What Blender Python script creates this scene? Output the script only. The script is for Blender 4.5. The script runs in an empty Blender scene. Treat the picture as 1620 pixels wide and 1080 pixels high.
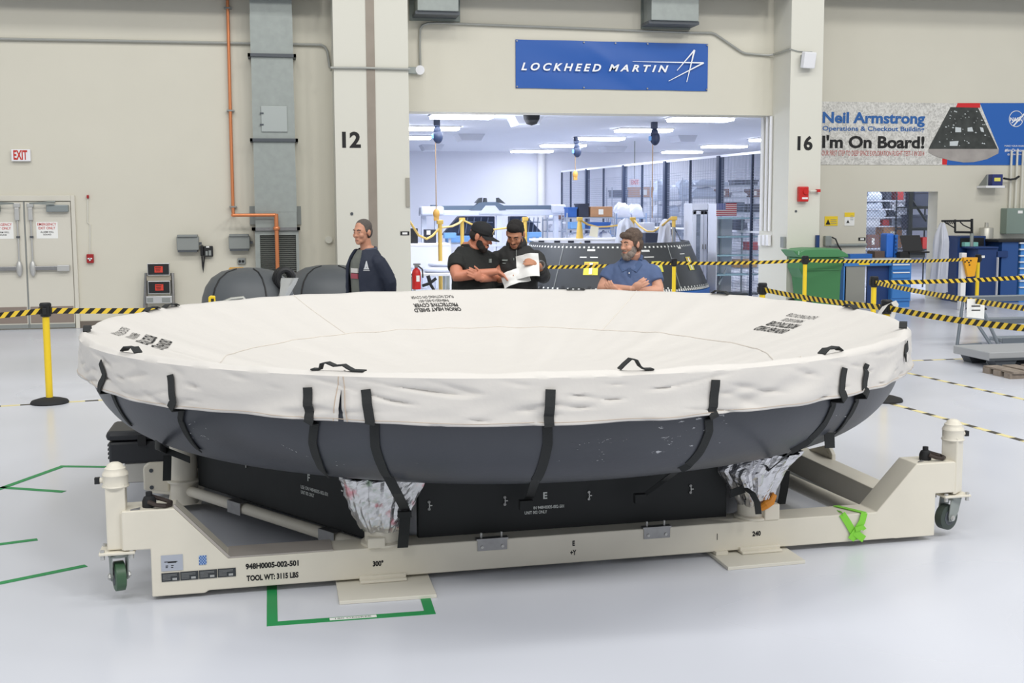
import bpy, bmesh, math, random
from mathutils import Matrix, Vector, Euler, noise
import numpy as np
SC = bpy.context.scene
COL = SC.collection
PI = math.pi
# ------------------------------------------------------------------ camera
YAW, PIT, ROL, FPX, PPY, HC = .19771, .10449, -.00432, 1850.0, 517.25, 1.94194
def cam_axes():
    f = Vector((math.sin(YAW)*math.cos(PIT), math.cos(YAW)*math.cos(PIT), -math.sin(PIT)))
    rt = Vector((math.cos(YAW), -math.sin(YAW), 0)); up = rt.cross(f)
    c, s = math.cos(ROL), math.sin(ROL)
    return c*rt+s*up, -s*rt+c*up, f
CR, CU, CF = cam_axes()
cam = bpy.data.cameras.new('camera'); cam_o = bpy.data.objects.new('camera', cam); COL.objects.link(cam_o)
cam.sensor_width = 36; cam.lens = FPX*36/1620; cam.shift_y = (PPY-540)/1620; cam.clip_end = 200
mw = Matrix((CR, CU, -CF)).transposed().to_4x4(); mw.translation = (0, 0, HC); cam_o.matrix_world = mw
SC.camera = cam_o
# ------------------------------------------------------------------ light and exposure
vs = SC.view_settings
SC.display_settings.display_device = 'sRGB'
vs.view_transform = 'Standard'; vs.look = 'None'; vs.exposure = 0.0; vs.gamma = 1.0; vs.use_curve_mapping = False
w = bpy.data.worlds.new('world'); SC.world = w; w.use_nodes = True
w.node_tree.nodes['Background'].inputs[0].default_value = (.93, .96, 1, 1)
w.node_tree.nodes['Background'].inputs[1].default_value = .5
def area(name, loc, size, power, col=(1, 1, 1), target=None, sy=None):
    l = bpy.data.lights.new(name, 'AREA'); l.energy = power; l.color = col; l.size = size
    if sy: l.shape = 'RECTANGLE'; l.size_y = sy
    o = bpy.data.objects.new(name, l); COL.objects.link(o); o.location = loc
    if target: o.rotation_euler = (Vector(target)-Vector(loc)).to_track_quat('-Z', 'Y').to_euler()
    return o
for lx in (-9, -3, 3, 9, 15):
    area('high_bay_light', (lx, -4.5, 14), 2.6, 430*(1.5 if lx > 8 else 1), (1, .985, .955), (lx*.85+.6, 9, 1))
    area('high_bay_light', (lx, 6.5, 15), 2.4, 275*(1.5 if lx > 14 else 1), (1, .99, .965), (lx*.9+.5, 17.5, 1))
# ------------------------------------------------------------------ helpers
def ray(u, v):
    return CR*((u-810)/FPX) - CU*((v-PPY)/FPX) + CF
O3 = Vector((0, 0, HC))
def aty(u, v, Y):
    d = ray(u, v); return O3 + d*(Y/d.y)
def atz(u, v, Z):
    d = ray(u, v); return O3 + d*((Z-HC)/d.z)
def atx(u, v, X):
    d = ray(u, v); return O3 + d*(X/d.x)
def lin(c):
    if isinstance(c, str):
        c = [int(c[i:i+2], 16)/255 for i in (0, 2, 4)]
    return [x/12.92 if x <= .04045 else ((x+.055)/1.055)**2.4 for x in c]
MATS = {}
def mat(name, col, rough=.6, metal=0.0, bump=0, bscale=40, var=0, vscale=6, emis=0, alpha=1, spec=.5):
    if name in MATS: return MATS[name]
    m = bpy.data.materials.new(name); m.use_nodes = True; MATS[name] = m
    nt = m.node_tree; p = nt.nodes['Principled BSDF']
    c = lin(col)+[1]
    p.inputs['Base Color'].default_value = c; p.inputs['Roughness'].default_value = rough
    p.inputs['Metallic'].default_value = metal; p.inputs['Specular IOR Level'].default_value = spec
    if emis:
        p.inputs['Emission Color'].default_value = c; p.inputs['Emission Strength'].default_value = emis
    if alpha < 1: p.inputs['Alpha'].default_value = alpha
    if bump or var:
        tc = nt.nodes.new('ShaderNodeTexCoord')
    if var:
        n = nt.nodes.new('ShaderNodeTexNoise'); n.inputs['Scale'].default_value = vscale; n.inputs['Detail'].default_value = 5
        nt.links.new(tc.outputs['Object'], n.inputs['Vector'])
        r = nt.nodes.new('ShaderNodeValToRGB')
        r.color_ramp.elements[0].position = .3; r.color_ramp.elements[1].position = .7
        r.color_ramp.elements[0].color = [x*(1-var) for x in c[:3]]+[1]
        r.color_ramp.elements[1].color = [min(1, x*(1+var)) for x in c[:3]]+[1]
        nt.links.new(n.outputs['Fac'], r.inputs['Fac']); nt.links.new(r.outputs['Color'], p.inputs['Base Color'])
    if bump:
        n = nt.nodes.new('ShaderNodeTexNoise'); n.inputs['Scale'].default_value = bscale; n.inputs['Detail'].default_value = 4
        nt.links.new(tc.outputs['Object'], n.inputs['Vector'])
        b = nt.nodes.new('ShaderNodeBump'); b.inputs['Strength'].default_value = bump; b.inputs['Distance'].default_value = .02
        nt.links.new(n.outputs['Fac'], b.inputs['Height']); nt.links.new(b.outputs['Normal'], p.inputs['Normal'])
    return m
def mnode(m):
    nt = m.node_tree; return nt, nt.nodes['Principled BSDF']
WM = {}
def setp(o, label=None, cat=None, group=None, kind=None):
    if label: o['label'] = label
    if cat: o['category'] = cat
    if group: o['group'] = group
    if kind: o['kind'] = kind
    return o
def thing(name, label, cat, loc=(0, 0, 0), rz=0, group=None):
    o = bpy.data.objects.new(name, None); COL.objects.link(o)
    o.empty_display_size = .1; o.location = loc; o.rotation_euler = (0, 0, rz)
    WM[o.name] = Matrix.Translation(Vector(loc)) @ Matrix.Rotation(rz, 4, 'Z')
    return setp(o, label, cat, group)
def mx(o): return WM[o.name]
class B:
    """collects shapes; go() links them as ONE mesh object"""
    def __init__(s, m=None):
        s.v = []; s.f = []; s.mi = []; s.uv = {}; s.m = m; s.cur = 0; s.cuts = []
    def add(s, vs, fs):
        o = len(s.v)
        for v in vs:
            v = Vector(v); s.v.append(s.m @ v if s.m else v)
        for f in fs: s.f.append([i+o for i in f]); s.mi.append(s.cur)
        return s
    def box(s, x0, x1, y0, y1, z0, z1):
        return s.add([(x0, y0, z0), (x1, y0, z0), (x1, y1, z0), (x0, y1, z0), (x0, y0, z1), (x1, y0, z1), (x1, y1, z1), (x0, y1, z1)],
                     [(3, 2, 1, 0), (4, 5, 6, 7), (0, 1, 5, 4), (1, 2, 6, 5), (2, 3, 7, 6), (3, 0, 4, 7)])
    def ob(s, c, sz, rot=(0, 0, 0)):
        R = Euler(rot).to_matrix() if not isinstance(rot, Matrix) else rot
        hx, hy, hz = [a/2 for a in sz]; c = Vector(c)
        P = [(-hx, -hy, -hz), (hx, -hy, -hz), (hx, hy, -hz), (-hx, hy, -hz), (-hx, -hy, hz), (hx, -hy, hz), (hx, hy, hz), (-hx, hy, hz)]
        return s.add([c+R @ Vector(p) for p in P], [(3, 2, 1, 0), (4, 5, 6, 7), (0, 1, 5, 4), (1, 2, 6, 5), (2, 3, 7, 6), (3, 0, 4, 7)])
    def prism(s, pts, ax, a, b):
        n = len(pts)
        mk = {'x': lambda p, t: (t, p[0], p[1]), 'y': lambda p, t: (p[0], t, p[1]), 'z': lambda p, t: (p[0], p[1], t)}[ax]
        vs = [mk(p, a) for p in pts]+[mk(p, b) for p in pts]
        return s.add(vs, [tuple(range(n)), tuple(range(2*n-1, n-1, -1))]+[(i, i+n, (i+1) % n+n, (i+1) % n) for i in range(n)])
    def rings(s, R, caps=True, closed=False):
        n = len(R[0]); vs = [p for r in R for p in r]; fs = []
        k = len(R)
        for i in range(k if closed else k-1):
            a = i*n; b = ((i+1) % k)*n
            for j in range(n):
                fs.append((a+j, a+(j+1) % n, b+(j+1) % n, b+j))
        if caps and not closed:
            fs.append(tuple(range(n-1, -1, -1))); fs.append(tuple(range((k-1)*n, k*n)))
        return s.add(vs, fs)
    def tube(s, pts, r, n=8, closed=False, flat=None):
        pts = [Vector(p) for p in pts]; k = len(pts)
        rs = r if isinstance(r, (list, tuple)) else [r]*k
        R = []; up = None
        for i in range(k):
            a = pts[i-1] if (i > 0 or closed) else pts[i]; b = pts[(i+1) % k] if (i < k-1 or closed) else pts[i]
            t = (b-a)
            t = t.normalized() if t.length > 1e-9 else Vector((0, 0, 1))
            if up is None:
                up = Vector((0, 0, 1)) if abs(t.z) < .9 else Vector((0, 1, 0))
            x = t.cross(up)
            if x.length < 1e-6: x = t.orthogonal()
            x.normalize(); up = x.cross(t).normalized()
            q = flat or 1
            R.append([pts[i]+rs[i]*(x*math.cos(2*PI*j/n)+up*q*math.sin(2*PI*j/n)) for j in range(n)])
        return s.rings(R, True, closed)
    def cyl(s, a, b, r, r2=None, n=16):
        return s.tube([a, b], [r, r if r2 is None else r2], n)
    def lathe(s, c, pr, n=24, a0=0, a1=2*PI):
        full = abs(a1-a0-2*PI) < 1e-6; k = n if full else n+1
        vs = []; fs = []
        for (r, z) in pr:
            for j in range(k):
                a = a0+(a1-a0)*j/n; vs.append((c[0]+r*math.cos(a), c[1]+r*math.sin(a), c[2]+z))
        for i in range(len(pr)-1):
            for j in range(n):
                j2 = (j+1) % k
                fs.append((i*k+j, i*k+j2, (i+1)*k+j2, (i+1)*k+j))
        if full:
            if pr[0][0] > 1e-6: fs.append(tuple(range(k-1, -1, -1)))
            if pr[-1][0] > 1e-6: fs.append(tuple(range((len(pr)-1)*k, len(pr)*k)))
        return s.add(vs, fs)
    def ell(s, c, r, n=16, m=10, rot=None):
        c = Vector(c); R = rot if rot else Matrix.Identity(3)
        rr = r if isinstance(r, (list, tuple)) else (r, r, r)
        vs = [c+R @ Vector((0, 0, -rr[2]))]
        for i in range(1, m):
            ph = -PI/2+PI*i/m
            for j in range(n):
                t = 2*PI*j/n
                vs.append(c+R @ Vector((rr[0]*math.cos(ph)*math.cos(t), rr[1]*math.cos(ph)*math.sin(t), rr[2]*math.sin(ph))))
        vs.append(c+R @ Vector((0, 0, rr[2])))
        fs = [(0, 1+(j+1) % n, 1+j) for j in range(n)]
        for i in range(m-2):
            for j in range(n): fs.append((1+i*n+j, 1+i*n+(j+1) % n, 1+(i+1)*n+(j+1) % n, 1+(i+1)*n+j))
        L = len(vs)-1; b = 1+(m-2)*n
        fs += [(b+j, b+(j+1) % n, L) for j in range(n)]
        return s.add(vs, fs)
    def strip(s, pts, wv, th, nv=None):
        """flat webbing along pts; wv = width vector (or list); thickness th; UV: u = metres along, v = metres across"""
        pts = [Vector(p) for p in pts]; k = len(pts)
        W = [Vector(x) for x in wv] if isinstance(wv, list) else [Vector(wv)]*k
        acc = 0; vs = []; uvs = []
        for i in range(k):
            if i: acc += (pts[i]-pts[i-1]).length
            t = (pts[min(i+1, k-1)]-pts[max(i-1, 0)])
            nn = t.cross(W[i]); nn = nn.normalized() if nn.length > 1e-9 else Vector((0, 0, 1))
            w2 = W[i]/2; L = W[i].length
            for q, vv in ((-1, 0), (1, L)):
                vs.append(pts[i]+w2*q+nn*th/2); uvs.append((acc, vv))
            for q, vv in ((1, L), (-1, 0)):
                vs.append(pts[i]+w2*q-nn*th/2); uvs.append((acc, vv))
        fs = []
        for i in range(k-1):
            a = i*4; b = a+4
            for j in range(4): fs.append((a+j, a+(j+1) % 4, b+(j+1) % 4, b+j))
        fs.append((3, 2, 1, 0)); e = (k-1)*4; fs.append((e, e+1, e+2, e+3))
        o = len(s.v)
        for i, u in enumerate(uvs): s.uv[o+i] = u
        return s.add(vs, fs)
    def cut(s):
        """what follows is another piece: go() links every piece as an object of its own"""
        if s.v and (not s.cuts or s.cuts[-1][0] < len(s.v)): s.cuts.append((len(s.v), len(s.f)))
        return s
    def go(s, name, mats, parent=None, smooth=False, **k):
        s.cut(); c = s.cuts
        if len(c) == 1: return s._go(name, mats, parent, smooth, **k)
        a = (0, 0); r = None
        for e in c:
            q = B(); q.v = s.v[a[0]:e[0]]; q.f = [[i-a[0] for i in f] for f in s.f[a[1]:e[1]]]; q.mi = s.mi[a[1]:e[1]]
            q.uv = {i-a[0]: u for i, u in s.uv.items() if a[0] <= i < e[0]}
            r = q._go(name, mats, parent, smooth, **k); a = e
        return r
    def _go(s, name, mats, parent=None, smooth=False, bevel=0, label=None, cat=None, group=None, kind=None, subs=0, sharp=None):
        me = bpy.data.meshes.new(name)
        if parent is not None:
            W = WM[parent.name]; inv = W.inverted(); vs = [inv @ v for v in s.v]
        else:
            xs = [v.x for v in s.v]; ys = [v.y for v in s.v]; zs = [v.z for v in s.v]
            loc = Vector(((min(xs)+max(xs))/2, (min(ys)+max(ys))/2, min(zs))); W = Matrix.Translation(loc); vs = [v-loc for v in s.v]
        me.from_pydata([tuple(v) for v in vs], [], s.f)
        ml = mats if isinstance(mats, (list, tuple)) else [mats]
        for m in ml: me.materials.append(m)
        if len(ml) > 1: me.polygons.foreach_set('material_index', s.mi)
        if s.uv:
            ul = me.uv_layers.new(name='UVMap')
            for l in me.loops: ul.data[l.index].uv = s.uv.get(l.vertex_index, (0, 0))
        bm = bmesh.new(); bm.from_mesh(me); bmesh.ops.recalc_face_normals(bm, faces=bm.faces); bm.to_mesh(me); bm.free()
        if smooth:
            me.polygons.foreach_set('use_smooth', [True]*len(me.polygons))
            if sharp is None: sharp = 40
            me.set_sharp_from_angle(angle=math.radians(sharp))
        me.update()
        o = bpy.data.objects.new(name, me); COL.objects.link(o)
        WM[o.name] = W
        if parent is not None: o.parent = parent
        else: o.location = W.translation
        if bevel:
            b = o.modifiers.new('bevel', 'BEVEL'); b.width = bevel; b.segments = 2; b.limit_method = 'ANGLE'; b.angle_limit = .6
        if subs:
            b = o.modifiers.new('sub', 'SUBSURF'); b.levels = subs; b.render_levels = subs
        return setp(o, label, cat, group, kind)
def struct(b, name, m, **k): return b.go(name, m, kind='structure', **k)
def copy_tree(root, loc=None, rz=None, label=None, group=None):
    c = root.copy(); COL.objects.link(c); WM[c.name] = WM[root.name]
    if loc is not None: c.location = loc
    if rz is not None: c.rotation_euler = (0, 0, rz)
    if label: c['label'] = label
    if group: c['group'] = group
    for ch in list(root.children):
        d = ch.copy(); COL.objects.link(d); d.parent = c
        for g in list(ch.children):
            e = g.copy(); COL.objects.link(e); e.parent = d
    return c
_tc = {}
def text_geo(s, bold=0, shear=0, space=1):
    k = (s, bold, shear, space)
    if k in _tc: return _tc[k]
    cu = bpy.data.curves.new('t', 'FONT'); cu.body = s; cu.size = 1; cu.offset = bold; cu.shear = shear; cu.space_character = space
    cu.resolution_u = 3; cu.align_x = 'LEFT'
    ob = bpy.data.objects.new('t', cu); COL.objects.link(ob)
    me = bpy.data.meshes.new_from_object(ob)
    vs = [v.co.copy() for v in me.vertices]; fs = [tuple(p.vertices) for p in me.polygons]
    bpy.data.objects.remove(ob); bpy.data.meshes.remove(me); bpy.data.curves.remove(cu)
    x0 = min(v.x for v in vs); x1 = max(v.x for v in vs)
    y0 = 0.0; y1 = max(v.y for v in vs)
    _tc[k] = (vs, fs, x0, x1, y0, y1); return _tc[k]
def text(b, s, P, X, Y, width=None, height=None, bold=.01, shear=0, space=1, center=False, drape=None):
    """adds lettering to builder b: P = left end of baseline, X/Y = unit directions"""
    vs, fs, x0, x1, y0, y1 = text_geo(s, bold, shear, space)
    P = Vector(P); X = Vector(X); Y = Vector(Y)
    sy = height/(y1-y0) if height else None; sx = width/(x1-x0) if width else sy
    if sy is None: sy = sx
    off = -(x1-x0)*sx/2 if center else 0
    out = [P+X*((v.x-x0)*sx+off)+Y*((v.y-y0)*sy) for v in vs]
    if drape: out = [drape(p) for p in out]
    b.cut(); b.add(out, fs); return b.cut()
def ptext(b, s, u0, u1, vb, vt, Yp, d=.004, **k):
    """lettering on a wall plane y = Yp spanning pixels u0..u1, baseline vb, cap line vt"""
    p0 = aty(u0, vb, Yp-d); p1 = aty(u1, vb, Yp-d); p2 = aty(u0, vt, Yp-d)
    return text(b, s, (p0.x, Yp-d, p0.z), (1, 0, 0), (0, 0, 1), width=p1.x-p0.x, height=p2.z-p0.z, **k)
def pbox(b, u0, v0, u1, v1, Y0, Y1):
    """box whose front face (plane y=Y0) covers the pixel rectangle"""
    a = aty(u0, v1, Y0); c = aty(u1, v0, Y0); a2 = aty(u0, v0, Y0)
    return b.box(a2.x, c.x, Y0, Y1, a.z, c.z)
# ------------------------------------------------------------------ materials
M_wall = mat('painted_wall', 'd2cebf', .75, bump=.03, bscale=30, var=.015, vscale=1.2)
M_pill = mat('painted_pillar', 'd6d4c8', .7, bump=.02, bscale=30)
M_white = mat('white_paint', 'e8e8ea', .6)
M_roomw = mat('storeroom_wall_paint', 'e6e8f2', .7)
M_cream = mat('cream_enamel', 'e2dccc', .38, bump=.015, bscale=60, var=.02, vscale=5)
M_black = mat('black_plastic', '18191b', .5)
M_rub = mat('black_rubber', '202123', .75)
M_web = mat('black_webbing', '2a2c2c', .85, bump=.2, bscale=300)
M_steel = mat('bare_steel', '9a9a9a', .35, .9, var=.1, vscale=20)
M_galv = mat('galvanised_sheet', '9aa09c', .55, .35, var=.06, vscale=9)
M_gray = mat('grey_enamel', '8b8f8c', .5)
M_dgray = mat('dark_grey_enamel', '4d5257', .5)
M_yel = mat('yellow_paint', 'f2cf2a', .4)
M_red = mat('red_enamel', 'c41f1c', .35)
M_blue = mat('blue_enamel', '2766b4', .4)
M_navy = mat('dark_blue_enamel', '1d3a6e', .4)
M_lblue = mat('light_blue_plastic', '7fb2ea', .45)
M_green = mat('green_tape', '1f8f4e', .5)
M_paper = mat('white_paper', 'eeeeea', .7)
M_ink = mat('black_ink', '1a1a1a', .7)
M_wink = mat('white_ink', 'd8dcd8', .7)
M_copper = mat('copper_pipe', 'd98a5c', .38, .55)
M_card = mat('cardboard', 'b98d6a', .8, var=.06)
M_cond = mat('steel_conduit', 'a3a49e', .4, .4)
def stripes(name, c1, c2, per, rough=.5, slope=1.0, duty=.5):
    m = mat(name, c1, rough); nt, p = mnode(m)
    uv = nt.nodes.new('ShaderNodeUVMap'); sp = nt.nodes.new('ShaderNodeSeparateXYZ'); nt.links.new(uv.outputs[0], sp.inputs[0])
    a = nt.nodes.new('ShaderNodeMath'); a.operation = 'MULTIPLY'; a.inputs[1].default_value = slope; nt.links.new(sp.outputs[1], a.inputs[0])
    b = nt.nodes.new('ShaderNodeMath'); b.operation = 'ADD'; nt.links.new(sp.outputs[0], b.inputs[0]); nt.links.new(a.outputs[0], b.inputs[1])
    c = nt.nodes.new('ShaderNodeMath'); c.operation = 'DIVIDE'; c.inputs[1].default_value = per; nt.links.new(b.outputs[0], c.inputs[0])
    d = nt.nodes.new('ShaderNodeMath'); d.operation = 'FRACT'; nt.links.new(c.outputs[0], d.inputs[0])
    e = nt.nodes.new('ShaderNodeMath'); e.operation = 'LESS_THAN'; e.inputs[1].default_value = duty; nt.links.new(d.outputs[0], e.inputs[0])
    x = nt.nodes.new('ShaderNodeMix'); x.data_type = 'RGBA'; x.inputs[6].default_value = lin(c1)+[1]; x.inputs[7].default_value = lin(c2)+[1]
    nt.links.new(e.outputs[0], x.inputs[0]); nt.links.new(x.outputs[2], p.inputs['Base Color'])
    return m
M_tape = stripes('barrier_belt_stripes', 'f0cb3c', '1d1b18', .105, .6, 1.0)
M_tape2 = stripes('barrier_belt_stripes_mirrored', 'f0cb3c', '1d1b18', .105, .6, -1.0)
M_ftape = stripes('floor_tape_dashes', 'e6d9a0', '4a463a', .30, .6, 0.0, .42)
# ------------------------------------------------------------------ the setting
WL, PF, WR = 19.66, 18.94, 21.4          # wall plane, pillar front plane, right wall plane
LB = 37.9; CZ = 3.65                      # storeroom back wall and ceiling height
m = mat('polished_floor', 'dcdde3', .22, spec=.45)
nt, p = mnode(m)
tc = nt.nodes.new('ShaderNodeTexCoord'); n = nt.nodes.new('ShaderNodeTexNoise'); n.inputs['Scale'].default_value = .4; n.inputs['Detail'].default_value = 1.5
nt.links.new(tc.outputs['Object'], n.inputs['Vector'])
r = nt.nodes.new('ShaderNodeValToRGB'); r.color_ramp.elements[0].position = .35; r.color_ramp.elements[1].position = .7
r.color_ramp.elements[0].color = lin('cbced6')+[1]; r.color_ramp.elements[1].color = lin('dcdfe8')+[1]
nt.links.new(n.outputs['Fac'], r.inputs['Fac']); nt.links.new(r.outputs['Color'], p.inputs['Base Color'])
r2 = nt.nodes.new('ShaderNodeMapRange'); r2.inputs[3].default_value = .16; r2.inputs[4].default_value = .34
nt.links.new(n.outputs['Fac'], r2.inputs[0]); nt.links.new(r2.outputs[0], p.inputs['Roughness'])
M_floor = m
struct(B().box(-40, 40, -22, 45, -.2, 0), 'floor', M_floor)
pl0, pl1 = .946, 2.126; pr0, pr1 = 8.655, 9.245
struct(B().box(-16, pl0+.1, WL, WL+.4, 0, 10), 'wall_left', M_wall)
struct(B().box(pl0+.1, pr0, WL, 20.15, 3.486, 10).box(pl0+.1, pl1-.05, WL, 20.15, 0, 3.486), 'wall_middle', M_wall)
wp = struct(B().box(pl0, pl1, PF, WL, 0, 10), 'wall_pillar_left', M_pill)
wq = struct(B().box(pr0, pr1, PF, 20.15, 0, 10), 'wall_pillar_right', M_pill)
dr0, dr1 = aty(1372, 303, WR).x, aty(1484, 303, WR).x; drz = aty(1430, 303, WR).z
struct(B().box(pr1+.45, dr0, WR, WR+.35, 0, 10).box(pr1+.25, pr1+.45, 20.0, WR+.35, 0, 10).box(pr1-.05, pr1+.25, 20.02, 20.14, 0, 10).box(dr1, 22, WR, WR+.35, 0, 10).box(dr0, dr1, WR, WR+.35, drz, 10), 'wall_right', M_wall)
struct(B().box(-3, 22, LB, LB+.2, 0, CZ+.3), 'wall_storeroom_back', M_roomw)
struct(B().box(-3.2, -3, 20.1, LB, 0, CZ+.3), 'wall_storeroom_left', M_roomw)
struct(B().box(22, 22.2, WR, LB, 0, CZ+.3), 'wall_storeroom_right', M_roomw)
mc = mat('ceiling_planks', 'dfe2ec', .6)
nt, p = mnode(mc)
tc = nt.nodes.new('ShaderNodeTexCoord'); wv = nt.nodes.new('ShaderNodeTexWave'); wv.bands_direction = 'Y'; wv.inputs['Scale'].default_value = 1.6
nt.links.new(tc.outputs['Object'], wv.inputs['Vector'])
bp = nt.nodes.new('ShaderNodeBump'); bp.inputs['Strength'].default_value = .5; bp.inputs['Distance'].default_value = .03
nt.links.new(wv.outputs['Fac'], bp.inputs['Height']); nt.links.new(bp.outputs['Normal'], p.inputs['Normal'])
struct(B().box(-3, 9.2, 20.15, LB, CZ, CZ+.2).box(9.2, 22, WR+.3, LB, CZ, CZ+.2), 'ceiling', mc)
# beams under the hall roof, above the frame: they shade the top of each wall bay
struct(B().box(-16, pl0-.1, WL-.72, WL-.3, 5.25, 6.1), 'trim_1', M_dgray)
struct(B().box(pl1+.1, pr0-.1, WL-.72, WL-.3, 5.45, 6.3), 'trim_2', M_dgray)
struct(B().box(pr1+.1, 22, WR-.9, WR-.4, 5.98, 6.8), 'trim_3', M_dgray)
a = aty(578, 10, PF); c_ = aty(591.5, 10, PF)
struct(B().box(a.x, c_.x, PF-.012, PF+.02, 0, 9), 'trim_4', mat('bronze_strip', '948a7e', .5, .2, var=.08, vscale=3))
b = B(); pbox(b, 642, 281, 648, 327, PF-.03, PF)
struct(b, 'trim_5', mat('dull_steel_guard', 'a9a498', .45, .4))
a = aty(127, 512, WL)
struct(B().box(a.x, pl0, WL-.015, WL, 0, .11), 'baseboard_left', mat('vinyl_skirting', '6e655b', .6))
# column numbers
b = B(); ptext(b, '12', 541.5, 571, 232.5, 208, PF, bold=.035)
b.go('lettering', M_ink, wp)
b = B(); ptext(b, '16', 1261.5, 1285.5, 236.5, 214.5, PF, bold=.035)
b.go('lettering', M_ink, wq)
# dots and small plates on the pillars
for (u, v, Y, par, r) in ((556.5, 338, PF, wp, .025), (621.5, 435, PF, wp, .028), (1259, 334, PF, wq, .02)):
    q = aty(u, v, Y); B().cyl((q.x, Y-.012, q.z), (q.x, Y+.01, q.z), r, n=12).go('plug', M_dgray, par)
for (u0, u1, v0, v1, Y, par) in ((633.5, 647.5, 366, 372, PF, wp),):
    b = B(); pbox(b, u0, v0, u1, v1, Y-.01, Y); q = b.go('plate', M_ink, par)
    b = B(); pbox(b, u0+3, v0+1.4, u1-3, v0+4.6, Y-.014, Y-.009); b.go('plate_panel', M_paper, q)
b = B(); pbox(b, 1358.5, 375.5, 1369.5, 380.5, WR-.012, WR); q = b.go('wall_plate', M_ink, None, label='small black and white plate left of the storeroom doorway', cat='plate')
b = B(); pbox(b, 1361, 376.5, 1367, 379.5, WR-.016, WR-.011); b.go('plate_panel', M_paper, q)
# storeroom opening: conduits and switch box on the right jamb
for k, (u, ub) in enumerate(((1206.5, 1204), (1212.5, 1210.5), (1219.5, 1216.5))):
    Y = 20.0-.2*k
    X = pr0-.035; q = atx(ub, 380, X)
    b = B().tube([(X, q.y, 3.47), (X, q.y, .9+.55)], .028, 8)
    b.go('conduit', M_white, None, True, label=('white conduit on the doorway jamb, furthest from the pillar number 16' if k == 0 else 'white conduit on the doorway jamb, middle of the three' if k == 1 else 'white conduit on the doorway jamb, next to the grey box'), cat='pipe', group='conduits on the jamb')
    bb = B().ob((X-.012, q.y, q.z), (.06, .1, .19)); bb.go('conduit_box', M_white, None, bevel=.006, label='white box under the %s jamb conduit' % ('furthest', 'middle', 'nearest')[k], cat='box')
q = atx(1217.5, 381, pr0-.02)
B().box(pr0-.05, pr0, 18.98, 19.12, q.z-.1, q.z+.09).go('switch_box', M_gray, None, bevel=.006, label='small grey switch box on the pillar side by the conduits', cat='box')
# ------------------------------------------------------------------ left double door
dx = aty(38, 319, WL).x; dxr = aty(112.5, 319, WL).x; dw = dxr-dx; dz = aty(75, 318, WL).z
ft = aty(75, 309, WL).z; fo = aty(118.7, 312, WL).x-dxr
D1 = thing('door_1', None, None, (dx, WL, 0)); D1['kind'] = 'structure'
M_door = mat('door_paint', 'd3cfc2', .55)
B().box(dx-dw-fo, dx-dw, WL-.05, WL, 0, ft).box(dxr, dxr+fo, WL-.05, WL, 0, ft).box(dx-dw, dxr, WL-.05, WL, dz, ft).go('door_frame', M_door, D1, bevel=.006)
for s in (-1, 1):
    x0, x1 = (dx+.012, dxr-.012) if s > 0 else (dx-dw+.012, dx-.012)
    lf = B().box(x0, x1, WL-.03, WL-.002, .02, dz-.01).go('door_leaf', M_door, D1)
    B().box(x0+.015, x1-.015, WL-.036, WL-.03, .1, .36).go('kick_plate', mat('brown_kick_plate', '8f8177', .5, .1), lf)
    B().box(x0, x1, WL-.04, WL-.03, .02, .08).go('door_sweep', M_gray, lf)
    xi = dx+s*.1; hb = .97
    B().box(min(xi, dx+s*(dw-.06)), max(xi, dx+s*(dw-.06)), WL-.1, WL-.06, hb-.03, hb+.035).go('panic_bar', M_steel, lf, bevel=.008)
    B().box(min(dx+s*(dw-.24), dx+s*(dw-.05)), max(dx+s*(dw-.24), dx+s*(dw-.05)), WL-.115, WL-.03, hb-.05, hb+.05).go('bar_housing', mat('satin_metal', 'c3c3c0', .4, .5), lf, bevel=.01)
    B().ell((xi, WL-.075, hb), (.05, .045, .13)).go('latch_case', MATS['satin_metal'], lf, True)
    B().cyl((xi, WL-.06, hb), (xi, WL-.06, dz-.1), .014, n=8).go('vertical_rod', MATS['satin_metal'], lf, True)
    B().box(xi-.025, xi+.025, WL-.08, WL-.04, 1.45, 1.48).go('rod_guide', M_dgray, lf)
    B().box(xi-.035, xi+.035, WL-.09, WL-.03, dz-.3, dz-.1).box(xi-.05, xi+.05, WL-.07, WL-.03, dz-.1, dz-.03).go('top_latch', MATS['satin_metal'], lf, bevel=.01)
    e = dx+s*(dw-.03)
    B().box(min(e, e-s*.33), max(e, e-s*.33), WL-.12, WL-.03, dz-.17, dz-.06).go('door_closer', mat('closer_grey', '8c9494', .4, .3), lf, bevel=.012)
    B().tube([(e-s*.2, WL-.13, dz-.05), (e-s*.55, WL-.2, dz-.035), (e-s*.2, WL-.06, dz-.01)], .014, 6).go('closer_arm', M_galv, lf)
    nx = aty(86 if s > 0 else 5, 340, WL).x
    if s < 0: nx = dx-(aty(75.5, 370, WL).x-dx)+.0
    else: nx = aty(75.5, 370, WL).x
    nz = aty(76, 364, WL).z
    sg = B().box(nx-.16, nx+.16, WL-.034, WL-.03, nz-.13, nz+.13).go('notice', M_paper, lf)
    b = B()
    text(b, 'EMERGENCY', (nx, WL-.0365, nz+.075), (1, 0, 0), (0, 0, 1), width=.28, height=.04, center=True)
    text(b, 'EXIT ONLY', (nx, WL-.0365, nz+.015), (1, 0, 0), (0, 0, 1), width=.25, height=.04, center=True)
    b.go('red_lettering', M_red, sg)
    b = B()
    text(b, 'ALARM WILL', (nx, WL-.0365, nz-.04), (1, 0, 0), (0, 0, 1), width=.2, height=.025, center=True)
    text(b, 'SOUND', (nx, WL-.0365, nz-.08), (1, 0, 0), (0, 0, 1), width=.12, height=.025, center=True)
    b.go('black_lettering', M_ink, sg)
B().box(dx-.008, dx+.008, WL-.032, WL-.001, .02, dz).go('astragal', M_gray, D1)
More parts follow.
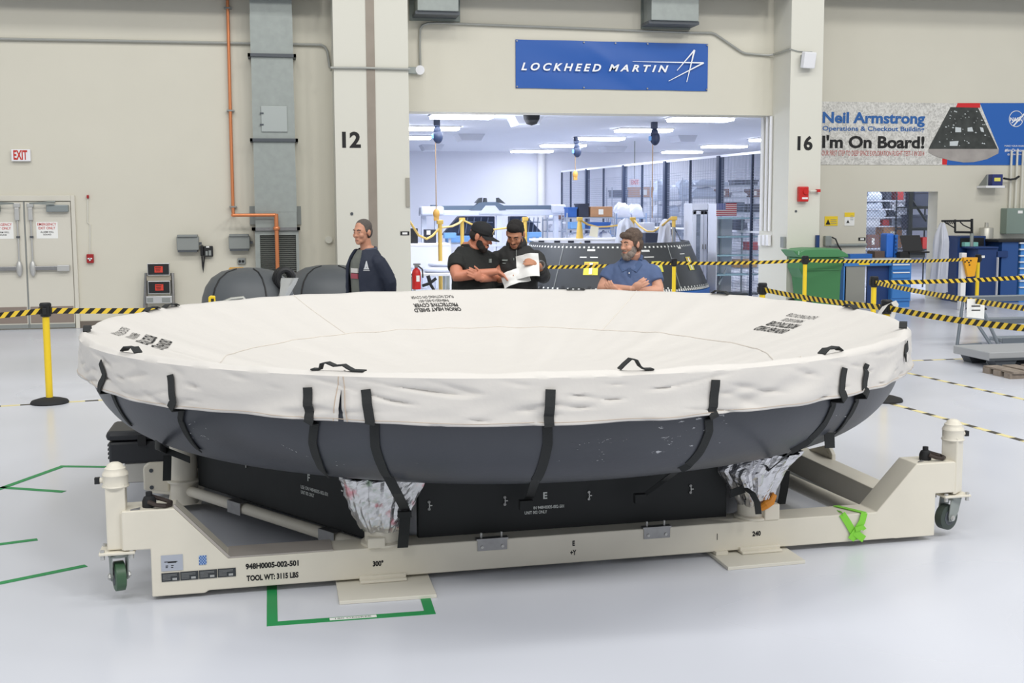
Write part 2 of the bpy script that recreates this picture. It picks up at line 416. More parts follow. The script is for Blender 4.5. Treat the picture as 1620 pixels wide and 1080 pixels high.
# ------------------------------------------------------------------ wall things, left bay
def wall_thing(name, label, cat, u, v, Y, **k):
    q = aty(u, v, Y); return thing(name, label, cat, (q.x, Y, q.z), **k)
t = wall_thing('exit_sign', 'white exit sign with red letters above the grey double doors', 'sign', 32, 255, WL)
b = B(); pbox(b, 17, 236, 47.5, 255, WL-.07, WL); b.go('sign_body', M_white, t, bevel=.01)
b = B(); ptext(b, 'EXIT', 21.5, 43.5, 252, 237.5, WL-.07, bold=.03); b.go('sign_lettering', mat('exit_red', 'c4291f', .5), t)
t = wall_thing('fire_alarm_pull', 'red fire alarm pull station right of the double doors', 'fire alarm', 142, 416, WL)
b = B(); pbox(b, 136.5, 402, 147.5, 416, WL-.06, WL); b.go('pull_body', mat('dark_red_enamel', 'a01a1c', .4), t, bevel=.008)
b = B(); pbox(b, 138.5, 408, 145.5, 410, WL-.075, WL-.06); pbox(b, 141, 408.5, 143, 412.5, WL-.075, WL-.06); b.go('pull_handle', M_white, t)
b = B(); pbox(b, 137, 308.5, 140, 313.5, WL-.05, WL); b.go('alarm_beacon', MATS['dark_red_enamel'], None, label='tiny red beacon high beside the double doors', cat='alarm')
q0 = aty(139, 314, WL); q1 = aty(142.5, 402, WL); qm = aty(141, 352, WL)
B().tube([(q0.x, WL-.012, q0.z), (qm.x-.02, WL-.012, qm.z), (qm.x+.015, WL-.012, qm.z-.03), (q1.x, WL-.012, q1.z)], .011, 6).go('thin_conduit', M_pill, None, label='thin painted conduit joining the red beacon and the red pull station', cat='pipe')
# long conduit, left
def wallpath(pts, Y): return [Vector((aty(u, v, Y).x, Y, aty(u, v, Y).z)) for u, v in pts]
B().tube(wallpath([(-900, 46), (0, 61.5), (120, 63.5), (350, 67.7), (392, 68.5), (470, 70), (508, 71), (514, 74), (518, 81), (521, 100), (522, 107)], WL-.04), .022, 8).go('wall_conduit', M_cond, None, True, label='long grey conduit crossing the left wall behind the grey duct', cat='pipe')
p1 = wallpath([(524, 107), (570, 107.3), (649, 109.5)], PF-.035)
q = aty(522, 107, WL-.04)
B().tube([(pl0-.03, PF+.3, p1[0].z)]+p1, .02, 8).go('wall_conduit', M_cond, None, True, label='short grey conduit crossing the pillar marked 12', cat='pipe')
q = aty(655, 111, PF-.03)
t = thing('conduit_fitting', 'pale round conduit fitting at the right edge of pillar 12', 'pipe fitting', (q.x, WL, q.z))
q = aty(655, 112, WL-.05); q2 = aty(664, 111, WL-.05)
B().box(q.x-.1, q.x+.08, WL-.09, WL-.0, q.z-.05, q.z+.06).go('fitting_body', M_galv, t, bevel=.01)
B().cyl((q2.x, WL-.1, q2.z), (q2.x, WL, q2.z), .075, n=16).go('fitting_cover', M_white, t, True)
B().tube(wallpath([(665, 107), (664, 70), (664.5, 46), (668, 40), (676, 37), (700, 36.5), (900, 44), (1090, 51.5), (1126, 52), (1132, 54), (1173, 82), (1180, 84.5), (1216, 87.5)], WL-.04)+[Vector((pr0-.03, WL-.1, aty(1220, 87, WL).z)), Vector((pr0-.03, PF+.02, aty(1250, 78, PF).z)), Vector((pr0-.02, PF-.02, aty(1251, 78, PF).z))], .02, 8).go('wall_conduit', M_cond, None, True, label='bent grey conduit running above the blue banner', cat='pipe')
B().tube(wallpath([(1252, 78), (1262, 81), (1276, 82), (1285, 82)], PF-.02), .008, 6).go('cable', M_gray, None, label='thin cable to the white sensor on pillar 16', cat='cable')
t = wall_thing('wall_sensor', 'white tilted sensor box high on pillar 16', 'sensor', 1279, 107, PF)
q = aty(1279, 95, PF-.12)
B().ob((q.x, PF-.12, q.z), (.24, .1, .27), (math.radians(10), 0, math.radians(12))).go('sensor_body', M_white, t, bevel=.015)
B().box(q.x-.09, q.x-.04, PF-.1, PF, q.z-.1, q.z+.1).go('bracket', M_gray, t)
# big vertical duct
def duct():
    t = wall_thing('vertical_duct', 'tall galvanised duct rising up the left wall', 'duct', 435, 470, WL)
    a0, a1 = aty(391, 0, WL-.3).x+.03, aty(463.5, 0, WL-.3).x+.03
    xl = aty(400, 200, WL-.35).x; xr = aty(466, 200, WL-.35).x
    b = B()
    zs = [aty(430, v, WL-.35).z for v in (361, 335, 280, 222, 160, 90, 25, -60)]
    for i in range(len(zs)-1):
        o = .004*(i % 2)
        b.box(xl-o, xr+o, WL-.35-o, WL, zs[i], zs[i+1])
    b.go('duct_body', M_galv, t)
    for v in (88, 222):
        z = aty(430, v, WL-.36).z
        B().box(xl-.05, xr+.05, WL-.39, WL-.35, z-.02, z+.03).box(xl-.05, xl-.01, WL-.39, WL, z-.02, z+.03).box(xr+.01, xr+.05, WL-.39, WL, z-.02, z+.03).go('duct_flange', M_dgray, t)
    b = B(); pbox(b, 412.5, 168, 454, 208.5, WL-.375, WL-.35); hp = b.go('access_door', mat('galvanised_light', 'aab0ad', .45, .4), t, bevel=.008)
    for v in (179, 197):
        b = B(); pbox(b, 411, v-1.2, 417, v+1.2, WL-.385, WL-.374); b.go('hinge', M_dgray, hp)
    z = aty(430, 361.5, WL-.36).z
    B().box(xl-.06, xr+.05, WL-.4, WL-.35, z-.03, z+.02).box(xl-.06, xl-.0, WL-.4, WL, z-.03, z+.02).box(xr, xr+.05, WL-.4, WL, z-.03, z+.02).go('duct_flange', M_steel, t)
    b = B(); pbox(b, 394.5, 326, 404, 355, WL-.06, WL); pbox(b, 469, 326, 476, 355, WL-.06, WL); b.go('wall_bracket', M_gray, t)
    xl2 = aty(404, 400, WL-.36).x; xr2 = aty(473, 400, WL-.36).x; z0 = .25
    g0 = aty(411, 372, WL-.36); g1 = aty(468, 372, WL-.36)
    B().box(xl2, g0.x, WL-.35, WL, z0, z-.03).box(g1.x, xr2, WL-.35, WL, z0, z-.03).box(g0.x, g1.x, WL-.35, WL, g0.z, z-.03).box(g0.x, g1.x, WL-.35, WL, z0, z0+.1).box(xl2, xr2, WL-.05, WL, z0, z).go('grille_frame', M_galv, t)
    b = B(); k = 34
    for i in range(k):
        zz = z0+.1+(g0.z-z0-.1)*i/k
        b.ob(((g0.x+g1.x)/2, WL-.32, zz+.012), (g1.x-g0.x, .03, .006), (.6, 0, 0))
    b.go('grille_louvres', mat('louvre_grey', '6c6f6a', .6, .2), t)
duct()
pp = wallpath([(359, -30), (360, 0), (364.5, 180), (369, 338), (369.5, 340)], WL-.07)
yd = WL-.45
pc = [Vector((pp[-1].x, WL-.07, pp[-1].z)), Vector((pp[-1].x, yd, pp[-1].z))]
e0 = aty(437, 341.5, yd); e1 = aty(441, 470, yd)
B().tube(pp[:4]+[pc[0]], .026, 10).tube([pc[0], pc[1]], .026, 10).tube([pc[1], Vector((e0.x, yd, pc[0].z)), ], .028, 10).tube([Vector((e0.x, yd, pc[0].z+.02)), Vector((e0.x, yd, .45))], .033, 10).ell((e0.x, yd, aty(440, 361, yd).z), (.055, .055, .045)).go('copper_pipe', M_copper, None, True, label='orange copper pipe running down the left wall and across the grey duct', cat='pipe')
b = B()
for v in (13, 175, 327):
    q = aty(360+v*.027, v, WL-.06); b.cut(); b.box(q.x-.06, q.x+.06, WL-.1, WL, q.z-.012, q.z+.012)
b.go('pipe_clamp', M_gray, bpy.data.objects['copper_pipe'])
# folding steps against the wall
def steps():
    q = aty(250, 505, WL-.25); Y = WL-.12
    t = thing('folding_step_ladder', 'folded aluminium step ladder with black treads against the left wall', 'step ladder', (q.x, Y, 0))
    z0 = 0
    for u0, u1 in ((228, 236), (268, 276.5)):
        a = aty(u0, 432, Y); c = aty((u0-2 if u0 < 250 else u0+5), 505, Y)
        B().tube([(a.x+.04, Y, a.z), (c.x+.03, Y-.12, 0)], .035, 8).go('side_rail', M_steel, t, True)
    b = B()
    for (u0, v0, u1, v1) in ((232.5, 416, 268, 436), (233.5, 444, 269, 465)):
        f = B(); pbox(f, u0, v0, u1, v1, Y-.17, Y-.12); f = f.go('tread', mat('aluminium_trim', 'c8c9c8', .4, .6), t, bevel=.008)
        g = B(); pbox(g, u0+1.2, v0+1.2, u1-1.2, v1-1.4, Y-.176, Y-.169); g.go('tread_mat', M_black, f)
        um, vm = (u0+u1)/2, (v0+v1)/2
        g = B(); pbox(g, um-6, vm-5, um+7, vm+5, Y-.18, Y-.1755); g.go('tread_mark', mat('red_print', 'd8402e', .6), f)
        g = B()
        for i in range(3): pbox(g, um-5+i*.7, vm-3.4+i*2.6, um+4-i*.5, vm-2.3+i*2.6, Y-.183, Y-.179)
        g.go('mark_lines', M_black, f)
    b = B(); pbox(b, 232, 436, 270, 444, Y-.13, Y-.1); b.go('back_panel', mat('tan_panel', 'a8a090', .6), t)
    b = B(); pbox(b, 231, 468, 272, 480, Y-.16, Y-.1); bb = b.go('tool_tray', MATS['aluminium_trim'], t, bevel=.006)
    b = B(); pbox(b, 232.5, 471, 242, 478, Y-.165, Y-.159); pbox(b, 256, 471, 269, 478, Y-.165, Y-.159); b.go('tray_pocket', M_gray, bb)
    a = aty(231, 490, Y); c = aty(273, 490, Y)
    B().box(a.x, c.x, Y-.2, Y-.1, .2, .24).go('lower_tread', MATS['aluminium_trim'], t)
steps()
# cabinets, phone, outlet
for k, (u0, v0, u1, v1, lab) in enumerate(((278, 371, 315, 399, 'grey louvred wall box left of the black wall phone'), (360.5, 370, 396, 397, 'grey louvred wall box right of the black wall phone'))):
    t = wall_thing('utility_box', lab, 'box', (u0+u1)/2, v1, WL, group='grey boxes on the left wall')
    b = B(); pbox(b, u0+1, v0+3, u1-1, v1-3, WL-.14, WL); b.go('box_body', M_gray, t, bevel=.012)
    b = B(); pbox(b, u0+2, v0, u1-3, v0+4, WL-.17, WL); b.go('hood', M_gray, t, bevel=.006)
    b = B(); pbox(b, u0+3, v1-4, u1-3, v1, WL-.13, WL); b.go('lower_lip', M_dgray, t)
    q = aty(u1+1, (v0+v1)/2, WL-.08); B().box(q.x-.06, q.x+.03, WL-.1, WL-.06, q.z-.02, q.z+.02).go('latch', M_dgray, t)
t = wall_thing('wall_phone', 'black wall telephone with hanging cord between two grey boxes', 'telephone', 327, 406, WL)
b = B(); pbox(b, 322, 389, 336.5, 406, WL-.09, WL); q = b.go('phone_base', M_black, t, bevel=.008)
b = B(); pbox(b, 316.5, 387.5, 321.5, 406, WL-.13, WL-.03); b.go('handset', M_black, t, bevel=.02)
b = B(); pbox(b, 325, 397, 328.5, 404, WL-.096, WL-.089); pbox(b, 330, 396, 334, 404, WL-.096, WL-.089); b.go('keypad', M_gray, q)
b = B(); pbox(b, 326, 389.5, 331, 391.5, WL-.096, WL-.089); b.go('phone_label', M_paper, q)
B().tube(wallpath([(319.5, 406), (320.5, 420), (321.5, 431), (322, 420), (323.5, 406)], WL-.06), .012, 6).go('phone_cord', M_black, t, True)
t = wall_thing('power_outlet', 'double power outlet above the yellow crate on the left wall', 'outlet', 382, 418, WL)
b = B(); pbox(b, 375.5, 408, 388.5, 418, WL-.05, WL); q = b.go('outlet_box', M_gray, t, bevel=.012)
b = B()
for u in (379.5, 384.5):
    z = aty(u, 413, WL); b.cyl((z.x, WL-.058, z.z), (z.x, WL-.049, z.z), .022, n=10)
b.go('socket', M_black, q)
q = aty(520, 379, WL-.02)
B().cyl((q.x, WL-.06, q.z), (q.x, WL, q.z), .06, n=14).go('round_wall_cover', M_pill, None, True, label='small round painted cap on the wall left of pillar 12', cat='cap')
# duct outlets over the opening
for k, (u0, u1, v1, f0, f1, fv, lab) in enumerate(((655, 725, 22, 648, 728, 32, 'galvanised duct outlet in the wall next to pillar 12'), (1024, 1104, 37, 1015, 1092, 45, 'galvanised duct outlet in the wall above the blue banner'))):
    t = wall_thing('duct_outlet', lab, 'duct', (u0+u1)/2, fv, WL, group='duct outlets over the opening')
    a = aty(f0, fv, WL-.05); c = aty(f1, fv, WL-.05)
    B().box(a.x, c.x, WL-.05, WL, a.z, a.z+.75).go('wall_flange', M_dgray if 0 else mat('flange_grey', '7f8680', .6, .2), t)
    a = aty(u0+5, v1, WL-.45); c = aty(u1, v1, WL-.45)
    B().box(a.x, c.x, WL-.5, WL-.05, a.z+.05, a.z+.7).go('duct_mouth', M_galv, t, bevel=.01)
    B().box(a.x-.03, c.x+.02, WL-.46, WL-.05, a.z-.0, a.z+.05).go('mouth_rim', M_dgray, t)
# blue banner
def banner():
    z0, z1 = 3.893, 4.699; x0, x1 = 4.017, 7.431; Y = WL
    t = thing('blue_banner', 'long blue banner with white italic lettering above the storeroom opening', 'banner', ((x0+x1)/2, Y, z0))
    nx, nz = 60, 14; b = B(); vs = []
    for i in range(nx+1):
        for j in range(nz+1):
            s, q = i/nx, j/nz
            d = .018+.012*math.sin(9*s+5*q)*math.sin(PI*q)*math.sin(PI*s)+.012*max(0, 1-abs((s-.35-.3*(1-q))*16))*math.sin(PI*q)**.5
            vs.append((x0+(x1-x0)*s, Y-d, z0+(z1-z0)*q+.012*math.sin(PI*s*6)*(.5-q)*.4))
    fs = [(i*(nz+1)+j, (i+1)*(nz+1)+j, (i+1)*(nz+1)+j+1, i*(nz+1)+j+1) for i in range(nx) for j in range(nz)]
    n0 = len(vs); vs += [(v[0], Y-.004, v[2]) for v in vs]; fs += [tuple(n0+k for k in f[::-1]) for f in fs]
    b.add(vs, fs); b.go('banner_sheet', mat('blue_vinyl', '1d57a8', .42), t, True)
    b = B(); Yp = Y-.05; d = .0
    ptext(b, 'LOCKHEED', 824.5, 951, 110.5, 98.6, Yp, d=0, bold=.03, shear=.3, space=1.55)
    ptext(b, 'MARTIN', 963, 1057.5, 112.2, 101.5, Yp, d=0, bold=.03, shear=.3, space=1.55)
    b.go('banner_lettering', mat('white_vinyl_print', 'eef0f2', .5), t)
    g = lambda X, V: aty(800+X/4.909, 50+V/4.909, Yp)
    b = B()
    kk = [0]
    def spike(p, q, wa, wb):
        kk[0] += .0015
        a = g(*p); c = g(*q); dd = Vector((c.x-a.x, c.z-a.z)); nn = Vector((-dd.y, dd.x)).normalized()
        b.prism([(a.x+nn.x*wa, a.z+nn.y*wa), (a.x-nn.x*wa, a.z-nn.y*wa), (c.x-nn.x*wb, c.z-nn.y*wb), (c.x+nn.x*wb, c.z+nn.y*wb)], 'y', Yp-.002-kk[0], Yp-kk[0])
    spike((985, 232), (1535, 243), .003, .012); spike((1538, 242), (1265, 384), .013, .005)
    spike((1466, 143), (1405, 392), .015, .005); spike((1466, 143), (1330, 302), .013, .006)
    b.go('star_emblem', MATS['white_vinyl_print'], t)
    b = B()
    for s in (.0, .345, .51, .68, 1.0):
        b.cyl((x0+.02+(x1-x0-.04)*s, Y-.04, z1-.025), (x0+.02+(x1-x0-.04)*s, Y, z1-.025), .014, n=8)
        if s != .51: b.cyl((x0+.02+(x1-x0-.04)*s, Y-.04, z0+.025), (x0+.02+(x1-x0-.04)*s, Y, z0+.025), .014, n=8)
    b.go('grommets', M_steel, t)
banner()
def banner2():
    Y = WR; a = aty(1297.5, 160.5, Y); c = aty(1640, 262, Y); z0, z1 = aty(1297.5, 260.5, Y).z, a.z; x0 = max(a.x, pr1+.01); x1 = c.x
    t = thing('printed_banner', 'wide printed banner with a space capsule on the right wall', 'banner', ((x0+x1)/2, Y, z0))
    mb = mat('marble_print', 'cfcdc6', .5); nt, p = mnode(mb)
    tc = nt.nodes.new('ShaderNodeTexCoord'); n = nt.nodes.new('ShaderNodeTexNoise'); n.inputs['Scale'].default_value = 14; n.inputs['Detail'].default_value = 6; n.inputs['Distortion'].default_value = 1.5
    r = nt.nodes.new('ShaderNodeValToRGB'); r.color_ramp.elements[0].color = lin('b4b2ac')+[1]; r.color_ramp.elements[1].color = lin('dedcd6')+[1]
    r.color_ramp.elements[0].position = .35; r.color_ramp.elements[1].position = .6
    nt.links.new(tc.outputs['Object'], n.inputs['Vector']); nt.links.new(n.outputs['Fac'], r.inputs['Fac']); nt.links.new(r.outputs['Color'], p.inputs['Base Color'])
    B().box(x0, x1, Y-.012, Y, z0, z1).go('banner_sheet', mb, t)
    g = lambda X, V: (aty(1290+X/4.909, 150+V/4.909, Y-.015).x, aty(1290+X/4.909, 150+V/4.909, Y-.015).z)
    def poly(pts, name, mm, d):
        B().prism([g(*q) for q in pts], 'y', Y-.012-d, Y-.011).go(name, mm, t)
    poly([(1105, 64), (1280, 64), (1280, 100), (1090, 100)], 'red_panel', mat('red_vinyl', 'd0242a', .5), .003)
    poly([(985, 495), (1040, 495), (1030, 542), (985, 542)], 'red_panel', MATS['red_vinyl'], .003)
    poly([(1278, 64), (1660, 64), (1660, 545), (1020, 545), (1030, 440), (1425, 420)], 'blue_panel', mat('blue_vinyl_print', '2460b0', .45), .004)
    mcap = mat('capsule_print', '3a3d3a', .5, var=.35, vscale=7)
    poly([(1050, 95), (1262, 100), (1418, 425), (878, 425), (890, 395)], 'capsule_picture', mcap, .006)
    poly([(876, 420), (1424, 420), (1420, 455), (1330, 500), (1230, 522), (1150, 525), (1040, 508), (930, 476), (882, 450)], 'capsule_base', mat('capsule_base_print', 'a09a95', .5, var=.15, vscale=3), .008)
    wp_ = mat('pale_print', 'c9cfd0', .5)
    b = B(); rnd = random.Random(4)
    for k in range(46):
        v = rnd.uniform(115, 400); hw = 95+(v-95)*.5; X = 1155+rnd.uniform(-hw, hw); s = rnd.uniform(3, 9)
        b.prism([g(X-s, v), (g(X, v+s*.5)), g(X+s, v+2), g(X, v-s*.8)], 'y', Y-.0215, Y-.018)
    for q in ([(1085, 250), (1130, 255), (1130, 290), (1085, 290)], [(1180, 255), (1215, 250), (1225, 285), (1180, 285)], [(1275, 250), (1300, 255), (1308, 290), (1285, 285)], [(1042, 362), (1110, 358), (1102, 396), (1042, 396)]):
        b.prism([g(*z) for z in q], 'y', Y-.023, Y-.018)
    b.go('capsule_details', wp_, t)
    Yp = Y-.0165; U = lambda X: 1290+X/4.909; V = lambda v: 150+v/4.909
    mbl = mat('blue_print', '2a62a4', .5)
    b = B(); ptext(b, 'Neil Armstrong', U(55), U(850), V(214), V(130), Yp, d=0, bold=.035)
    ptext(b, 'Operations & Checkout Building', U(55), U(846), V(276), V(240), Yp, d=0, bold=.02)
    b.go('blue_lettering', mbl, t)
    b = B(); ptext(b, "I'm On Board!", U(52), U(846), V(408), V(312), Yp, d=0, bold=.035)
    b.go('black_lettering', M_ink, t)
    b = B(); ptext(b, 'OUR FIRST STEP TO DEEP SPACE EXPLORATION FLIGHT TEST-1 IN 2014', U(50), U(846), V(470), V(432), Yp, d=0, bold=.0)
    b.go('red_lettering', mat('faded_red_print', 'b8524e', .5), t)
    b = B(); c0 = g(1558, 186); R = abs(g(1612, 186)[0]-c0[0])
    b.tube([(c0[0]+R*math.cos(i*PI/16), Yp-.004, c0[1]+R*math.sin(i*PI/16)) for i in range(32)], .008, 4, closed=True)
    ptext(b, 'NASA', U(1512), U(1606), V(204), V(174), Yp-.004, d=0, bold=.03)
    b.prism([g(1530, 240), g(1620, 140), g(1625, 150), g(1538, 246)], 'y', Yp-.006, Yp-.004)
    b.prism([g(1520, 215), g(1600, 160), g(1602, 165), g(1524, 222)], 'y', Yp-.006, Yp-.004)
    ptext(b, 'MAKE YOUR MARK', U(1470), U(1625), V(402), V(390), Yp-.004, d=0)
    ptext(b, '#ImOnBoard', U(1470), U(1640), V(440), V(418), Yp-.004, d=0, bold=.02)
    ptext(b, '@NASA_Orion', U(1490), U(1612), V(467), V(454), Yp-.004, d=0)
    b.go('white_lettering', M_white, t)
banner2()
# ------------------------------------------------------------------ heat shield, cover, transport frame
SX, SY = 1.42, 7.6                         # centre of the heat shield
RD, RS, RSPH, Z0 = 2.56, .45, 8.0, 1.05
ZC = Z0+math.sqrt((RSPH-RS)**2-(RD-RS)**2)
A1 = math.atan2(-(ZC-Z0), RD-RS)
def dome_prof(k=22):
    pr = []
    for i in range(k+1):
        a = A1*i/k; pr.append((RD-RS+RS*math.cos(a), Z0+RS*math.sin(a)))
    for i in range(1, k+1):
        a = A1+(-PI/2-A1)*i/k; pr.append((max(0, RSPH*math.cos(a)), ZC+RSPH*math.sin(a)))
    pr[-1] = (0, ZC-RSPH)
    return pr
DP = dome_prof()
def dome_at(s):
    """point of the dome's profile s metres down from the rim (r, z)"""
    q = 0
    for i in range(len(DP)-1):
        L = math.hypot(DP[i+1][0]-DP[i][0], DP[i+1][1]-DP[i][1])
        if q+L >= s or i == len(DP)-2:
            f = (s-q)/L; return DP[i][0]+(DP[i+1][0]-DP[i][0])*f, DP[i][1]+(DP[i+1][1]-DP[i][1])*f
        q += L
md = mat('ablator_coating', '42454c', .42, bump=.04, bscale=45, var=.07, vscale=2.2)
nt, p = mnode(md)
tc = nt.nodes.new('ShaderNodeTexCoord'); mp = nt.nodes.new('ShaderNodeMapping'); mp.inputs['Scale'].default_value = (5, 5, 14)
nt.links.new(tc.outputs['Object'], mp.inputs['Vector'])
n1 = nt.nodes.new('ShaderNodeTexNoise'); n1.inputs['Scale'].default_value = 3; n1.inputs['Detail'].default_value = 8; n1.inputs['Roughness'].default_value = .7
nt.links.new(mp.outputs[0], n1.inputs['Vector'])
n2 = nt.nodes.new('ShaderNodeTexNoise'); n2.inputs['Scale'].default_value = 1.1; nt.links.new(tc.outputs['Object'], n2.inputs['Vector'])
mm = nt.nodes.new('ShaderNodeMath'); mm.operation = 'MULTIPLY'; nt.links.new(n1.outputs['Fac'], mm.inputs[0]); nt.links.new(n2.outputs['Fac'], mm.inputs[1])
gt = nt.nodes.new('ShaderNodeMath'); gt.operation = 'GREATER_THAN'; gt.inputs[1].default_value = .452; nt.links.new(mm.outputs[0], gt.inputs[0])
mxn = nt.nodes.new('ShaderNodeMix'); mxn.data_type = 'RGBA'; mxn.inputs[7].default_value = lin('b9babd')+[1]
src = p.inputs['Base Color'].links[0].from_socket
nt.links.new(src, mxn.inputs[6]); nt.links.new(gt.outputs[0], mxn.inputs[0]); nt.links.new(mxn.outputs[2], p.inputs['Base Color'])
pr = [(0, .56), (1.2, .66), (2.0, .84), (2.3, .99), (2.44, 1.10), (2.5, 1.12), (RD-.01, 1.12), (RD, 1.09)]+DP
hs = thing('heat_shield', 'huge dark grey dish-shaped heat shield under the white cover', 'heat shield', (SX, SY, ZC-RSPH))
hs_dome = B().lathe((SX, SY, 0), pr[::-1], 128).go('shield_dome', md, hs, True, sharp=60)
# white scuffs scraped into the coating
def ang(u, v, z): q = atz(u, v, z); return math.atan2(q.y-SY, q.x-SX)
def on_dome(u, v, d=0, strict=False):
    """first hit of the pixel ray on the dome"""
    dr = ray(u, v); best = None
    t0 = 0
    for k in range(400):
        t = 3.5+k*.012; P = O3+dr*t; r = math.hypot(P.x-SX, P.y-SY)
        if P.z < Z0: zz = RD-RS+math.sqrt(max(0, RS**2-(Z0-P.z)**2)) if P.z > Z0-RS*math.sin(-A1) else math.sqrt(max(0, RSPH**2-(ZC-P.z)**2))
        else: zz = RD
        if r < zz+d: return P
    return None if strict else atz(u, v, .9)
rnd = random.Random(7)
b = B()
for (u0, u1, v0, v1, k, s) in ((945, 990, 694, 702, 26, 4), (905, 960, 698, 722, 16, 2.5), (1050, 1062, 690, 697, 7, 3), (820, 905, 720, 738, 8, 2), (930, 975, 727, 733, 10, 2.5), (300, 330, 663, 695, 12, 3.5), (315, 330, 688, 694, 8, 4), (1320, 1345, 650, 660, 4, 4), (445, 490, 705, 723, 12, 2), (655, 662, 732, 736, 4, 3), (525, 545, 730, 736, 4, 3), (1395, 1400, 690, 700, 0, 3)):
    for i in range(k):
        u, v = rnd.uniform(u0, u1), rnd.uniform(v0, v1)
        if (u0, k) == (445, 12): v = 704+(u-445)*.42+rnd.uniform(-1, 1)
        a = rnd.uniform(-.5, .5); s1 = s*rnd.uniform(.4, 1.0); h = rnd.uniform(.35, 1.0)
        P = [on_dome(u+s1*math.cos(a)*c1-h*math.sin(a)*c2, v+s1*math.sin(a)*c1+h*math.cos(a)*c2, .002) for c1, c2 in ((-1, -.2), (-.3, -1), (1, .2), (.2, 1))]
        b.add(P, [(0, 1, 2, 3)])
b.go('scuff_marks', mat('scraped_coating', 'b5b6b8', .6), hs)
# ---- cover
RC, ZR, HEM = 2.59, 1.205, .235
def ztop(x, y):
    r = math.hypot(x-SX, y-SY)/RC; th = math.atan2(y-SY, x-SX)
    z = ZR-.52*(1-min(1, r)**2)
    z += .012*noise.noise(Vector((x*1.1, y*1.1, 3)))*(1-r*.6)
    q = math.cos(11*th+2*noise.noise(Vector((x, y, 1))))
    z += .006*q*min(1, r)**2*max(0, 1.02-r)**.4
    q2 = noise.noise(Vector((th*9, r*1.4, 5)))
    z += .022*q2*min(1, max(0, (r-.25)*2))*(1-.5*r)
    z += .010*abs(noise.noise(Vector((x*.8+y*1.9, x*.5-y*.2, 9))))
    return z
SLITS = [ang(529, 640, 1.06), ang(1341, 620, 1.06)]
cv = thing('protective_cover', 'white fabric cover draped over the heat shield', 'cover', (SX, SY, .95))
NT, NR = 560, 70
vs = [(SX, SY, ztop(SX, SY))]; fs = []
def skirt_pt(th, t):
    """t 0 at the rim .. 1 at the hem"""
    w1 = noise.noise(Vector((math.cos(th)*4.2, math.sin(th)*4.2, t*.8)))
    w2 = noise.noise(Vector((math.cos(th)*11, math.sin(th)*11, t*2.6+4)))
    w3 = abs(noise.noise(Vector((math.cos(th)*7+t*1.6, math.sin(th)*7-t, 8))))
    w4 = abs(noise.noise(Vector((th*7.5-t*1.9, t*1.3, 30))))+abs(noise.noise(Vector((th*5.2+t*2.1, t*.9, 40))))
    r = RC+.016+t*.012+(.014*w1+.012*w2-.016*w3)*(.3+.7*t)-.085*max(0, .24-w4)*min(1, t*3)
    r = max(r, RD+.008)
    hem = HEM+.016*noise.noise(Vector((math.cos(th)*2.5, math.sin(th)*2.5, 20)))+.008*w2
    return r, ZR-.03-(hem-.03)*t
prof_n = [(i/NR)**.9 for i in range(1, NR+1)]
for i, s in enumerate(prof_n):
    for j in range(NT):
        th = 2*PI*j/NT; r = (RC-.02)*s
        x, y = SX+r*math.cos(th), SY+r*math.sin(th); vs.append((x, y, ztop(x, y)))
for (dr, dz) in ((-.008, -.004), (0.002, -.014)):
    for j in range(NT):
        th = 2*PI*j/NT; x, y = SX+(RC-.02)*math.cos(th), SY+(RC-.02)*math.sin(th)
        cr = .004*noise.noise(Vector((math.cos(th)*30, math.sin(th)*30, 2)))
        r = RC+dr+cr; vs.append((SX+r*math.cos(th), SY+r*math.sin(th), ztop(x, y)+dz+cr))
NV = 26
JS = int((SLITS[0] % (2*PI))/(2*PI)*NT)
for k in range(0, NV+1):
    t = k/NV
    for j in range(NT):
        th = 2*PI*j/NT; r, z = skirt_pt(th, t)
        if j in (JS, JS+1):
            g = (.0285*(1-t/.3)+.002 if t < .3 else .002+.026*(t-.3)/.7)/RC
            th = SLITS[0] % (2*PI)+(-g/2 if j == JS else g/2)*(1 if t >= .3 else 1)
        vs.append((SX+r*math.cos(th), SY+r*math.sin(th), z))
for j in range(NT): fs.append((0, 1+j, 1+(j+1) % NT))
rows = (len(vs)-1)//NT
for i in range(rows-1):
    t = (i-NR-2)/NV
    for j in range(NT):
        th = 2*PI*(j+.5)/NT
        da = (th-SLITS[0]+PI) % (2*PI)-PI
        if i >= NR+2 and t > .29 and j == JS: continue
        fs.append((1+i*NT+j, 1+(i+1)*NT+j, 1+(i+1)*NT+(j+1) % NT, 1+i*NT+(j+1) % NT))
M_cover = mat('white_coated_fabric', 'dad6d0', .55, bump=.3, bscale=7, spec=.4)
b = B().add(vs, fs)
cover = b.go('cover_sheet', M_cover, cv, True, sharp=50)
sd = cover.modifiers.new('thick', 'SOLIDIFY'); sd.thickness = .002; sd.offset = 1
# stitched seams of the cover
b = B()
for (rr, a0, a1) in ((1.8, .2, 2*PI+.2),):
    pts = [(SX+rr*math.cos(a0+(a1-a0)*i/160), SY+rr*math.sin(a0+(a1-a0)*i/160)) for i in range(161)]
    b.tube([(x, y, ztop(x, y)+.004) for x, y in pts], .0035, 4)
for th in (SLITS[0], SLITS[1], 2.1, .9):
    b.tube([(SX+r*math.cos(th), SY+r*math.sin(th), ztop(SX+r*math.cos(th), SY+r*math.sin(th))+.004) for r in [1.8+(RC-1.82)*i/30 for i in range(31)]], .0035, 4)
b.go('cover_seams', mat('seam_thread', 'd9d2c8', .7), cv, True)
b = B()
pts = []
for j in range(NT+1):
    th = 2*PI*j/NT; r, z = skirt_pt(th, .94); pts.append((SX+(r+.003)*math.cos(th), SY+(r+.003)*math.sin(th), z))
b.tube(pts, .0014, 4)
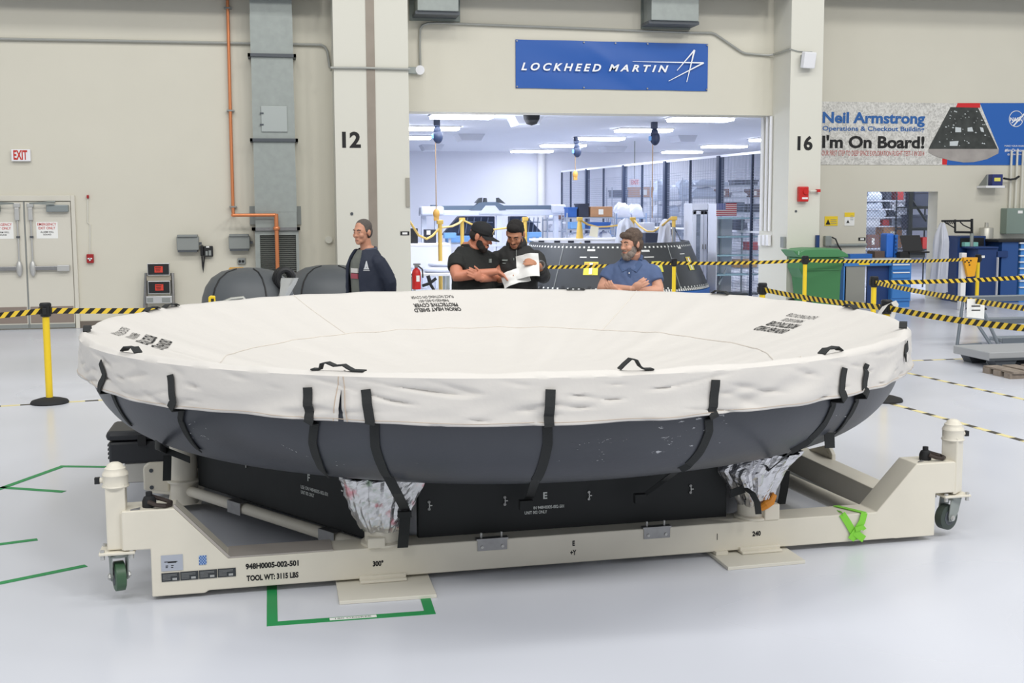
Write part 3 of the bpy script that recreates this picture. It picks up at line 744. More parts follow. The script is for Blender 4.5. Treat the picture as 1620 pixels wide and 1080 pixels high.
for dth in (-.012, .010):
    pts = []
    for k in range(12):
        th = SLITS[0]+dth*(k/11)*.8+dth*.4; r, z = skirt_pt(th, k/11); pts.append((SX+(r+.003)*math.cos(th), SY+(r+.003)*math.sin(th), z))
    b.tube(pts, .0025, 4)
b.go('hem_stitching', mat('stitching_tan', 'c9b8a6', .7), cv, True)
def on_cover(u, v):
    dr = ray(u, v)
    for k in range(1200):
        P = O3+dr*(4+k*.006)
        if math.hypot(P.x-SX, P.y-SY) < RC-.03 and P.z <= ztop(P.x, P.y): return P
    return atz(u, v, ZR-.03)
def cover_text(u, v, lines, name, W):
    q = on_cover(u, v); d = Vector((SX-q.x, SY-q.y, 0)).normalized()
    X = Vector((d.y, -d.x, 0)); b = B()
    for (s, off, wdt, h, bold) in lines:
        P = Vector((q.x, q.y, 0))+d*off
        dr = lambda p: Vector((p.x, p.y, ztop(p.x, p.y)+.006))
        text(b, s, P, X, d, width=wdt, height=h, bold=bold, center=True, drape=dr)
    b.go(name, M_ink, cv)
LN = [('ORION HEAT SHIELD', .10, .40, .072, .025), ('PROTECTIVE COVER', .005, .38, .072, .025), ('948H0010-002-001', -.07, .26, .05, 0), ('PLACE NOTHING ON COVER', -.145, .37, .05, 0)]
cover_text(688, 480, LN, 'cover_lettering', 1)
cover_text(1246, 512, LN, 'cover_lettering', 1)
cover_text(222, 538, LN, 'cover_lettering', 1)
# ---- black straps of the cover
def strap(path, w0=.045, tail=None):
    """path: pixels; first on the skirt, then down the dome"""
    P = []
    for (u, v, z) in path:
        if z is None:
            q = on_dome(u, v, .004, True)
            if q is None: continue
        elif z == 's':
            # on the skirt: intersect the cylinder of the cover
            d = ray(u, v); a = d.x**2+d.y**2; bb = -2*(d.x*SX+d.y*SY); c = SX**2+SY**2-(RC+.016)**2
            t = (-bb-math.sqrt(max(0, bb*bb-4*a*c)))/(2*a); q = O3+d*t
        else: q = aty(u, v, z)
        P.append(q)
    # resample
    pts = []
    for i in range(len(P)-1):
        for k in range(9): pts.append(P[i].lerp(P[i+1], k/9))
    pts.append(P[-1]); W = []
    out = []
    for i, q in enumerate(pts):
        r = Vector((q.x-SX, q.y-SY, 0))
        if r.length > 1.9:
            # keep it on or above the surfaces
            if q.z > .955:
                r.normalize(); rr = skirt_pt(math.atan2(r.y, r.x), min(1, max(0, (ZR-.03-q.z)/(HEM-.03))))[0]+.012; q = Vector((SX+r.x*rr, SY+r.y*rr, q.z)) 
        if q.z <= .955 and r.length > 1e-6:
            rr_ = math.hypot(q.x-SX, q.y-SY); u_ = Vector(((q.x-SX)/rr_, (q.y-SY)/rr_, 0))
            if rr_ > (RD-RS)*RSPH/(RSPH-RS)*.998 or q.z > Z0-RS*.72:
                c_ = Vector((SX, SY, Z0))+u_*(RD-RS); dv = (q-c_).normalized(); q = c_+dv*(RS+.006)
            else:
                c_ = Vector((SX, SY, ZC)); dv = (q-c_).normalized(); q = c_+dv*(RSPH+.006)
        out.append(q)
    for i in range(len(out)):
        t = (out[min(i+1, len(out)-1)]-out[max(i-1, 0)]).normalized()
        r = Vector((out[i].x-SX, out[i].y-SY, .35 if out[i].z < .95 else 0)).normalized()
        x = t.cross(r); W.append(x.normalized()*w0)
    b = B().strip(out, W, .006)
    b.go('strap', M_web, cv)
N = None
strap([(161, 572, 's'), (167, 592, 's'), (178, 618, N), (189, 645, N), (208, 672, N), (232, 697, N)])
strap([(273, 592, 's'), (281, 634, 's'), (287, 662, N), (300, 692, N), (316, 712, N), (342, 733, N)])
strap([(488, 612, 's'), (493, 663, 's'), (495, 700, N), (504, 728, N), (516, 750, N)])
strap([(580, 615, 's'), (588, 664, 's'), (594, 705, N), (604, 735, N), (613, 752, N)])
strap([(870.5, 615, 's'), (867.5, 663, 's'), (866, 700, N), (858, 735, N), (848, 757, N)])
strap([(1130, 600, 's'), (1126, 648, 's'), (1120, 680, N), (1107, 712, N), (1088, 733, N), (1075, 740, N)])
strap([(1332, 581, 's'), (1326, 618, 's'), (1318, 640, N), (1304, 668, N), (1280, 694, N), (1250, 711, N)])
strap([(1368, 575, 's'), (1362, 612, 's'), (1355, 632, N), (1340, 662, N), (1322, 684, N)], .045)
strap([(1433.2, 545, 's'), (1428, 566, 's')], .06)
b = B()
def tail(pts, w=.05, wv=(1, 0, 0)): b.cut(); b.strip(pts, [Vector(wv).normalized()*w]*len(pts), .006)
c1 = on_dome(613, 752, .004)
tail([c1, aty(628, 780, c1.y+.02), aty(641, 806, 5.88), aty(641, 820, 5.86)])
tail([aty(641, 815, 5.855), aty(639, 845, 5.845), aty(637, 866, 5.845)], .055)
b.ob(aty(640, 813, 5.85), (.07, .03, .03))
tail([on_dome(848, 757, .004), aty(838, 785, 5.92), aty(830, 800, 5.9)], .045)
b.ob(aty(832, 798, 5.9), (.07, .04, .05))
tail([on_dome(1078, 739, .004), aty(1050, 760, 5.95), aty(1012, 788, 5.92)], .04)
b.ob(aty(1012, 788, 5.92), (.06, .04, .05))
q = on_dome(1312, 684, .006)
tail([q, q+Vector((0, -.01, -.08))], .055)
q = on_dome(1250, 716, .004)
tail([q, aty(1215, 745, 6.02), aty(1182, 770, 5.95)], .02, (1, 0, .8)); tail([aty(1180, 772, 5.93), aty(1155, 781, 5.93)], .045, (0, 0, 1))
tail([aty(1178, 772, 5.9), aty(1190, 780, 5.87), aty(1198, 795, 5.85), aty(1200, 813, 5.845)], .035)
tail([aty(1243, 745, 6.3), aty(1241, 770, 6.3), aty(1236, 797, 6.3)], .05)
q = on_dome(246, 703, .004)
tail([q, aty(262, 712, 7.4), aty(300, 727, 7.2)], .04, (0, .3, 1)); tail([aty(265, 720, 7.4), aty(264, 760, 7.4)], .05)
b.go('strap_tail', M_web, cv)
# ---- black lifting handles round the rim
def handle(u, v, L=.105, h=.035, out=0, kind=0):
    th = ang(u, v, ZR); R = RC-.03
    b = B(); pts = []
    T = Vector((-math.sin(th), math.cos(th), 0)); N_ = Vector((math.cos(th), math.sin(th), 0))
    C0 = Vector((SX, SY, 0))+N_*R
    prf = {0: [(-1.5, 0), (-1, .005), (-.9, .8), (-.55, .95), (-.1, .55), (.45, .7), (.7, .35), (1.0, .02), (1.7, 0)],
           1: [(-1, 0), (-.7, .5), (-.35, 1), (0, .9), (.2, .35), (.45, .05), (1, 0)],
           2: [(-1, .0), (-.5, .55), (0, .5), (.5, .6), (1, 0)]}[kind]
    for a, z in prf:
        q = C0+T*a*L/1.3
        pts.append(Vector((q.x, q.y, ztop(q.x, q.y)+.008+z*h)))
    b.strip(pts, [N_*.045]*len(pts), .006); b.go('handle', M_web, cv)
for (u, v, k, h) in ((540, 580, 0, .034), (1004, 580, 1, .05), (215, 553, 2, .045), (1333, 557, 2, .04), (137, 522, 2, .04), (1413, 518, 2, .05), (237, 489, 2, .03), (266, 484.5, 2, .03), (1310, 487, 2, .03), (1130, 466, 2, .04), (908, 458, 2, .02)):
    handle(u, v, kind=k, h=h)
# ---- transport frame, local axes: x along the front beam, y to the back
FA = math.radians(1.775)
fr = thing('transport_frame', 'cream steel transport frame on casters carrying the heat shield', 'transport frame', (-.377, 5.858, 0), FA)
FM = mx(fr)
def F(): return B(FM)
def fl(P): return FM.inverted() @ Vector(P)
HX, HW, SD = 1.91, 1.9, 2.08
def front_beam():
    prof_ = [(-.27, .02), (-.016, .02), (0, .032), (3.80, .032), (3.81, .03), (4.06, .03), (4.06, .277), (4.18, .277), (4.18, .458), (3.933, .458), (3.685, .192), (.10, .190), (-.15, .46), (-.40, .46), (-.40, .262), (-.27, .262)]
    return F().prism(prof_, 'y', 0, .19).go('front_beam', M_cream, fr, bevel=.006)
fb = front_beam()
F().prism([(-.15, .462), (.098, .192), (.11, .192), (.11, .198), (-.148, .478), (-.155, .478)], 'y', .0, .012).prism([(.10, .19), (.62, .19), (.62, .197), (.10, .197)], 'y', 0, .19).go('edge_strip', mat('worn_edge_grey', 'b5aea6', .5, .2), fr)
# hexagon tubes between the posts
ctr = Vector((HX, HW, 0))
hexp = [ctr+Vector((SD*math.cos(math.radians(a)), SD*math.sin(math.radians(a)), 0)) for a in (180, 240, 300, 0, 60, 120)]
hexp[0] = fl((-.62, 7.62, 0)); hexp[1] = Vector((.885, .095, 0)); hexp[2] = Vector((2.965, .095, 0))
for i, j in ((0, 1), (3, 4), (4, 5), (5, 0)):
    a, c = hexp[i], hexp[j]
    F().tube([a+Vector((0, 0, .135)), c+Vector((0, 0, .135))], .034, 14).go('hexagon_tube', M_cream, fr, True)
F().tube([fl((3.23, 7.25, .135)), fl((3.315, 6.12, .135))], .045, 16).go('brace_tube', M_cream, fr, True)
# long side beam on the right with lug, and the one across the back
g0, g1 = fl((3.66, 6.25, 0)), fl((3.62, 10.2, 0))
def beam_between(a, c, z0, z1, w, name='side_beam'):
    d = (c-a); L = d.length; an = math.atan2(d.y, d.x)
    return B(FM @ Matrix.Translation(a) @ Matrix.Rotation(an, 4, 'Z')).box(0, L, -w/2, w/2, z0, z1).go(name, M_cream, fr, bevel=.006)
beam_between(g0, g1, .032, .185, .16)
beam_between(fl((-.8, 7.95, 0)), fl((.6, 10.3, 0)), .032, .185, .16)
beam_between(fl((.3, 10.2, 0)), fl((3.7, 10.25, 0)), .032, .185, .16)
F().prism([(3.86-.4, .19), (3.7, .19), (3.7, .25), (3.66, .29), (3.6, .29), (3.46, .19)], 'y', 1.95, 1.99).go('lug_plate', M_cream, fr, bevel=.01)
LT = Matrix.Translation(fl((3.72, 7.55, 0))) @ Matrix.Rotation(PI/2, 4, 'Z')
B(FM @ LT).prism([(-.22, .15), (.12, .15), (.12, .19), (-.1, .26), (-.17, .26), (-.22, .22)], 'y', -.015, .015).cyl((-.15, -.018, .21), (-.15, .018, .21), .022, n=10).go('lug_plate', M_cream, fr, bevel=.006)
lp = fl((-.78, 7.72, 0))
lug = F().prism([(lp.x-.10, .12), (lp.x+.06, .10), (lp.x+.06, .30), (lp.x-.07, .30), (lp.x-.10, .27)], 'y', lp.y-.02, lp.y+.02).go('lug_plate', M_cream, fr, bevel=.012)
F().cyl((lp.x-.05, lp.y-.025, .25), (lp.x-.05, lp.y+.025, .25), .013, n=10).cut().cyl((lp.x-.05, lp.y-.025, .14), (lp.x-.05, lp.y+.025, .14), .013, n=10).go('lug_hole', M_dgray, lug)
F().prism([(lp.x+.05, .03), (lp.x+.26, .03), (lp.x+.30, .24), (lp.x+.09, .24)], 'y', lp.y-.1, lp.y+.06).go('corner_gusset', M_cream, fr, bevel=.006)
F().box(lp.x+.3, lp.x+.62, .6+lp.y-.3, .6+lp.y-.14, .06, .11).box(lp.x+.34, lp.x+.56, lp.y+.2, lp.y+.3, .13, .15).go('rear_bracket', M_cream, fr)
# posts
for i, P in enumerate(hexp):
    q = FM @ P; r = math.hypot(q.x-SX, q.y-SY)
    z1 = (ZC-math.sqrt(RSPH**2-r*r) if r < RD-RS*.98 else .6)
    rr = .095 if i == 1 else .082 if i == 2 else .085
    bb = F().cyl((P.x, P.y, .186 if i in (1, 2) else .05), (P.x, P.y, z1), rr, n=28)
    bb.lathe((P.x, P.y, .19), [(rr+.02, 0), (rr+.02, .012), (rr, .02)], 28)
    po = bb.go('support_post', M_cream, fr, True)
    if i in (1, 2): F().box(P.x-.02-.07*(i == 1)+.05*(i == 2), P.x+.07-.07*(i == 1)+.05*(i == 2), P.y-rr-.02, P.y-.05, .19, (.245 if i == 1 else .28)).go('post_plate', M_cream, po, bevel=.006)
# skirt panels
mk = mat('black_panel_fabric', '1d2021', .62, bump=.1, bscale=8, var=.12, vscale=4)
def panel(a, c, ins0, ins1, z0, z1, name='skirt_panel'):
    d = c-a; L = d.length; an = math.atan2(d.y, d.x)
    Mx = FM @ Matrix.Translation(a) @ Matrix.Rotation(an, 4, 'Z')
    return B(Mx).box(ins0, L-ins1, .0, .05, z0, z1).go(name, mk, fr, bevel=.008), Mx
def ztp(P): 
    r = math.hypot(P.x-SX, P.y-SY); return ZC-math.sqrt(RSPH**2-r*r)
pE, ME = panel(hexp[1]+Vector((0, .03, 0)), hexp[2]+Vector((0, .03, 0)), .19, .14, .175, .52)
pF, MF_ = panel(hexp[0]+Vector((.06, .0, 0)), hexp[1]+Vector((.0, .03, 0)), .05, .12, .165, .55)
for i, j in ((2, 3), (3, 4), (4, 5), (5, 0)): panel(hexp[i], hexp[j], .15, .15, .17, .5)
bb = B(ME)
text(bb, 'E', (.885, -.003, .36), (1, 0, 0), (0, 0, 1), height=.036, bold=.03, center=True)
text(bb, 'USE ON 948H0005-002-501', (.77, -.003, .305), (1, 0, 0), (0, 0, 1), width=.22, height=.017, bold=.02)
text(bb, 'UNIT 002 ONLY', (.77, -.003, .28), (1, 0, 0), (0, 0, 1), width=.125, height=.017, bold=.02)
bb.go('stencil_lettering', M_wink, pE)
bb = B(MF_)
text(bb, 'F', (1.28, -.003, .40), (1, 0, 0), (0, 0, 1), height=.04, bold=.03, center=True)
text(bb, 'USE ON 948H0005-002-501', (1.2, -.003, .345), (1, 0, 0), (0, 0, 1), width=.26, height=.02, bold=.02)
text(bb, 'UNIT 002 ONLY', (1.2, -.003, .315), (1, 0, 0), (0, 0, 1), width=.13, height=.02, bold=.02)
bb.go('stencil_lettering', M_wink, pF)
bb = B(ME)
for x in (.25, .66, 1.13, 1.72):
    z = .36; bb.cut()
    for dz in (.022, -.016): bb.lathe((0, 0, 0), [(.008, -.003), (.008, .003), (.005, .003), (.005, -.003), (.008, -.003)], 10); k = len(bb.v)-50; bb.v[k:] = [ME @ Vector((x+p.x, -.006+p.z, z+dz+p.y)) for p in [ME.inverted() @ q for q in bb.v[k:]]]
    bb.ob((x+.008, -.006, z+.003), (.018, .006, .005)); bb.ob((x+.002, -.006, z), (.004, .006, .03))
bb.go('tie_ring', MATS['satin_metal'], pE)
bb = B(MF_)
for x in (.12, .62, 1.6, 2.0): bb.cut().ob((x, -.006, .40), (.02, .006, .008)).ob((x+.015, -.006, .385), (.006, .006, .02))
bb.go('tie_ring', MATS['satin_metal'], pF)
# hinges on the front beam
for (u0, u1, v0, v1) in ((754, 801, 851, 870), (1019, 1061, 833, 851)):
    a = fl(aty(u0, v1, 5.92)); c = fl(aty(u1, v0, 5.92))
    z1 = .20; x0, x1 = a.x, c.x
    h = F().box(x0, x1, -.006, .004, .135, .197).box(x0-.006, x1+.006, -.01, .03, .192, .2).go('hinge', M_steel, fr)
    b2 = F()
    for x in (x0+.025, x1-.025): b2.cyl((x, -.012, .155), (x, 0, .155), .008, n=8).cyl((x, .02, .198), (x, .02, .225), .006, n=8)
    b2.go('hinge_bolts', MATS['satin_metal'], h)
for f in (.32, .78):
    P_ = hexp[0].lerp(hexp[1], f); d = (hexp[1]-hexp[0]).normalized(); an = math.atan2(d.y, d.x)
    h = B(FM @ Matrix.Translation(P_) @ Matrix.Rotation(an, 4, 'Z')).box(-.07, .07, -.042, -.036, .10, .172).box(-.07, .07, -.04, .02, .169, .174).go('hinge', M_steel, fr)
# beam lettering
bb = F()
text(bb, '948H0005-002-501', (.183, -.0015, .128), (1, 0, 0), (0, 0, 1), width=.262, height=.028, bold=.045)
text(bb, 'TOOL WT: 3115 LBS', (.186, -.0015, .067), (1, 0, 0), (0, 0, 1), width=.257, height=.028, bold=.045)
text(bb, '300°', (.82, -.0015, .095), (1, 0, 0), (0, 0, 1), width=.055, height=.028, bold=.045)
text(bb, '240', (2.925, -.0015, .107), (1, 0, 0), (0, 0, 1), width=.05, height=.027, bold=.045)
text(bb, 'E', (1.887, -.0015, .127), (1, 0, 0), (0, 0, 1), width=.014, height=.027, bold=.045)
text(bb, '+Y', (1.875, -.0015, .076), (1, 0, 0), (0, 0, 1), width=.034, height=.027, bold=.035)
bb.box(2.715, 2.718, -.0015, 0, .1, .135)
bb.go('beam_lettering', M_ink, fb)
bb = B(MF_); text(bb, 'F', (1.1, -.038, .125), (1, 0, 0), (0, 0, 1), height=.022, bold=.03); bb.go('tube_lettering', M_ink, fr)
def plate(u0, v0, u1, v1, name, mm, d=.004, par=None):
    a = fl(aty(u0, v1, 5.855)); c = fl(aty(u1, v0, 5.855))
    return F().box(a.x, c.x, -d, 0, a.z, c.z).go(name, mm, par or fb), a, c
pq, a, c = plate(255.5, 876, 289, 903, 'silver_data_plate', mat('silver_plate', 'b9bec8', .4, .4))
bb = F()
for k, (x, z, w_) in enumerate(((.15, .55, .6), (.3, .5, .4), (.2, .3, .12), (.45, .3, .12), (.2, .2, .1), (.45, .18, .1))): bb.box(a.x+(c.x-a.x)*x, a.x+(c.x-a.x)*(x+w_), -.0045, -.0035, a.z+(c.z-a.z)*z, a.z+(c.z-a.z)*(z+.05))
bb.go('plate_text', M_ink, pq)
for k in range(4):
    u0 = 256+29.6*k; v0 = 904.5-2.1*k
    pq, a, c = plate(u0, v0, u0+28, v0+15, 'black_data_plate', mat('black_plate', '33373a', .45))
    bb = F(); w_, h_ = c.x-a.x, c.z-a.z
    bb.box(a.x+.6*w_, a.x+.85*w_, -.0046, -.0035, a.z+.12*h_, a.z+.38*h_)
    for j in range(5): bb.box(a.x+.06*w_, a.x+(.5+.35*(j > 2))*w_, -.0046, -.0035, a.z+(.2+.15*j)*h_, a.z+(.2+.15*j+.03)*h_)
    bb.go('plate_text', mat('plate_pale_print', 'a7a9a8', .6), pq)
pq, a, c = plate(315, 878, 326.5, 893, 'blue_checked_label', mat('pale_blue_print', 'a9c0dd', .5))
bb = F()
for i in range(6):
    for j in range(6):
        if (i+j) % 2 == 0: bb.box(a.x+(c.x-a.x)*i/6, a.x+(c.x-a.x)*(i+1)/6, -.0046, -.0035, a.z+(c.z-a.z)*j/6, a.z+(c.z-a.z)*(j+1)/6)
bb.go('label_checks', mat('deep_blue_print', '2d5fa8', .5), pq)
# brackets under the posts
for x in (.87, 2.965):
    F().box(x-.12, x+.12, -.05, .15, .02, .034).box(x-.12, x+.12, -.02, .15, .03, .05).go('foot_bracket', M_cream, fr, bevel=.004)
F().box(2.7, 2.77, -.03, .15, .02, .04).go('foot_bracket', M_cream, fr)
# jacks, casters and shackles
def jack(x, y, s, capknob):
    z0 = .25
    b2 = F()
    if s < 0: b2.box(x-.047, x+.047, y-.047, y+.047, .262, .59)
    else: b2.ob((x, y, .43), (.095, .095, .33), (0, 0, .62))
    tb = b2.go('jack_tube', M_cream, fr, bevel=.008)
    F().lathe((x, y, .57), [(.062, 0), (.066, .006), (.06, .014), (.06, .055), (.063, .062), (.058, .075), (.05, .085), (.05, .095), (.042, .1), (.036, .112), (.02, .122), (0, .124)], 24).go('jack_cap', M_cream, tb, True)
    F().cyl((x, y, .605), (x+.085*s, y, .605), .014, n=10).go('crank_stub', M_cream, tb, True)
    F().box(x+.085*s-.012, x+.085*s+.012, y-.014, y+.014, .59, .62).go('crank_socket', M_black, tb)
    gx = -.405 if s < 0 else 4.18
    F().box(min(gx, gx+.0), gx+.02, y-.06, y+.06, .265, .45).box(x+.03*(-s), gx, y-.045, y+.045, .27, .455).go('jack_mount', M_cream, tb)
    F().box(x-.085, x+.085, y-.075, y+.075, .244, .258).go('caster_plate', M_cream, fr, bevel=.004)
    b2 = F()
    for dx_ in (-.068, .068):
        for dy_ in (-.058, .058): b2.cyl((x+dx_, y+dy_, .222), (x+dx_, y+dy_, .27), .011, n=8)
    b2.go('plate_bolts', MATS['satin_metal'], fr)
    an = .25 if s < 0 else -1.25
    R = FM @ Matrix.Translation((x, y, 0)) @ Matrix.Rotation(an, 4, 'Z')
    fk = B(R).cyl((0, 0, .222), (0, 0, .245), .05, n=20)
    for q in (-.038, .038):
        fk.prism([(-.045, .23), (.045, .23), (.03, .16), (.028-.0, .11), (-.012, .1), (-.03, .13)], 'x', q-.003, q+.003) if s < 0 else fk.prism([(-.045, .23), (.045, .23), (.02, .15), (-.02, .1), (-.055, .1), (-.06, .13)], 'x', q-.003, q+.003)
    fk.box(-.041, .041, -.045, .045, .224, .231)
    fk = fk.go('caster_fork', M_galv, fr)
    yo = 0.0 if s < 0 else -.035
    w_ = B(R).tube([(-.026, yo, .12), (-.022, yo, .12), (.022, yo, .12), (.026, yo, .12)], [.064, .074, .074, .064], 32)
    w_.go('caster_wheel', mat('green_wheel', '3f5f45', .4) if s < 0 else mat('dark_green_wheel', '3b453f', .4), fr, True)
    hb = B(R).tube([(-.028, yo, .12), (.028, yo, .12)], .045, 20); hb.go('wheel_hub', M_dgray, fr)
    B(R).cyl((-.055, yo, .12), (.055, yo, .12), .011, n=8).cyl((-.05, yo, .12), (-.043, yo, .12), .018, n=6).cyl((.043, yo, .12), (.05, yo, .12), .018, n=6).go('axle', MATS['satin_metal'], fr)
jack(-.428, .07, -1, 0); jack(4.205, .07, 1, 0)
def shackle(x, y, sx):
    z = .46
    rng = F()
    pts = [(x+.01, y-.04, z+.035), (x+.05, y-.055, z+.018), (x+.09, y-.055, z+.012), (x+.115, y-.03, z+.012), (x+.115, y+.0, z+.016), (x+.09, y+.02, z+.022), (x+.05, y+.025, z+.035), (x+.02, y+.015, z+.05)]
    sh = rng.tube([(x+(p[0]-x)*sx, p[1], p[2]) for p in pts], .011, 8).go('shackle', mat('dark_iron', '453c38', .5, .5), fr, True)
    F().lathe((x+.012*sx, y, z), [(.034, 0), (.034, .03), (.026, .05), (.016, .055), (.016, .075), (0, .077)], 12).go('swivel_bolt', M_rub, sh, True)
    F().tube([(x-.03*sx, y-.05, z+.004), (x-.07*sx, y-.06, z+.003), (x-.03*sx, y-.03, z+.004)], .004, 5).go('safety_wire', M_steel, sh)
shackle(-.285, .07, 1); shackle(4.03, .09, 1)
# lime ribbon knotted round the beam
rb = F()
wv = lambda a, c: (Vector((c[0]-a[0], 0, c[1]-a[1])).cross(Vector((0, 1, 0)))).normalized()
def rib(*pts, y=-.004, w_=.03):
    P = [Vector((p[0], y-.002*i, p[1])) for i, p in enumerate(pts)]
    w_ *= 1.35
    W = [wv(pts[max(i-1, 0)], pts[min(i+1, len(pts)-1)])*w_ for i in range(len(pts))]; rb.strip(P, W, .003)
uz = lambda u, v: tuple((lambda q: (q.x, q.z))(fl(aty(u, v, 5.97))))
rib(uz(1331, 812), uz(1340, 826), uz(1348, 840), uz(1352, 853)); rib(uz(1366, 810), uz(1362, 824), uz(1353, 838), uz(1343, 852), y=-.01)
rib(uz(1350, 840), uz(1357, 846), uz(1364, 851), y=-.016); rib(uz(1350, 836), uz(1362, 832), uz(1364, 836), y=-.02, w_=.02)
rb.strip([fl(aty(1320, 806.5, 6.09)), fl(aty(1332, 810, 5.99)), fl(aty(1333, 814, 5.96))], [Vector((.01, .03, 0))]*3, .003); rb.v = rb.v
rib2 = [Vector((uz(1366, 810)[0], -.004, .197)), Vector((uz(1366, 810)[0]-.08, .17, .197))]
rb.strip(rib2, [Vector((.035, 0, 0))]*2, .004)
rb.v = [v if True else v for v in rb.v]
o = rb.go('lime_ribbon', mat('lime_plastic_ribbon', '86d63f', .5), None, label='lime green ribbon knotted around the right end of the front beam', cat='ribbon')
# boards under the feet
mbrd = mat('painted_board', 'dbd7ca', .6)
for pts, lab in ((([.255, 5.60], [.735, 5.60], [.735, 6.1], [.255, 6.1]), 'flat cream board on the floor under the beam marked 300'), (([2.31, 5.71], [2.765, 5.735], [2.765, 6.2], [2.31, 6.2]), 'flat cream board on the floor under the beam marked 240')):
    B().prism(pts, 'z', 0, .019).go('floor_board', mbrd, None, bevel=.003, label=lab, cat='board', group='boards under the frame')
# foil wraps on the two front posts
def foil(P, prof_, name, lab, m_, seed, a_off=0, sq=1.0):
    q = FM @ P; n_ = 72; vs = []; k = len(prof_)
    for i in range(24):
        t = i/23*(k-1); j = min(int(t), k-2); f = t-j
        g = [prof_[j][c]+(prof_[j+1][c]-prof_[j][c])*f for c in range(5)]   # z, rx-, rx+, ry, dx
        for s in range(n_):
            a = 2*PI*s/n_; ca, sa = math.cos(a), math.sin(a)
            rx = g[2] if ca > 0 else g[1]
            pl = noise.noise(Vector((ca*4+seed, sa*4, g[0]*2)))*.16+noise.noise(Vector((ca*9+seed, sa*9, g[0]*4)))*.12+.09*abs(noise.noise(Vector((ca*16+seed, sa*16, g[0]*22))))
            vs.append((q.x+g[4]+rx*ca*(1+pl), q.y+g[3]*sa*(1+pl), g[0]+.012*noise.noise(Vector((a*3, g[0]*9, seed)))))
    fs = [(i*n_+j, i*n_+(j+1) % n_, (i+1)*n_+(j+1) % n_, (i+1)*n_+j) for i in range(23) for j in range(n_)]
    t = thing(name, lab, 'foil', (q.x, q.y, .24), group='foil wraps on the posts')
    return B().add(vs, fs).go('foil_sheet', m_, t, False), t
mf = mat('crinkled_foil', 'd5d5d8', .22, .92, bump=.35, bscale=14)
mf2 = mat('printed_foil', 'd2d3d3', .27, .85, bump=.4, bscale=14); nt, p = mnode(mf2)
tc = nt.nodes.new('ShaderNodeTexCoord'); n = nt.nodes.new('ShaderNodeTexNoise'); n.inputs['Scale'].default_value = 11; n.inputs['Detail'].default_value = 3; nt.links.new(tc.outputs['Object'], n.inputs['Vector'])
r = nt.nodes.new('ShaderNodeValToRGB'); e = r.color_ramp.elements; e[0].position = .33; e[0].color = lin('9fae9f')+[1]; e[1].position = .40; e[1].color = lin('d9d9da')+[1]
x = e.new(.60); x.color = lin('d9d9da')+[1]; x = e.new(.69); x.color = lin('cf9aa0')+[1]
nt.links.new(n.outputs['Fac'], r.inputs['Fac']); nt.links.new(r.outputs['Color'], p.inputs['Base Color'])
foil(hexp[1], [(.265, .10, .10, .1, 0), (.30, .12, .13, .12, 0), (.38, .16, .16, .13, 0), (.47, .19, .19, .14, .01), (.545, .22, .22, .15, .02), (.55, .215, .215, .145, .02)], 'foil_wrap', 'crumpled silver foil with red print wrapped around the post marked 300', mf2, 2.0)
o, t = foil(hexp[2], [(.27, .08, .09, .09, -.005), (.31, .10, .12, .11, .0), (.38, .14, .15, .13, .0), (.46, .2, .18, .15, 0), (.53, .2, .22, .16, .03), (.56, .2, .225, .16, .05)], 'foil_wrap', 'pleated shiny foil wrapped around the post marked 240', mf, 9.0)
q = FM @ hexp[2]
B().tube([(q.x-.0, q.y-.115, .265), (q.x+.03, q.y-.12, .285), (q.x+.065, q.y-.115, .30), (q.x+.09, q.y-.1, .335)], [.012, .016, .014, .01], 8, flat=1.5).go('orange_tape', mat('orange_tape', 'dd8a1c', .5), t)
# green floor markings
def ftape(name, pts, lab, wdt=.05, m_=None, group='green tape lines on the floor', z=.0015):
    b = B()
    for i in range(len(pts)-1):
        a, c = Vector((*pts[i], z)), Vector((*pts[i+1], z)); d = (c-a).normalized(); n_ = Vector((-d.y, d.x, 0))
        b.strip([a-d*(wdt/2 if i else 0), c+d*(wdt/2 if i < len(pts)-2 else 0)], n_*wdt, .002+.0006*(i % 2))
    return b.go(name, m_ or M_green, None, label=lab, cat='floor tape', group=group)
tt = ftape('floor_tape', [(-.07, 6.2), (-.065, 5.40), (.675, 5.40), (.68, 5.66)], 'green tape rectangle on the floor in front of the frame')
b = B(); b.box(.2, .42, 5.385, 5.416, .003, .004); q = b.go('tape_label', M_paper, tt)
b = B(); text(b, '180 DEGREE', (.225, 5.392, .0045), (1, 0, 0), (0, 1, 0), width=.17, height=.018); b.go('label_print', M_gray, q)
ftape('floor_tape', [(-2.05, 8.2), (-1.62, 9.12), (-1.0, 8.95)], 'green tape corner on the floor beyond the left caster')
ftape('floor_tape', [(-1.93, 8.52), (-1.47, 8.29)], 'short green tape line on the floor left of the left caster, second from the back')
ftape('floor_tape', [(-2.2, 6.87), (-1.42, 7.11)], 'short green tape line at the left, third from the back', .045)
ftape('floor_tape', [(-1.9, 6.05), (-1.06, 6.52)], 'long green tape line at the left nearest the left caster wheel', .045)
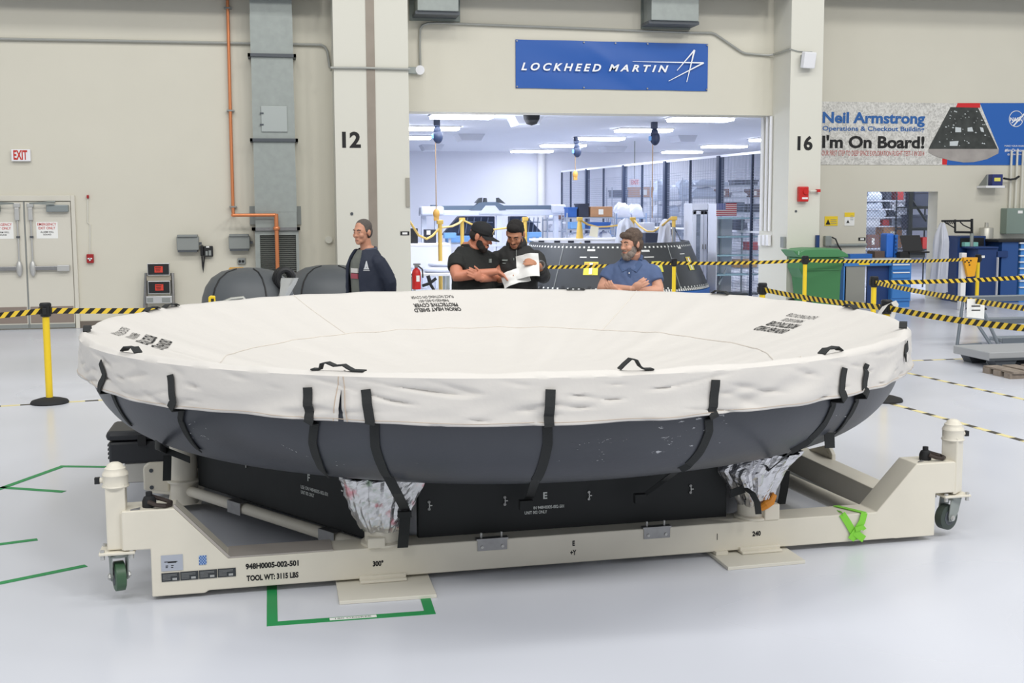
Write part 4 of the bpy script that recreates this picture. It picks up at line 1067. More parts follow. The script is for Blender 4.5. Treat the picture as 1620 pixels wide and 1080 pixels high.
# case on a low box, behind the left corner
t = thing('hard_case', 'black hard plastic case on a low white box under the heat shield', 'case', (-.72, 8.62, .14))
mhc = mat('case_plastic', '2b2d31', .45)
Y = 8.45
a = aty(172, 725, Y); c = aty(275, 700, Y)
b = B().box(a.x, a.x+.85, Y, Y+.42, .14, .30); b.go('case_body', mhc, t, bevel=.02)
b = B().box(a.x-.015, a.x+.87, Y-.015, Y+.43, .305, .375); b.go('case_lid', mhc, t, bevel=.03)
b = B()
for z in (.17, .2, .23, .26): b.box(a.x-.012, a.x, Y+.05, Y+.37, z, z+.014)
b.go('case_ribs', mhc, t)
b = B().box(a.x+.2, a.x+.26, Y-.03, Y-.01, .27, .34).box(a.x+.55, a.x+.61, Y-.03, Y-.01, .27, .34); b.go('latches', M_black, t, bevel=.004)
B().box(a.x+.1, a.x+.9, Y+.02, Y+.4, 0, .138).go('low_box', mat('off_white_box', 'c9c7c0', .6), None, bevel=.006, label='low off-white box on the floor under the black case', cat='box')
# ------------------------------------------------------------------ barrier posts and belts
def stanchion(x, y, h, label):
    t = thing('barrier_post', label, 'barrier post', (x, y, 0), group='yellow barrier posts')
    B().lathe((x, y, 0), [(.18, 0), (.182, .012), (.17, .03), (.11, .048), (.05, .06), (0, .062)], 28).go('base', M_rub, t, True)
    B().cyl((x, y, .055), (x, y, h-.13), .034, n=18).go('pole', M_yel, t, True)
    hd = B().lathe((x, y, h-.14), [(.038, 0), (.05, .008), (.052, .1), (.056, .105), (.056, .128), (.045, .14), (0, .142)], 18).go('belt_head', M_black, t, True)
    B().box(x-.062, x+.062, y-.02, y+.02, h-.115, h-.045).box(x-.02, x+.02, y-.062, y+.062, h-.115, h-.045).go('belt_slots', M_black, hd, bevel=.004)
    return Vector((x, y, h-.08))
def belt(a, c, label, sag=.02, w_=.055, m_=None):
    a, c = Vector(a), Vector(c); d = (c-a); pts = []
    d2 = Vector((d.x, d.y, 0)).normalized()*.055
    a = a+d2; c = c-d2
    for i in range(15):
        t = i/14; p = a.lerp(c, t); p.z -= sag*4*t*(1-t); pts.append(p)
    return B().strip(pts, Vector((0, 0, w_)), .003).go('barrier_belt', m_ or M_tape, None, label=label, cat='barrier tape', group='striped barrier belts')
s1 = stanchion(-2.25, 12.15, 1.0, 'yellow barrier post in front of the grey double doors')
sb = stanchion(6.75, 19.35, 1.0, 'yellow barrier post in front of the curved black panel')
qa = aty(1274, 404.5, 17.95); sa = stanchion(qa.x, 17.95, qa.z, 'yellow barrier post in front of the green wheeled bin')
sc = stanchion(5.66, 13.05, 1.0, 'barrier post by the pillar corner, mostly hidden by the white cover')
sd_ = stanchion(7.54, 13.85, 1.0, 'barrier post standing in front of the blue drawer cabinet')
se = stanchion(5.83, 10.45, 1.0, 'barrier post close behind the right edge of the white cover')
sf = stanchion(12.5, 19.2, 1.0, 'yellow barrier post with a yellow pouch near the navy cabinets')
belt(atz(-420, 530, .92), s1, 'striped belt running out of the left edge to the left barrier post', m_=M_tape2)
belt(s1, Vector((1.5, 11.9, .92)), 'striped belt from the left barrier post to behind the white cover', m_=M_tape2)
belt(atz(800, 423, .93), sb, 'striped belt in front of the curved black panel', m_=M_tape2)
belt(sb, sa, 'striped belt between the black panel and the green bin', m_=M_tape2)
belt(sa, sf, 'striped belt running past the green bin and the workbench', .03, m_=M_tape2)
belt(sc, se, 'striped belt behind the right part of the white cover', m_=M_tape)
belt(se, atz(1660, 523, .93), 'lowest and nearest striped belt at the right edge', m_=M_tape2)
belt(sd_, atz(1660, 436, .93), 'upper of the two striped belts leaving the post by the drawer cabinet', m_=M_tape)
belt(sd_, atz(1660, 493, .93), 'lower of the two striped belts leaving the post by the drawer cabinet', m_=M_tape2)
b = B(); p0 = se+Vector((-.06, -.07, .04))
b.strip([se+Vector((-.14, -.03, -.2)), se+Vector((-.11, -.06, -.05)), se+Vector((-.06, -.08, .03)), se+Vector((.02, -.09, .07)), se+Vector((.05, -.09, .03)), se+Vector((.02, -.09, -.06)), se+Vector((-.02, -.09, -.2))], [Vector((.05, 0, .02))]*7, .012)
b.go('white_strap', mat('white_cloth', 'dcd9d3', .8), None, True, label='white cloth strap looped over the barrier post behind the cover', cat='strap')
t = thing('yellow_pouch', 'yellow pouch hanging on the barrier post by the navy cabinets', 'pouch', (sf.x-.25, sf.y-.1, .55))
a, c, d, e = [aty(u, v, 19.05) for u, v in ((1523, 407), (1546, 407), (1541, 437), (1530, 438))]
B().prism([(a.x, a.z), (c.x, c.z), (d.x, d.z), (e.x, e.z)], 'y', 19.02, 19.09).go('pouch_body', mat('amber_plastic', 'eda921', .5), t, bevel=.01)
b = B()
for k, (u, v) in enumerate(((1527, 414), (1530, 412), (1533, 415), (1534, 419), (1536, 412))): pbox(b, u-1, v-1, u+1.2, v+1, 19.012, 19.02)
b.go('pouch_print', M_ink, t)
q = aty(1527, 400, 19.1); B().box(q.x-.05, q.x+.05, 19.12, 19.22, 0, q.z).go('white_post', M_white, None, bevel=.01, label='thin white post behind the yellow pouch', cat='post')
ft_ = lambda a, c, lab, w_=.06: ftape('floor_tape', [a, c], lab, w_, M_ftape, 'striped tape lines on the floor')
g2 = lambda u, v: tuple(atz(u, v, 0)[:2])
ft_(g2(-420, 668), g2(190, 631), 'striped floor tape passing the base of the left barrier post')
ft_(g2(1405, 637), g2(1700, 720), 'nearest striped floor tape line at the right')
ft_(g2(1423, 587), g2(1700, 650), 'middle striped floor tape line at the right')
ft_(g2(1425, 571), g2(1572, 566), 'furthest striped floor tape line, in front of the grey steps')
# ------------------------------------------------------------------ right-hand equipment
def bin_():
    Y = 18.35
    t = thing('wheeled_bin', 'green wheeled bin with closed lid beside pillar 16', 'bin', (aty(1300, 470, Y).x, Y, 0))
    mg = mat('green_bin_plastic', '3f7a4a', .45, bump=.03)
    mgl = mat('green_lid_plastic', '4a8757', .45)
    q = lambda u, v: (aty(u, v, Y).x, aty(u, v, Y).z)
    B().prism([q(1267, 408), q(1337, 408), q(1331, 430), q(1328, 488), q(1277, 488), q(1272, 440), q(1265, 425)], 'y', Y, Y+.5).go('bin_body', mg, t, bevel=.02)
    B().prism([q(1272, 394), q(1290, 392.5), q(1325, 393), q(1341, 402), q(1342, 407), q(1264, 407.5), q(1262, 399)], 'y', Y-.03, Y+.55).go('lid', mgl, t, bevel=.02)
    B().prism([q(1254, 396), q(1277, 395), q(1277, 408), q(1262, 406)], 'y', Y-.02, Y+.5).go('handle_hood', mgl, t, bevel=.015)
    b = B()
    for u in (1263, 1268): pbox(b, u, 397, u+1.6, 403, Y-.026, Y-.018)
    b.go('handle_slots', mat('pale_green', '9dbda6', .5), t)
    z = q(1290, 478); 
    for yy in (Y-.02, Y+.48): B().tube([(z[0]-.16, yy, .16), (z[0]-.16, yy+.06, .16)], .15, 20).go('wheel', M_rub, t, True)
    b = B(); pbox(b, 1277, 425, 1329, 428, Y-.015, Y); b.go('body_rib', mg, t)
bin_()
b = B(); q = aty(1293.5, 372, 18.9); B().box(q.x-.03, q.x+.03, 18.88, 18.93, 0, q.z).go('blue_pole', M_navy, None, label='thin dark blue pole standing behind the green bin', cat='pole')
t = wall_thing('fire_alarm_box', 'red fire alarm box on pillar 16', 'fire alarm', 1272, 319, PF)
b = B(); pbox(b, 1265, 295, 1280, 319, PF-.1, PF); q = b.go('alarm_body', M_red, t, bevel=.015)
z = aty(1273, 303, PF-.1); B().cyl((z.x+.02, PF-.12, z.z), (z.x+.02, PF-.1, z.z), .05, n=16).go('alarm_dome', M_red, q, True)
b = B(); pbox(b, 1269, 312, 1278, 315, PF-.105, PF-.099); b.go('alarm_label', M_white, q)
B().tube([aty(1281, 302.5, PF-.05), aty(1292, 302, PF-.05)], .014, 8).go('conduit_stub', M_pill, t, True)
z = aty(1296, 301.5, PF-.05); B().ob((z.x-.02, PF-.05, z.z), (.06, .07, .05)).go('alarm_beacon', M_red, t)
for (u0, v0, u1, v1, lab, hh) in ((1305, 342, 1325.5, 357, 'yellow warning sign with black triangle on the right wall', 0), (1336.5, 336, 1352, 357, 'yellow and white notice on the right wall by the doorway', 1)):
    t = wall_thing('warning_sign', lab, 'sign', (u0+u1)/2, v1, WR)
    b = B(); pbox(b, u0, v0, u1, v1, WR-.01, WR); q = b.go('sign_plate', mat('warning_yellow', 'f0cf2c', .5) if not hh else M_paper, t)
    if hh:
        b = B(); pbox(b, u0, v0, u1, v0+7, WR-.014, WR-.009); b.go('sign_header', MATS['warning_yellow'], q)
    z = aty(u0+4.5, v0+9 if not hh else v0+14, WR); s_ = .05 if not hh else .03
    B().prism([(z.x-s_, z.z-s_), (z.x+s_, z.z-s_), (z.x, z.z+s_)], 'y', WR-.016, WR-.009).go('warning_triangle', M_ink, q)
    b = B()
    for k in range(3): pbox(b, u0+9, v0+5+k*3, u1-2, v0+6+k*3, WR-.015, WR-.009)
    b.go('sign_lines', M_gray, q)
t = wall_thing('junction_box', 'small grey junction box with cable on the right wall above the bin', 'box', 1311, 390, WR)
b = B(); pbox(b, 1306, 373, 1316, 389, WR-.1, WR); b.go('box_body', M_galv, t, bevel=.01)
B().tube([aty(1316, 375, WR-.06), aty(1322, 378, WR-.1), aty(1326, 388, WR-.12), aty(1331, 396, WR-.12)], .016, 6).go('black_cable', M_black, t, True)
B().tube([aty(1313, 388, WR-.04), aty(1340, 387.5, WR-.04), aty(1371, 387, WR-.04)], .03, 8).go('wall_conduit', M_galv, None, True, label='grey conduit running from the junction box to the doorway', cat='pipe')
# workbench
def bench():
    Y = 19.9
    q = lambda u, v, y=Y: aty(u, v, y)
    zt = q(1400, 409).z; x0, x1 = q(1336, 410).x, q(1441, 410).x
    t = thing('workbench', 'blue workbench with drawer cabinet in front of the storeroom doorway', 'workbench', ((x0+x1)/2, Y, 0))
    mb2 = mat('bench_blue', '3f7fc4', .45)
    B().box(x0, x1, Y-.02, Y+.75, zt-.05, zt).go('bench_top', mat('bench_top_grey', 'c9c9c2', .5), t, bevel=.006)
    B().box(x0, q(1412, 410).x, Y, Y+.04, zt-.13, zt-.05).go('apron', mb2, t)
    b = B(); pbox(b, 1359, 414.5, 1376, 419, Y-.006, Y); b.go('apron_label', M_yel, t)
    dx0, dx1 = q(1410, 450).x, q(1441, 450).x
    cb = B().box(dx0, dx1, Y, Y+.7, .12, zt-.05).box(dx0, dx1, Y+.03, Y+.7, 0, .12).go('drawer_cabinet', mb2, t)
    for (v0, v1) in ((417, 427), (428.5, 440), (441.5, 472)):
        b = B(); pbox(b, 1412, v0, 1440, v1, Y-.02, Y); dd = b.go('drawer', mb2, cb, bevel=.006)
    for v in (418.5, 431):
        b = B(); pbox(b, 1413, v-1, 1439.5, v+1.2, Y-.04, Y-.02); b.go('drawer_pull', M_white, cb)
    b = B(); a = q(1377, 420); c = q(1410, 478); b.box(a.x, c.x, Y+.1, Y+.14, .05, zt-.13); b.go('knee_panel', M_navy, t)
    b = B(); a = q(1338, 416); c = q(1368, 478); b.box(a.x, c.x, Y+.02, Y+.06, .12, zt-.05); b.go('side_panel', mat('grey_panel', '8f8f88', .6), t)
    B().box(x0, x0+.05, Y+.02, Y+.7, 0, zt-.05).go('leg', mb2, t)
    return zt, Y
BZ, BY = bench()
q = lambda u, v, y=20.2: aty(u, v, y)
def bx(name, lab, cat, u0, v0, u1, v1, Y, dep, m_, z0=None, bev=.008, group=None, parent=None):
    a = aty(u0, v1, Y); c = aty(u1, v0, Y)
    return B().box(a.x, c.x, Y, Y+dep, a.z if z0 is None else z0, c.z).go(name, m_, parent, bevel=bev, label=lab, cat=cat, group=group)
t = thing('parts_dispenser', 'bright blue upright plastic unit on the workbench', 'dispenser', (q(1411, 400).x, 20.2, BZ))
o = bx('unit_body', None, None, 1402, 369, 1415, 408, 20.2, .25, mat('bright_blue_plastic', '2f6fd0', .4), BZ, .03, parent=t)
bx('unit_side', None, None, 1415, 371, 1421, 408, 20.2, .2, M_blue, BZ, parent=t)
b = B()
for k in range(5): pbox(b, 1416.5, 376+k*6, 1418.5, 379+k*6, 20.19, 20.2)
b.go('unit_slots', M_navy, t)
t = thing('laptop', 'black laptop open on the workbench in front of the doorway', 'laptop', (q(1441, 400).x, 20.25, BZ))
a, c = q(1425, 393, 20.3), q(1457, 372, 20.3)
B().prism([(20.2, BZ+.12), (20.22, BZ+.12), (20.36, c.z), (20.34, c.z)], 'x', a.x, c.x).go('laptop_screen', M_black, t, bevel=.005)
B().box(a.x, c.x, 19.98, 20.24, BZ+.09, BZ+.12).go('laptop_base', M_black, t)
B().box(a.x+.05, c.x-.05, 20.05, 20.3, BZ, BZ+.09).go('laptop_riser', M_dgray, t)
bx('parts_tray', 'dark parts tray on the left end of the workbench', 'tray', 1384, 397, 1400, 408, 20.2, .3, mat('brown_tray', '5a4a44', .6), BZ)
bx('blue_book', 'thin blue binder lying on the workbench', 'binder', 1345, 401.5, 1380, 405, 20.1, .25, M_blue, BZ, .003)
bx('black_case', 'small black case on the workbench right of the blue unit', 'case', 1424, 398, 1440, 408, 20.02, .0+.14, M_rub, BZ)
# coat rack with lab coat
def rack():
    Y = 20.6
    t = thing('coat_rack', 'black steel coat rack on the right wall with a white coat hanging from it', 'coat rack', (q(1515, 460, Y).x, Y, 0))
    P = lambda u, v, y=Y: aty(u, v, y)
    B().tube([P(1490, 349.5), P(1538, 349)], .022, 6).tube([P(1511, 347), P(1511, 367)], .022, 6).tube([P(1511, 367), P(1538, 367.5)], .025, 6).tube([P(1537.5, 346), P(1537.5, 370)], .028, 6).tube([P(1494, 351), P(1511, 361)], .012, 6).tube([P(1519, 351), P(1524, 356), P(1537, 362)], .012, 6).go('rack_arms', mat('black_steel', '2b2c2e', .5, .4), t)
    z = P(1537.5, 369)
    B().cyl((z.x, Y, 0), (z.x, Y, z.z), .035, n=12).go('rack_post', M_galv, t, True)
    B().box(z.x-.25, z.x+.25, Y-.25, Y+.25, 0, .03).go('rack_foot', M_dgray, t)
    b = B()
    for k in range(5): a = P(1495+k*3.2, 350); b.tube([a, a+Vector((0, -.04, -.05)), a+Vector((0, -.06, -.02))], .008, 5)
    b.go('rack_hooks', MATS['black_steel'], t)
rack()
def coat(u0, u1, vt, vb, Y, name, lab, seed=1, cat='coat', wdt=.16):
    rings = []; n_ = 40
    a, c = aty(u0, vb, Y), aty(u1, vt, Y); zc0, zc1 = a.z, c.z; xm = (a.x+c.x)/2; hw = (c.x-a.x)/2
    for i in range(16):
        t = i/15; z = zc1+(zc0-zc1)*t; w_ = hw*(.22+.5*min(1, t*6)**.7+.28*t); R = []
        for j in range(n_):
            an = 2*PI*j/n_; f = 1+.3*math.sin(an*6+seed+t*1.5)*min(1, .3+t*2)+.16*noise.noise(Vector((an*2, t*3, seed)))
            R.append((xm+w_*f*math.cos(an)-.04*t, Y+wdt*(.35+.65*min(1, t*4))*f*math.sin(an), z))
        rings.append(R)
    return B().rings(rings).go(name, mat('lab_coat_cotton', 'c9ccd6', .8), None, True, label=lab, cat=cat)
coat(1477, 1501, 352, 462, 20.42, 'lab_coat', 'long white coat hanging at the right of the storeroom doorway', 2)
# navy cabinets at the far right
t = thing('tool_cabinet', 'tall navy tool cabinet behind the coat rack post', 'cabinet', (q(1536, 460).x, 20.7, 0), group='navy cabinets')
bx('cabinet_body', None, None, 1512, 373, 1560, 470, 20.75, .5, M_navy, 0, parent=t)
bx('cabinet_recess', None, None, 1519, 376, 1557, 391, 20.74, .012, M_black, None, 0, parent=t)
bx('green_tray', 'pale green and blue tray in the recess of the navy cabinet', 'tray', 1527, 383, 1548, 390, 20.6, .13, mat('mint_plastic', '86c4b8', .5))
t = thing('tool_cabinet', 'shorter navy tool cabinet with a flat lid, right of the coat rack', 'cabinet', (q(1563, 460).x, 20.4, 0), group='navy cabinets')
bx('cabinet_body', None, None, 1545, 393, 1579, 472, 20.3, .4, M_navy, 0, parent=t)
bx('cabinet_lid', None, None, 1543, 390, 1580, 393.5, 20.27, .46, M_navy, None, parent=t)
bx('cabinet_label', None, None, 1553, 404, 1558, 408, 20.29, .012, M_paper, None, 0, parent=t)
bx('shelf_arm', 'navy arm tray sticking out right of the shorter navy cabinet', 'tray', 1576, 397, 1595, 407, 20.3, .3, M_navy)
bx('white_upright', 'thin white upright right of the shorter navy cabinet', 'post', 1577, 407, 1580.5, 475, 20.2, .06, M_white, 0)
t = thing('drawer_cabinet', 'blue drawer cabinet with white handles at the right edge', 'cabinet', (q(1602, 460).x, 20.4, 0))
bx('cabinet_side', None, None, 1582, 382, 1612, 474, 20.35, .7, mat('cabinet_blue', '28508c', .45), 0, parent=t)
o = bx('drawer_front', None, None, 1612, 381, 1650, 474, 20.33, .7, mat('drawer_blue', '4a8ad0', .45), 0, parent=t)
for k in range(8):
    bx('drawer_pull', None, None, 1614, 383+k*10, 1648, 385.6+k*10, 20.29, .05, M_white, None, .004, parent=o)
bx('cabinet_top_rail', None, None, 1580, 378.5, 1650, 383, 20.3, .7, M_rub, None, parent=t)
t = thing('steel_canister', 'steel canister with a narrow neck behind the navy cabinets', 'canister', (q(1561, 386, 20.95).x, 20.95, q(1561, 386, 20.95).z))
a, c = q(1551, 386, 21.1), q(1571.5, 360, 21.1); xm = (a.x+c.x)/2; R = (c.x-a.x)/2
B().lathe((xm, 21.13, 0), [(R, a.z), (R, c.z-.02), (R*.9, c.z), (R*.28, c.z+.01), (R*.25, aty(1561, 352, 21.1).z), (R*.1, aty(1561, 352, 21.1).z)], 24).go('canister_body', mat('brushed_steel', 'bcbab0', .4, .6), t, True)
B().box(xm-.3, xm+.3, 21.0, WR, a.z-.04, a.z).go('canister_shelf', M_gray, t)
t = wall_thing('electrical_panel', 'large grey electrical panel at the right edge of the right wall', 'electrical panel', 1606, 370, WR)
o = bx('panel_body', None, None, 1592, 329, 1650, 370, WR-.22, .22, mat('panel_grey_green', '7f8f86', .5), None, .012, parent=t)
bx('panel_label', None, None, 1610.5, 333, 1618, 337.5, WR-.226, .01, M_paper, None, 0, parent=t)
for k, u in enumerate((1597, 1606, 1615)):
    q0, q1 = aty(u-.8, 262, WR-.06), aty(u, 329, WR-.06)
    B().cyl(q1, (q1.x, q1.y, q0.z+.3), .022, n=8).go('panel_conduit', M_pill, t, True)
t = wall_thing('wall_shelf', 'small white bracket shelf with a dark blue charger under the printed banner', 'shelf', 1575, 297, WR)
bx('shelf_board', None, None, 1560, 293.5, 1590, 297, WR-.32, .32, M_white, None, .004, parent=t)
a, c, d = aty(1561.5, 276, WR-.3), aty(1570, 295, WR-.3), aty(1562, 295, WR-.3)
B().prism([(WR-.3, a.z), (WR-.28, a.z), (WR-.0, d.z), (WR-.3, d.z)], 'x', a.x, a.x+.03).go('shelf_bracket', M_gray, t)
bx('charger', 'dark blue battery charger on the small white wall shelf', 'charger', 1570, 275.5, 1587, 293.5, WR-.28, .22, mat('charger_blue', '2a3570', .45))
o = bpy.data.objects['charger']
bx('charger_label', None, None, 1573, 281, 1583, 286.5, WR-.286, .008, mat('lemon_label', 'e4dc6a', .5), None, 0, parent=o)
B().tube([aty(1588, 282, WR-.2), aty(1598, 284, WR-.16), aty(1606, 283, WR-.12), aty(1612, 279, WR-.06)], .022, 6).go('charger_cable', M_black, o, True)
# rolling steps
def rsteps():
    t = thing('rolling_steps', 'grey steel rolling steps behind the striped belts at the right', 'steps', (9.6, 13.7, 0))
    ms = mat('step_grey', '727a82', .5, .3)
    fl_, fn = atz(1514, 545, .06), atz(1570, 550, .06)
    tl, tn = aty(1531, 478, 14.05), aty(1554, 508, 13.6)
    A = atz(1514, 547, .05); Bq = atz(1564, 556, .05)
    X1 = 11.6
    top = aty(1530, 470, 14.1)
    b = B().tube([A, (A.x+.13, A.y+.1, top.z-.02)], .022, 8); b.go('leg', ms, t, True)
    B().tube([(9.05, 13.45, .03), (8.87, 13.65, .42)], .022, 8).go('leg', ms, t, True)
    B().tube([(9.12, 13.42, .03), (8.98, 13.75, top.z-.02)], .022, 8).go('leg', ms, t, True)
    B().tube([A, (8.95, 13.42, .06)], .02, 8).go('base_rail', ms, t, True)
    B().tube([A, (9.05, 13.75, .09)], .02, 8).go('base_rail', ms, t, True)
    tr = [(13.42, aty(1590, 535, 13.45).z, 9.12), (13.75, aty(1590, 505, 13.75).z, 9.05), (14.05, top.z, 9.0)]
    for k, (y, z, x0) in enumerate(tr):
        B().box(x0, X1, y, y+.28, z-.05, z).go('tread', mat('perforated_tread', '9aa2a8', .45, .3, bump=.5, bscale=40), t, bevel=.006)
        B().box(x0, X1, y-.012, y, z-.06, z+.005).go('tread_nose', ms, t)
    for (x, z) in ((10.3, top.z), (10.9, top.z)): B().tube([(x+.02, 14.2, z), (x, 13.95, .03)], .022, 8).go('leg', ms, t, True)
    for p in (A, Vector((8.97, 13.45, 0)), Vector((9.08, 13.45, 0))):
        B().cyl((p.x, p.y, 0), (p.x, p.y, .05), .025, n=10).go('rubber_foot', M_rub, t, True)
rsteps()
def at_u(A_, C_, u):
    # point of the segment seen in pixel column u
    best = min(range(401), key=lambda i: abs((lambda d: 810+FPX*d.dot(CR)/d.dot(CF))(A_.lerp(C_, i/400)-O3)-u)); return A_.lerp(C_, best/400)
q = at_u(sd_, atz(1660, 493, .93), 1543); Y = q.y-.006
t = thing('hanging_notice', 'white notice sheet hanging from a striped belt in front of the rolling steps', 'notice', (q.x, Y, q.z-.2))
a, c = aty(1529, 503.5, Y), aty(1557.5, 479, Y)
B().prism([(a.x, a.z+.015), (a.x, q.z+.01), (c.x, q.z), (c.x, a.z-.01)], 'y', Y-.004, Y+.002).go('notice_sheet', M_paper, t)
Y -= .004
b = B()
for v in (484, 490.5):
    a, c = aty(1537, v+1, Y-.002), aty(1551, v, Y-.002); b.cut(); b.prism([(a.x, a.z), (a.x, a.z+.012), (c.x, c.z+.006), (c.x, c.z-.006)], 'y', Y-.002, Y)
b.go('notice_print', M_ink, t)
def scale():
    t = thing('floor_scale', 'low grey platform scale on tapered feet at the right edge', 'scale', (9.4, 12.9, 0))
    c0 = atz(1563, 556, .12)
    q = atz(1565, 571, .1); x0, y0 = q.x, q.y
    B().box(x0, x0+2, y0, y0+.75, .1, .2).go('platform', mat('scale_grey', 'a7a9ab', .5), t, bevel=.01)
    B().box(x0, x0+2, y0-.006, y0, .1, .13).go('platform_skirt', M_dgray, t)
    for x in (x0+.08, x0+.62, x0+1.3):
        for y in (y0+.02, y0+.55):
            B().prism([(x, .1), (x+.3, .1), (x+.24, 0), (x+.06, 0)], 'y', y, y+.18).go('foot', M_dgray, t)
scale()
t = thing('wood_pallet', 'end of a grey wooden pallet at the right edge', 'pallet', (8.5, 11.7, 0))
mw_ = mat('weathered_wood', '8d8175', .8, var=.2, vscale=12)
q0 = atz(1600, 600, 0)
for k in range(3): B().box(q0.x, q0.x+1.0, q0.y+.02+.2*k, q0.y+.14+.2*k, .0, .06).go('runner', mw_, t)
for k in range(4): B().box(q0.x+.02+.24*k, q0.x+.2+.24*k, q0.y-.01, q0.y+.56, .06, .08).go('deck_board', mw_, t)
# ------------------------------------------------------------------ dark domes on the left, behind the shield
def ddome(u0, u1, vt, Y, lab, ud):
    a, c = aty(u0, 470, Y), aty(u1, 470, Y); xm = (a.x+c.x)/2; R = (c.x-a.x)/2; zt = aty((u0+u1)/2, vt, Y).z
    t = thing('grey_dome_cover', lab, 'cover', (xm, Y+.3, 0), group='dark dome covers')
    pr = [(R, 0), (R, zt*.4), (R*.985, zt*.56), (R*.95, zt*.69), (R*.88, zt*.80), (R*.75, zt*.895), (R*.55, zt*.96), (R*.3, zt*.99), (0, zt)]
    B().lathe((xm, Y+.45, 0), pr, 48).go('dome_shell', mat('dark_dome_grey', '55595c', .5, bump=.03, var=.05, vscale=3), t, True, sharp=60)
    b = B()
    for an in ud:
        b.cut(); b.tube([(xm+r*1.004*math.cos(an), Y+.45+r*1.004*math.sin(an), z) for r, z in pr[1:-1]], .012, 5)
    b.go('dome_seam', M_black, t)
ddome(312, 470, 426, 14.6, 'left dark grey dome cover behind the heat shield', (-2.4, -1.15))
ddome(450, 600, 421, 16.9, 'dark grey dome cover beside the man in the navy jacket', (-2.3, -1.0))
t = thing('hose_coil', 'black coiled hose with a silver bag between the two dark domes', 'hose', (aty(444, 470, 14.6).x, 14.6, .8))
q = aty(447, 440, 14.7); b = B()
for k in range(3): b.tube([(q.x+.09*math.cos(a_)+.02*k, 14.7-.03*k, q.z+.11*math.sin(a_)) for a_ in [i*2*PI/20 for i in range(20)]], .035, 8, closed=True)
b.ob((q.x-.06, 14.72, q.z-.05), (.1, .08, .22)); b.tube([(q.x-.08, 14.74, q.z-.1), (q.x-.09, 14.75, .4), (q.x-.05, 14.7, .03), (q.x+.2, 14.6, .03)], .03, 8); b.go('coil', M_black, t, True)
q = aty(452, 456, 14.65); rings = []
for i in range(8):
    f = i/7; rings.append([(q.x-.06+.12*f+(.05+.05*f)*math.cos(a_)*(1+.2*math.sin(3*a_+f*4)), 14.62+.05*math.sin(a_)*(1+.2*math.sin(4*a_)), q.z-.15+.28*f) for a_ in [j*2*PI/20 for j in range(20)]])
B().rings(rings).go('silver_bag', mat('silver_bag_film', 'c9cac6', .3, .5), t, True)
bx('yellow_crate', 'yellow crate top showing behind the left dark dome', 'crate', 362, 424.5, 384, 436, 17.6, .4, mat('crate_yellow', 'd9a035', .55), 0)
t = thing('yellow_clip', 'yellow marker clip in front of the left dark dome', 'clip', (*aty(336, 480, 12.6)[:2], .8))
q = aty(336, 479, 12.6); B().prism([(q.x-.045, 0), (q.x-.04, q.z+.06), (q.x-.02, q.z+.075), (q.x+.03, q.z+.07), (q.x+.05, 0)], 'y', 12.6, 12.66).go('clip_body', M_yel, t, bevel=.008)
B().box(q.x-.012, q.x+.016, 12.592, 12.6, q.z-.01, q.z+.045).go('clip_mark', M_ink, t)
q = aty(352, 478, 13.4); q2 = aty(384, 470.5, 13.4)
B().tube([(q.x-.2, 13.4, .02), (q.x-.1, 13.4, q.z-.3), q, aty(366, 473, 13.4), q2, (q2.x+.15, 13.4, q2.z-.2), (q2.x+.2, 13.4, .02)], .022, 8).go('grey_hose', M_cond, None, True, label='short pale hose lying in front of the left dark dome', cat='hose')
# ------------------------------------------------------------------ storeroom beyond the opening
M_lamp = mat('lamp_diffuser', 'f4f7ff', .5, emis=13.5)
def clight(u0, u1, v, lab, full=None):
    a = atz(u0, v, CZ-.02); c = atz(u1, v, CZ-.02)
    x0, x1 = (a.x, a.x+1.25) if full == 'l' else (c.x-1.25, c.x) if full == 'r' else (a.x, c.x)
    y = (a.y+c.y)/2
    t = thing('ceiling_light', lab, 'ceiling light', ((x0+x1)/2, y, CZ-.08), group='storeroom ceiling lights')
    B().box(x0-.03, x1+.03, y-.33, y+.33, CZ-.03, CZ).go('light_housing', M_white, t)
    B().prism([(y-.3, CZ-.03), (y+.3, CZ-.03), (y+.27, CZ-.08), (y-.27, CZ-.08)], 'x', x0, x1).go('light_diffuser', M_lamp, t)
for (u0, u1, v, f, lab) in ((682, 778, 182.5, None, 'ceiling light nearest the opening, upper left'), (640, 725, 201.5, 'r', 'ceiling light behind the left hoist'), (590, 681, 216, 'r', 'ceiling light cut off by the left pillar, third row'),
    (1060, 1156, 187, None, 'ceiling light nearest the opening, upper right'), (976, 1060, 204.5, None, 'ceiling light behind the right hoist'), (911, 985, 218, None, 'ceiling light between the middle and right hoists'), (857, 925, 228.8, None, 'ceiling light behind the middle hoist'), (810, 873, 238, None, 'furthest ceiling light, left of the middle hoist'),
    (1113, 1178, 230.5, None, 'ceiling light at the right, above the mesh fence'), (1050, 1108, 239.3, None, 'furthest ceiling light, above the mesh fence'), (1190, 1260, 220, 'l', 'ceiling light cut off by the right jamb'),
    (1420, 1480, 290, None, 'ceiling light inside the right doorway')):
    if v > 280:
        x, y = 16.2, 25; t = thing('ceiling_light', lab, 'ceiling light', (x, y, CZ-.08), group='storeroom ceiling lights')
        B().box(x-.65, x+.65, y-.33, y+.33, CZ-.03, CZ).go('light_housing', M_white, t); B().box(x-.62, x+.62, y-.3, y+.3, CZ-.08, CZ-.03).go('light_diffuser', M_lamp, t)
    else: clight(u0, u1, v, lab, f)
for (lx, ly, pw) in ((4.5, 21.3, 150), (4, 24, 260), (8, 28, 260), (6, 34, 260), (14, 30, 240), (15, 23.6, 420)):
    area('storeroom_fill', (lx, ly, CZ-.12), 2.5, pw*.5, (.86, .91, 1))  # unseen fill added below the ceiling to top up the modelled fixtures
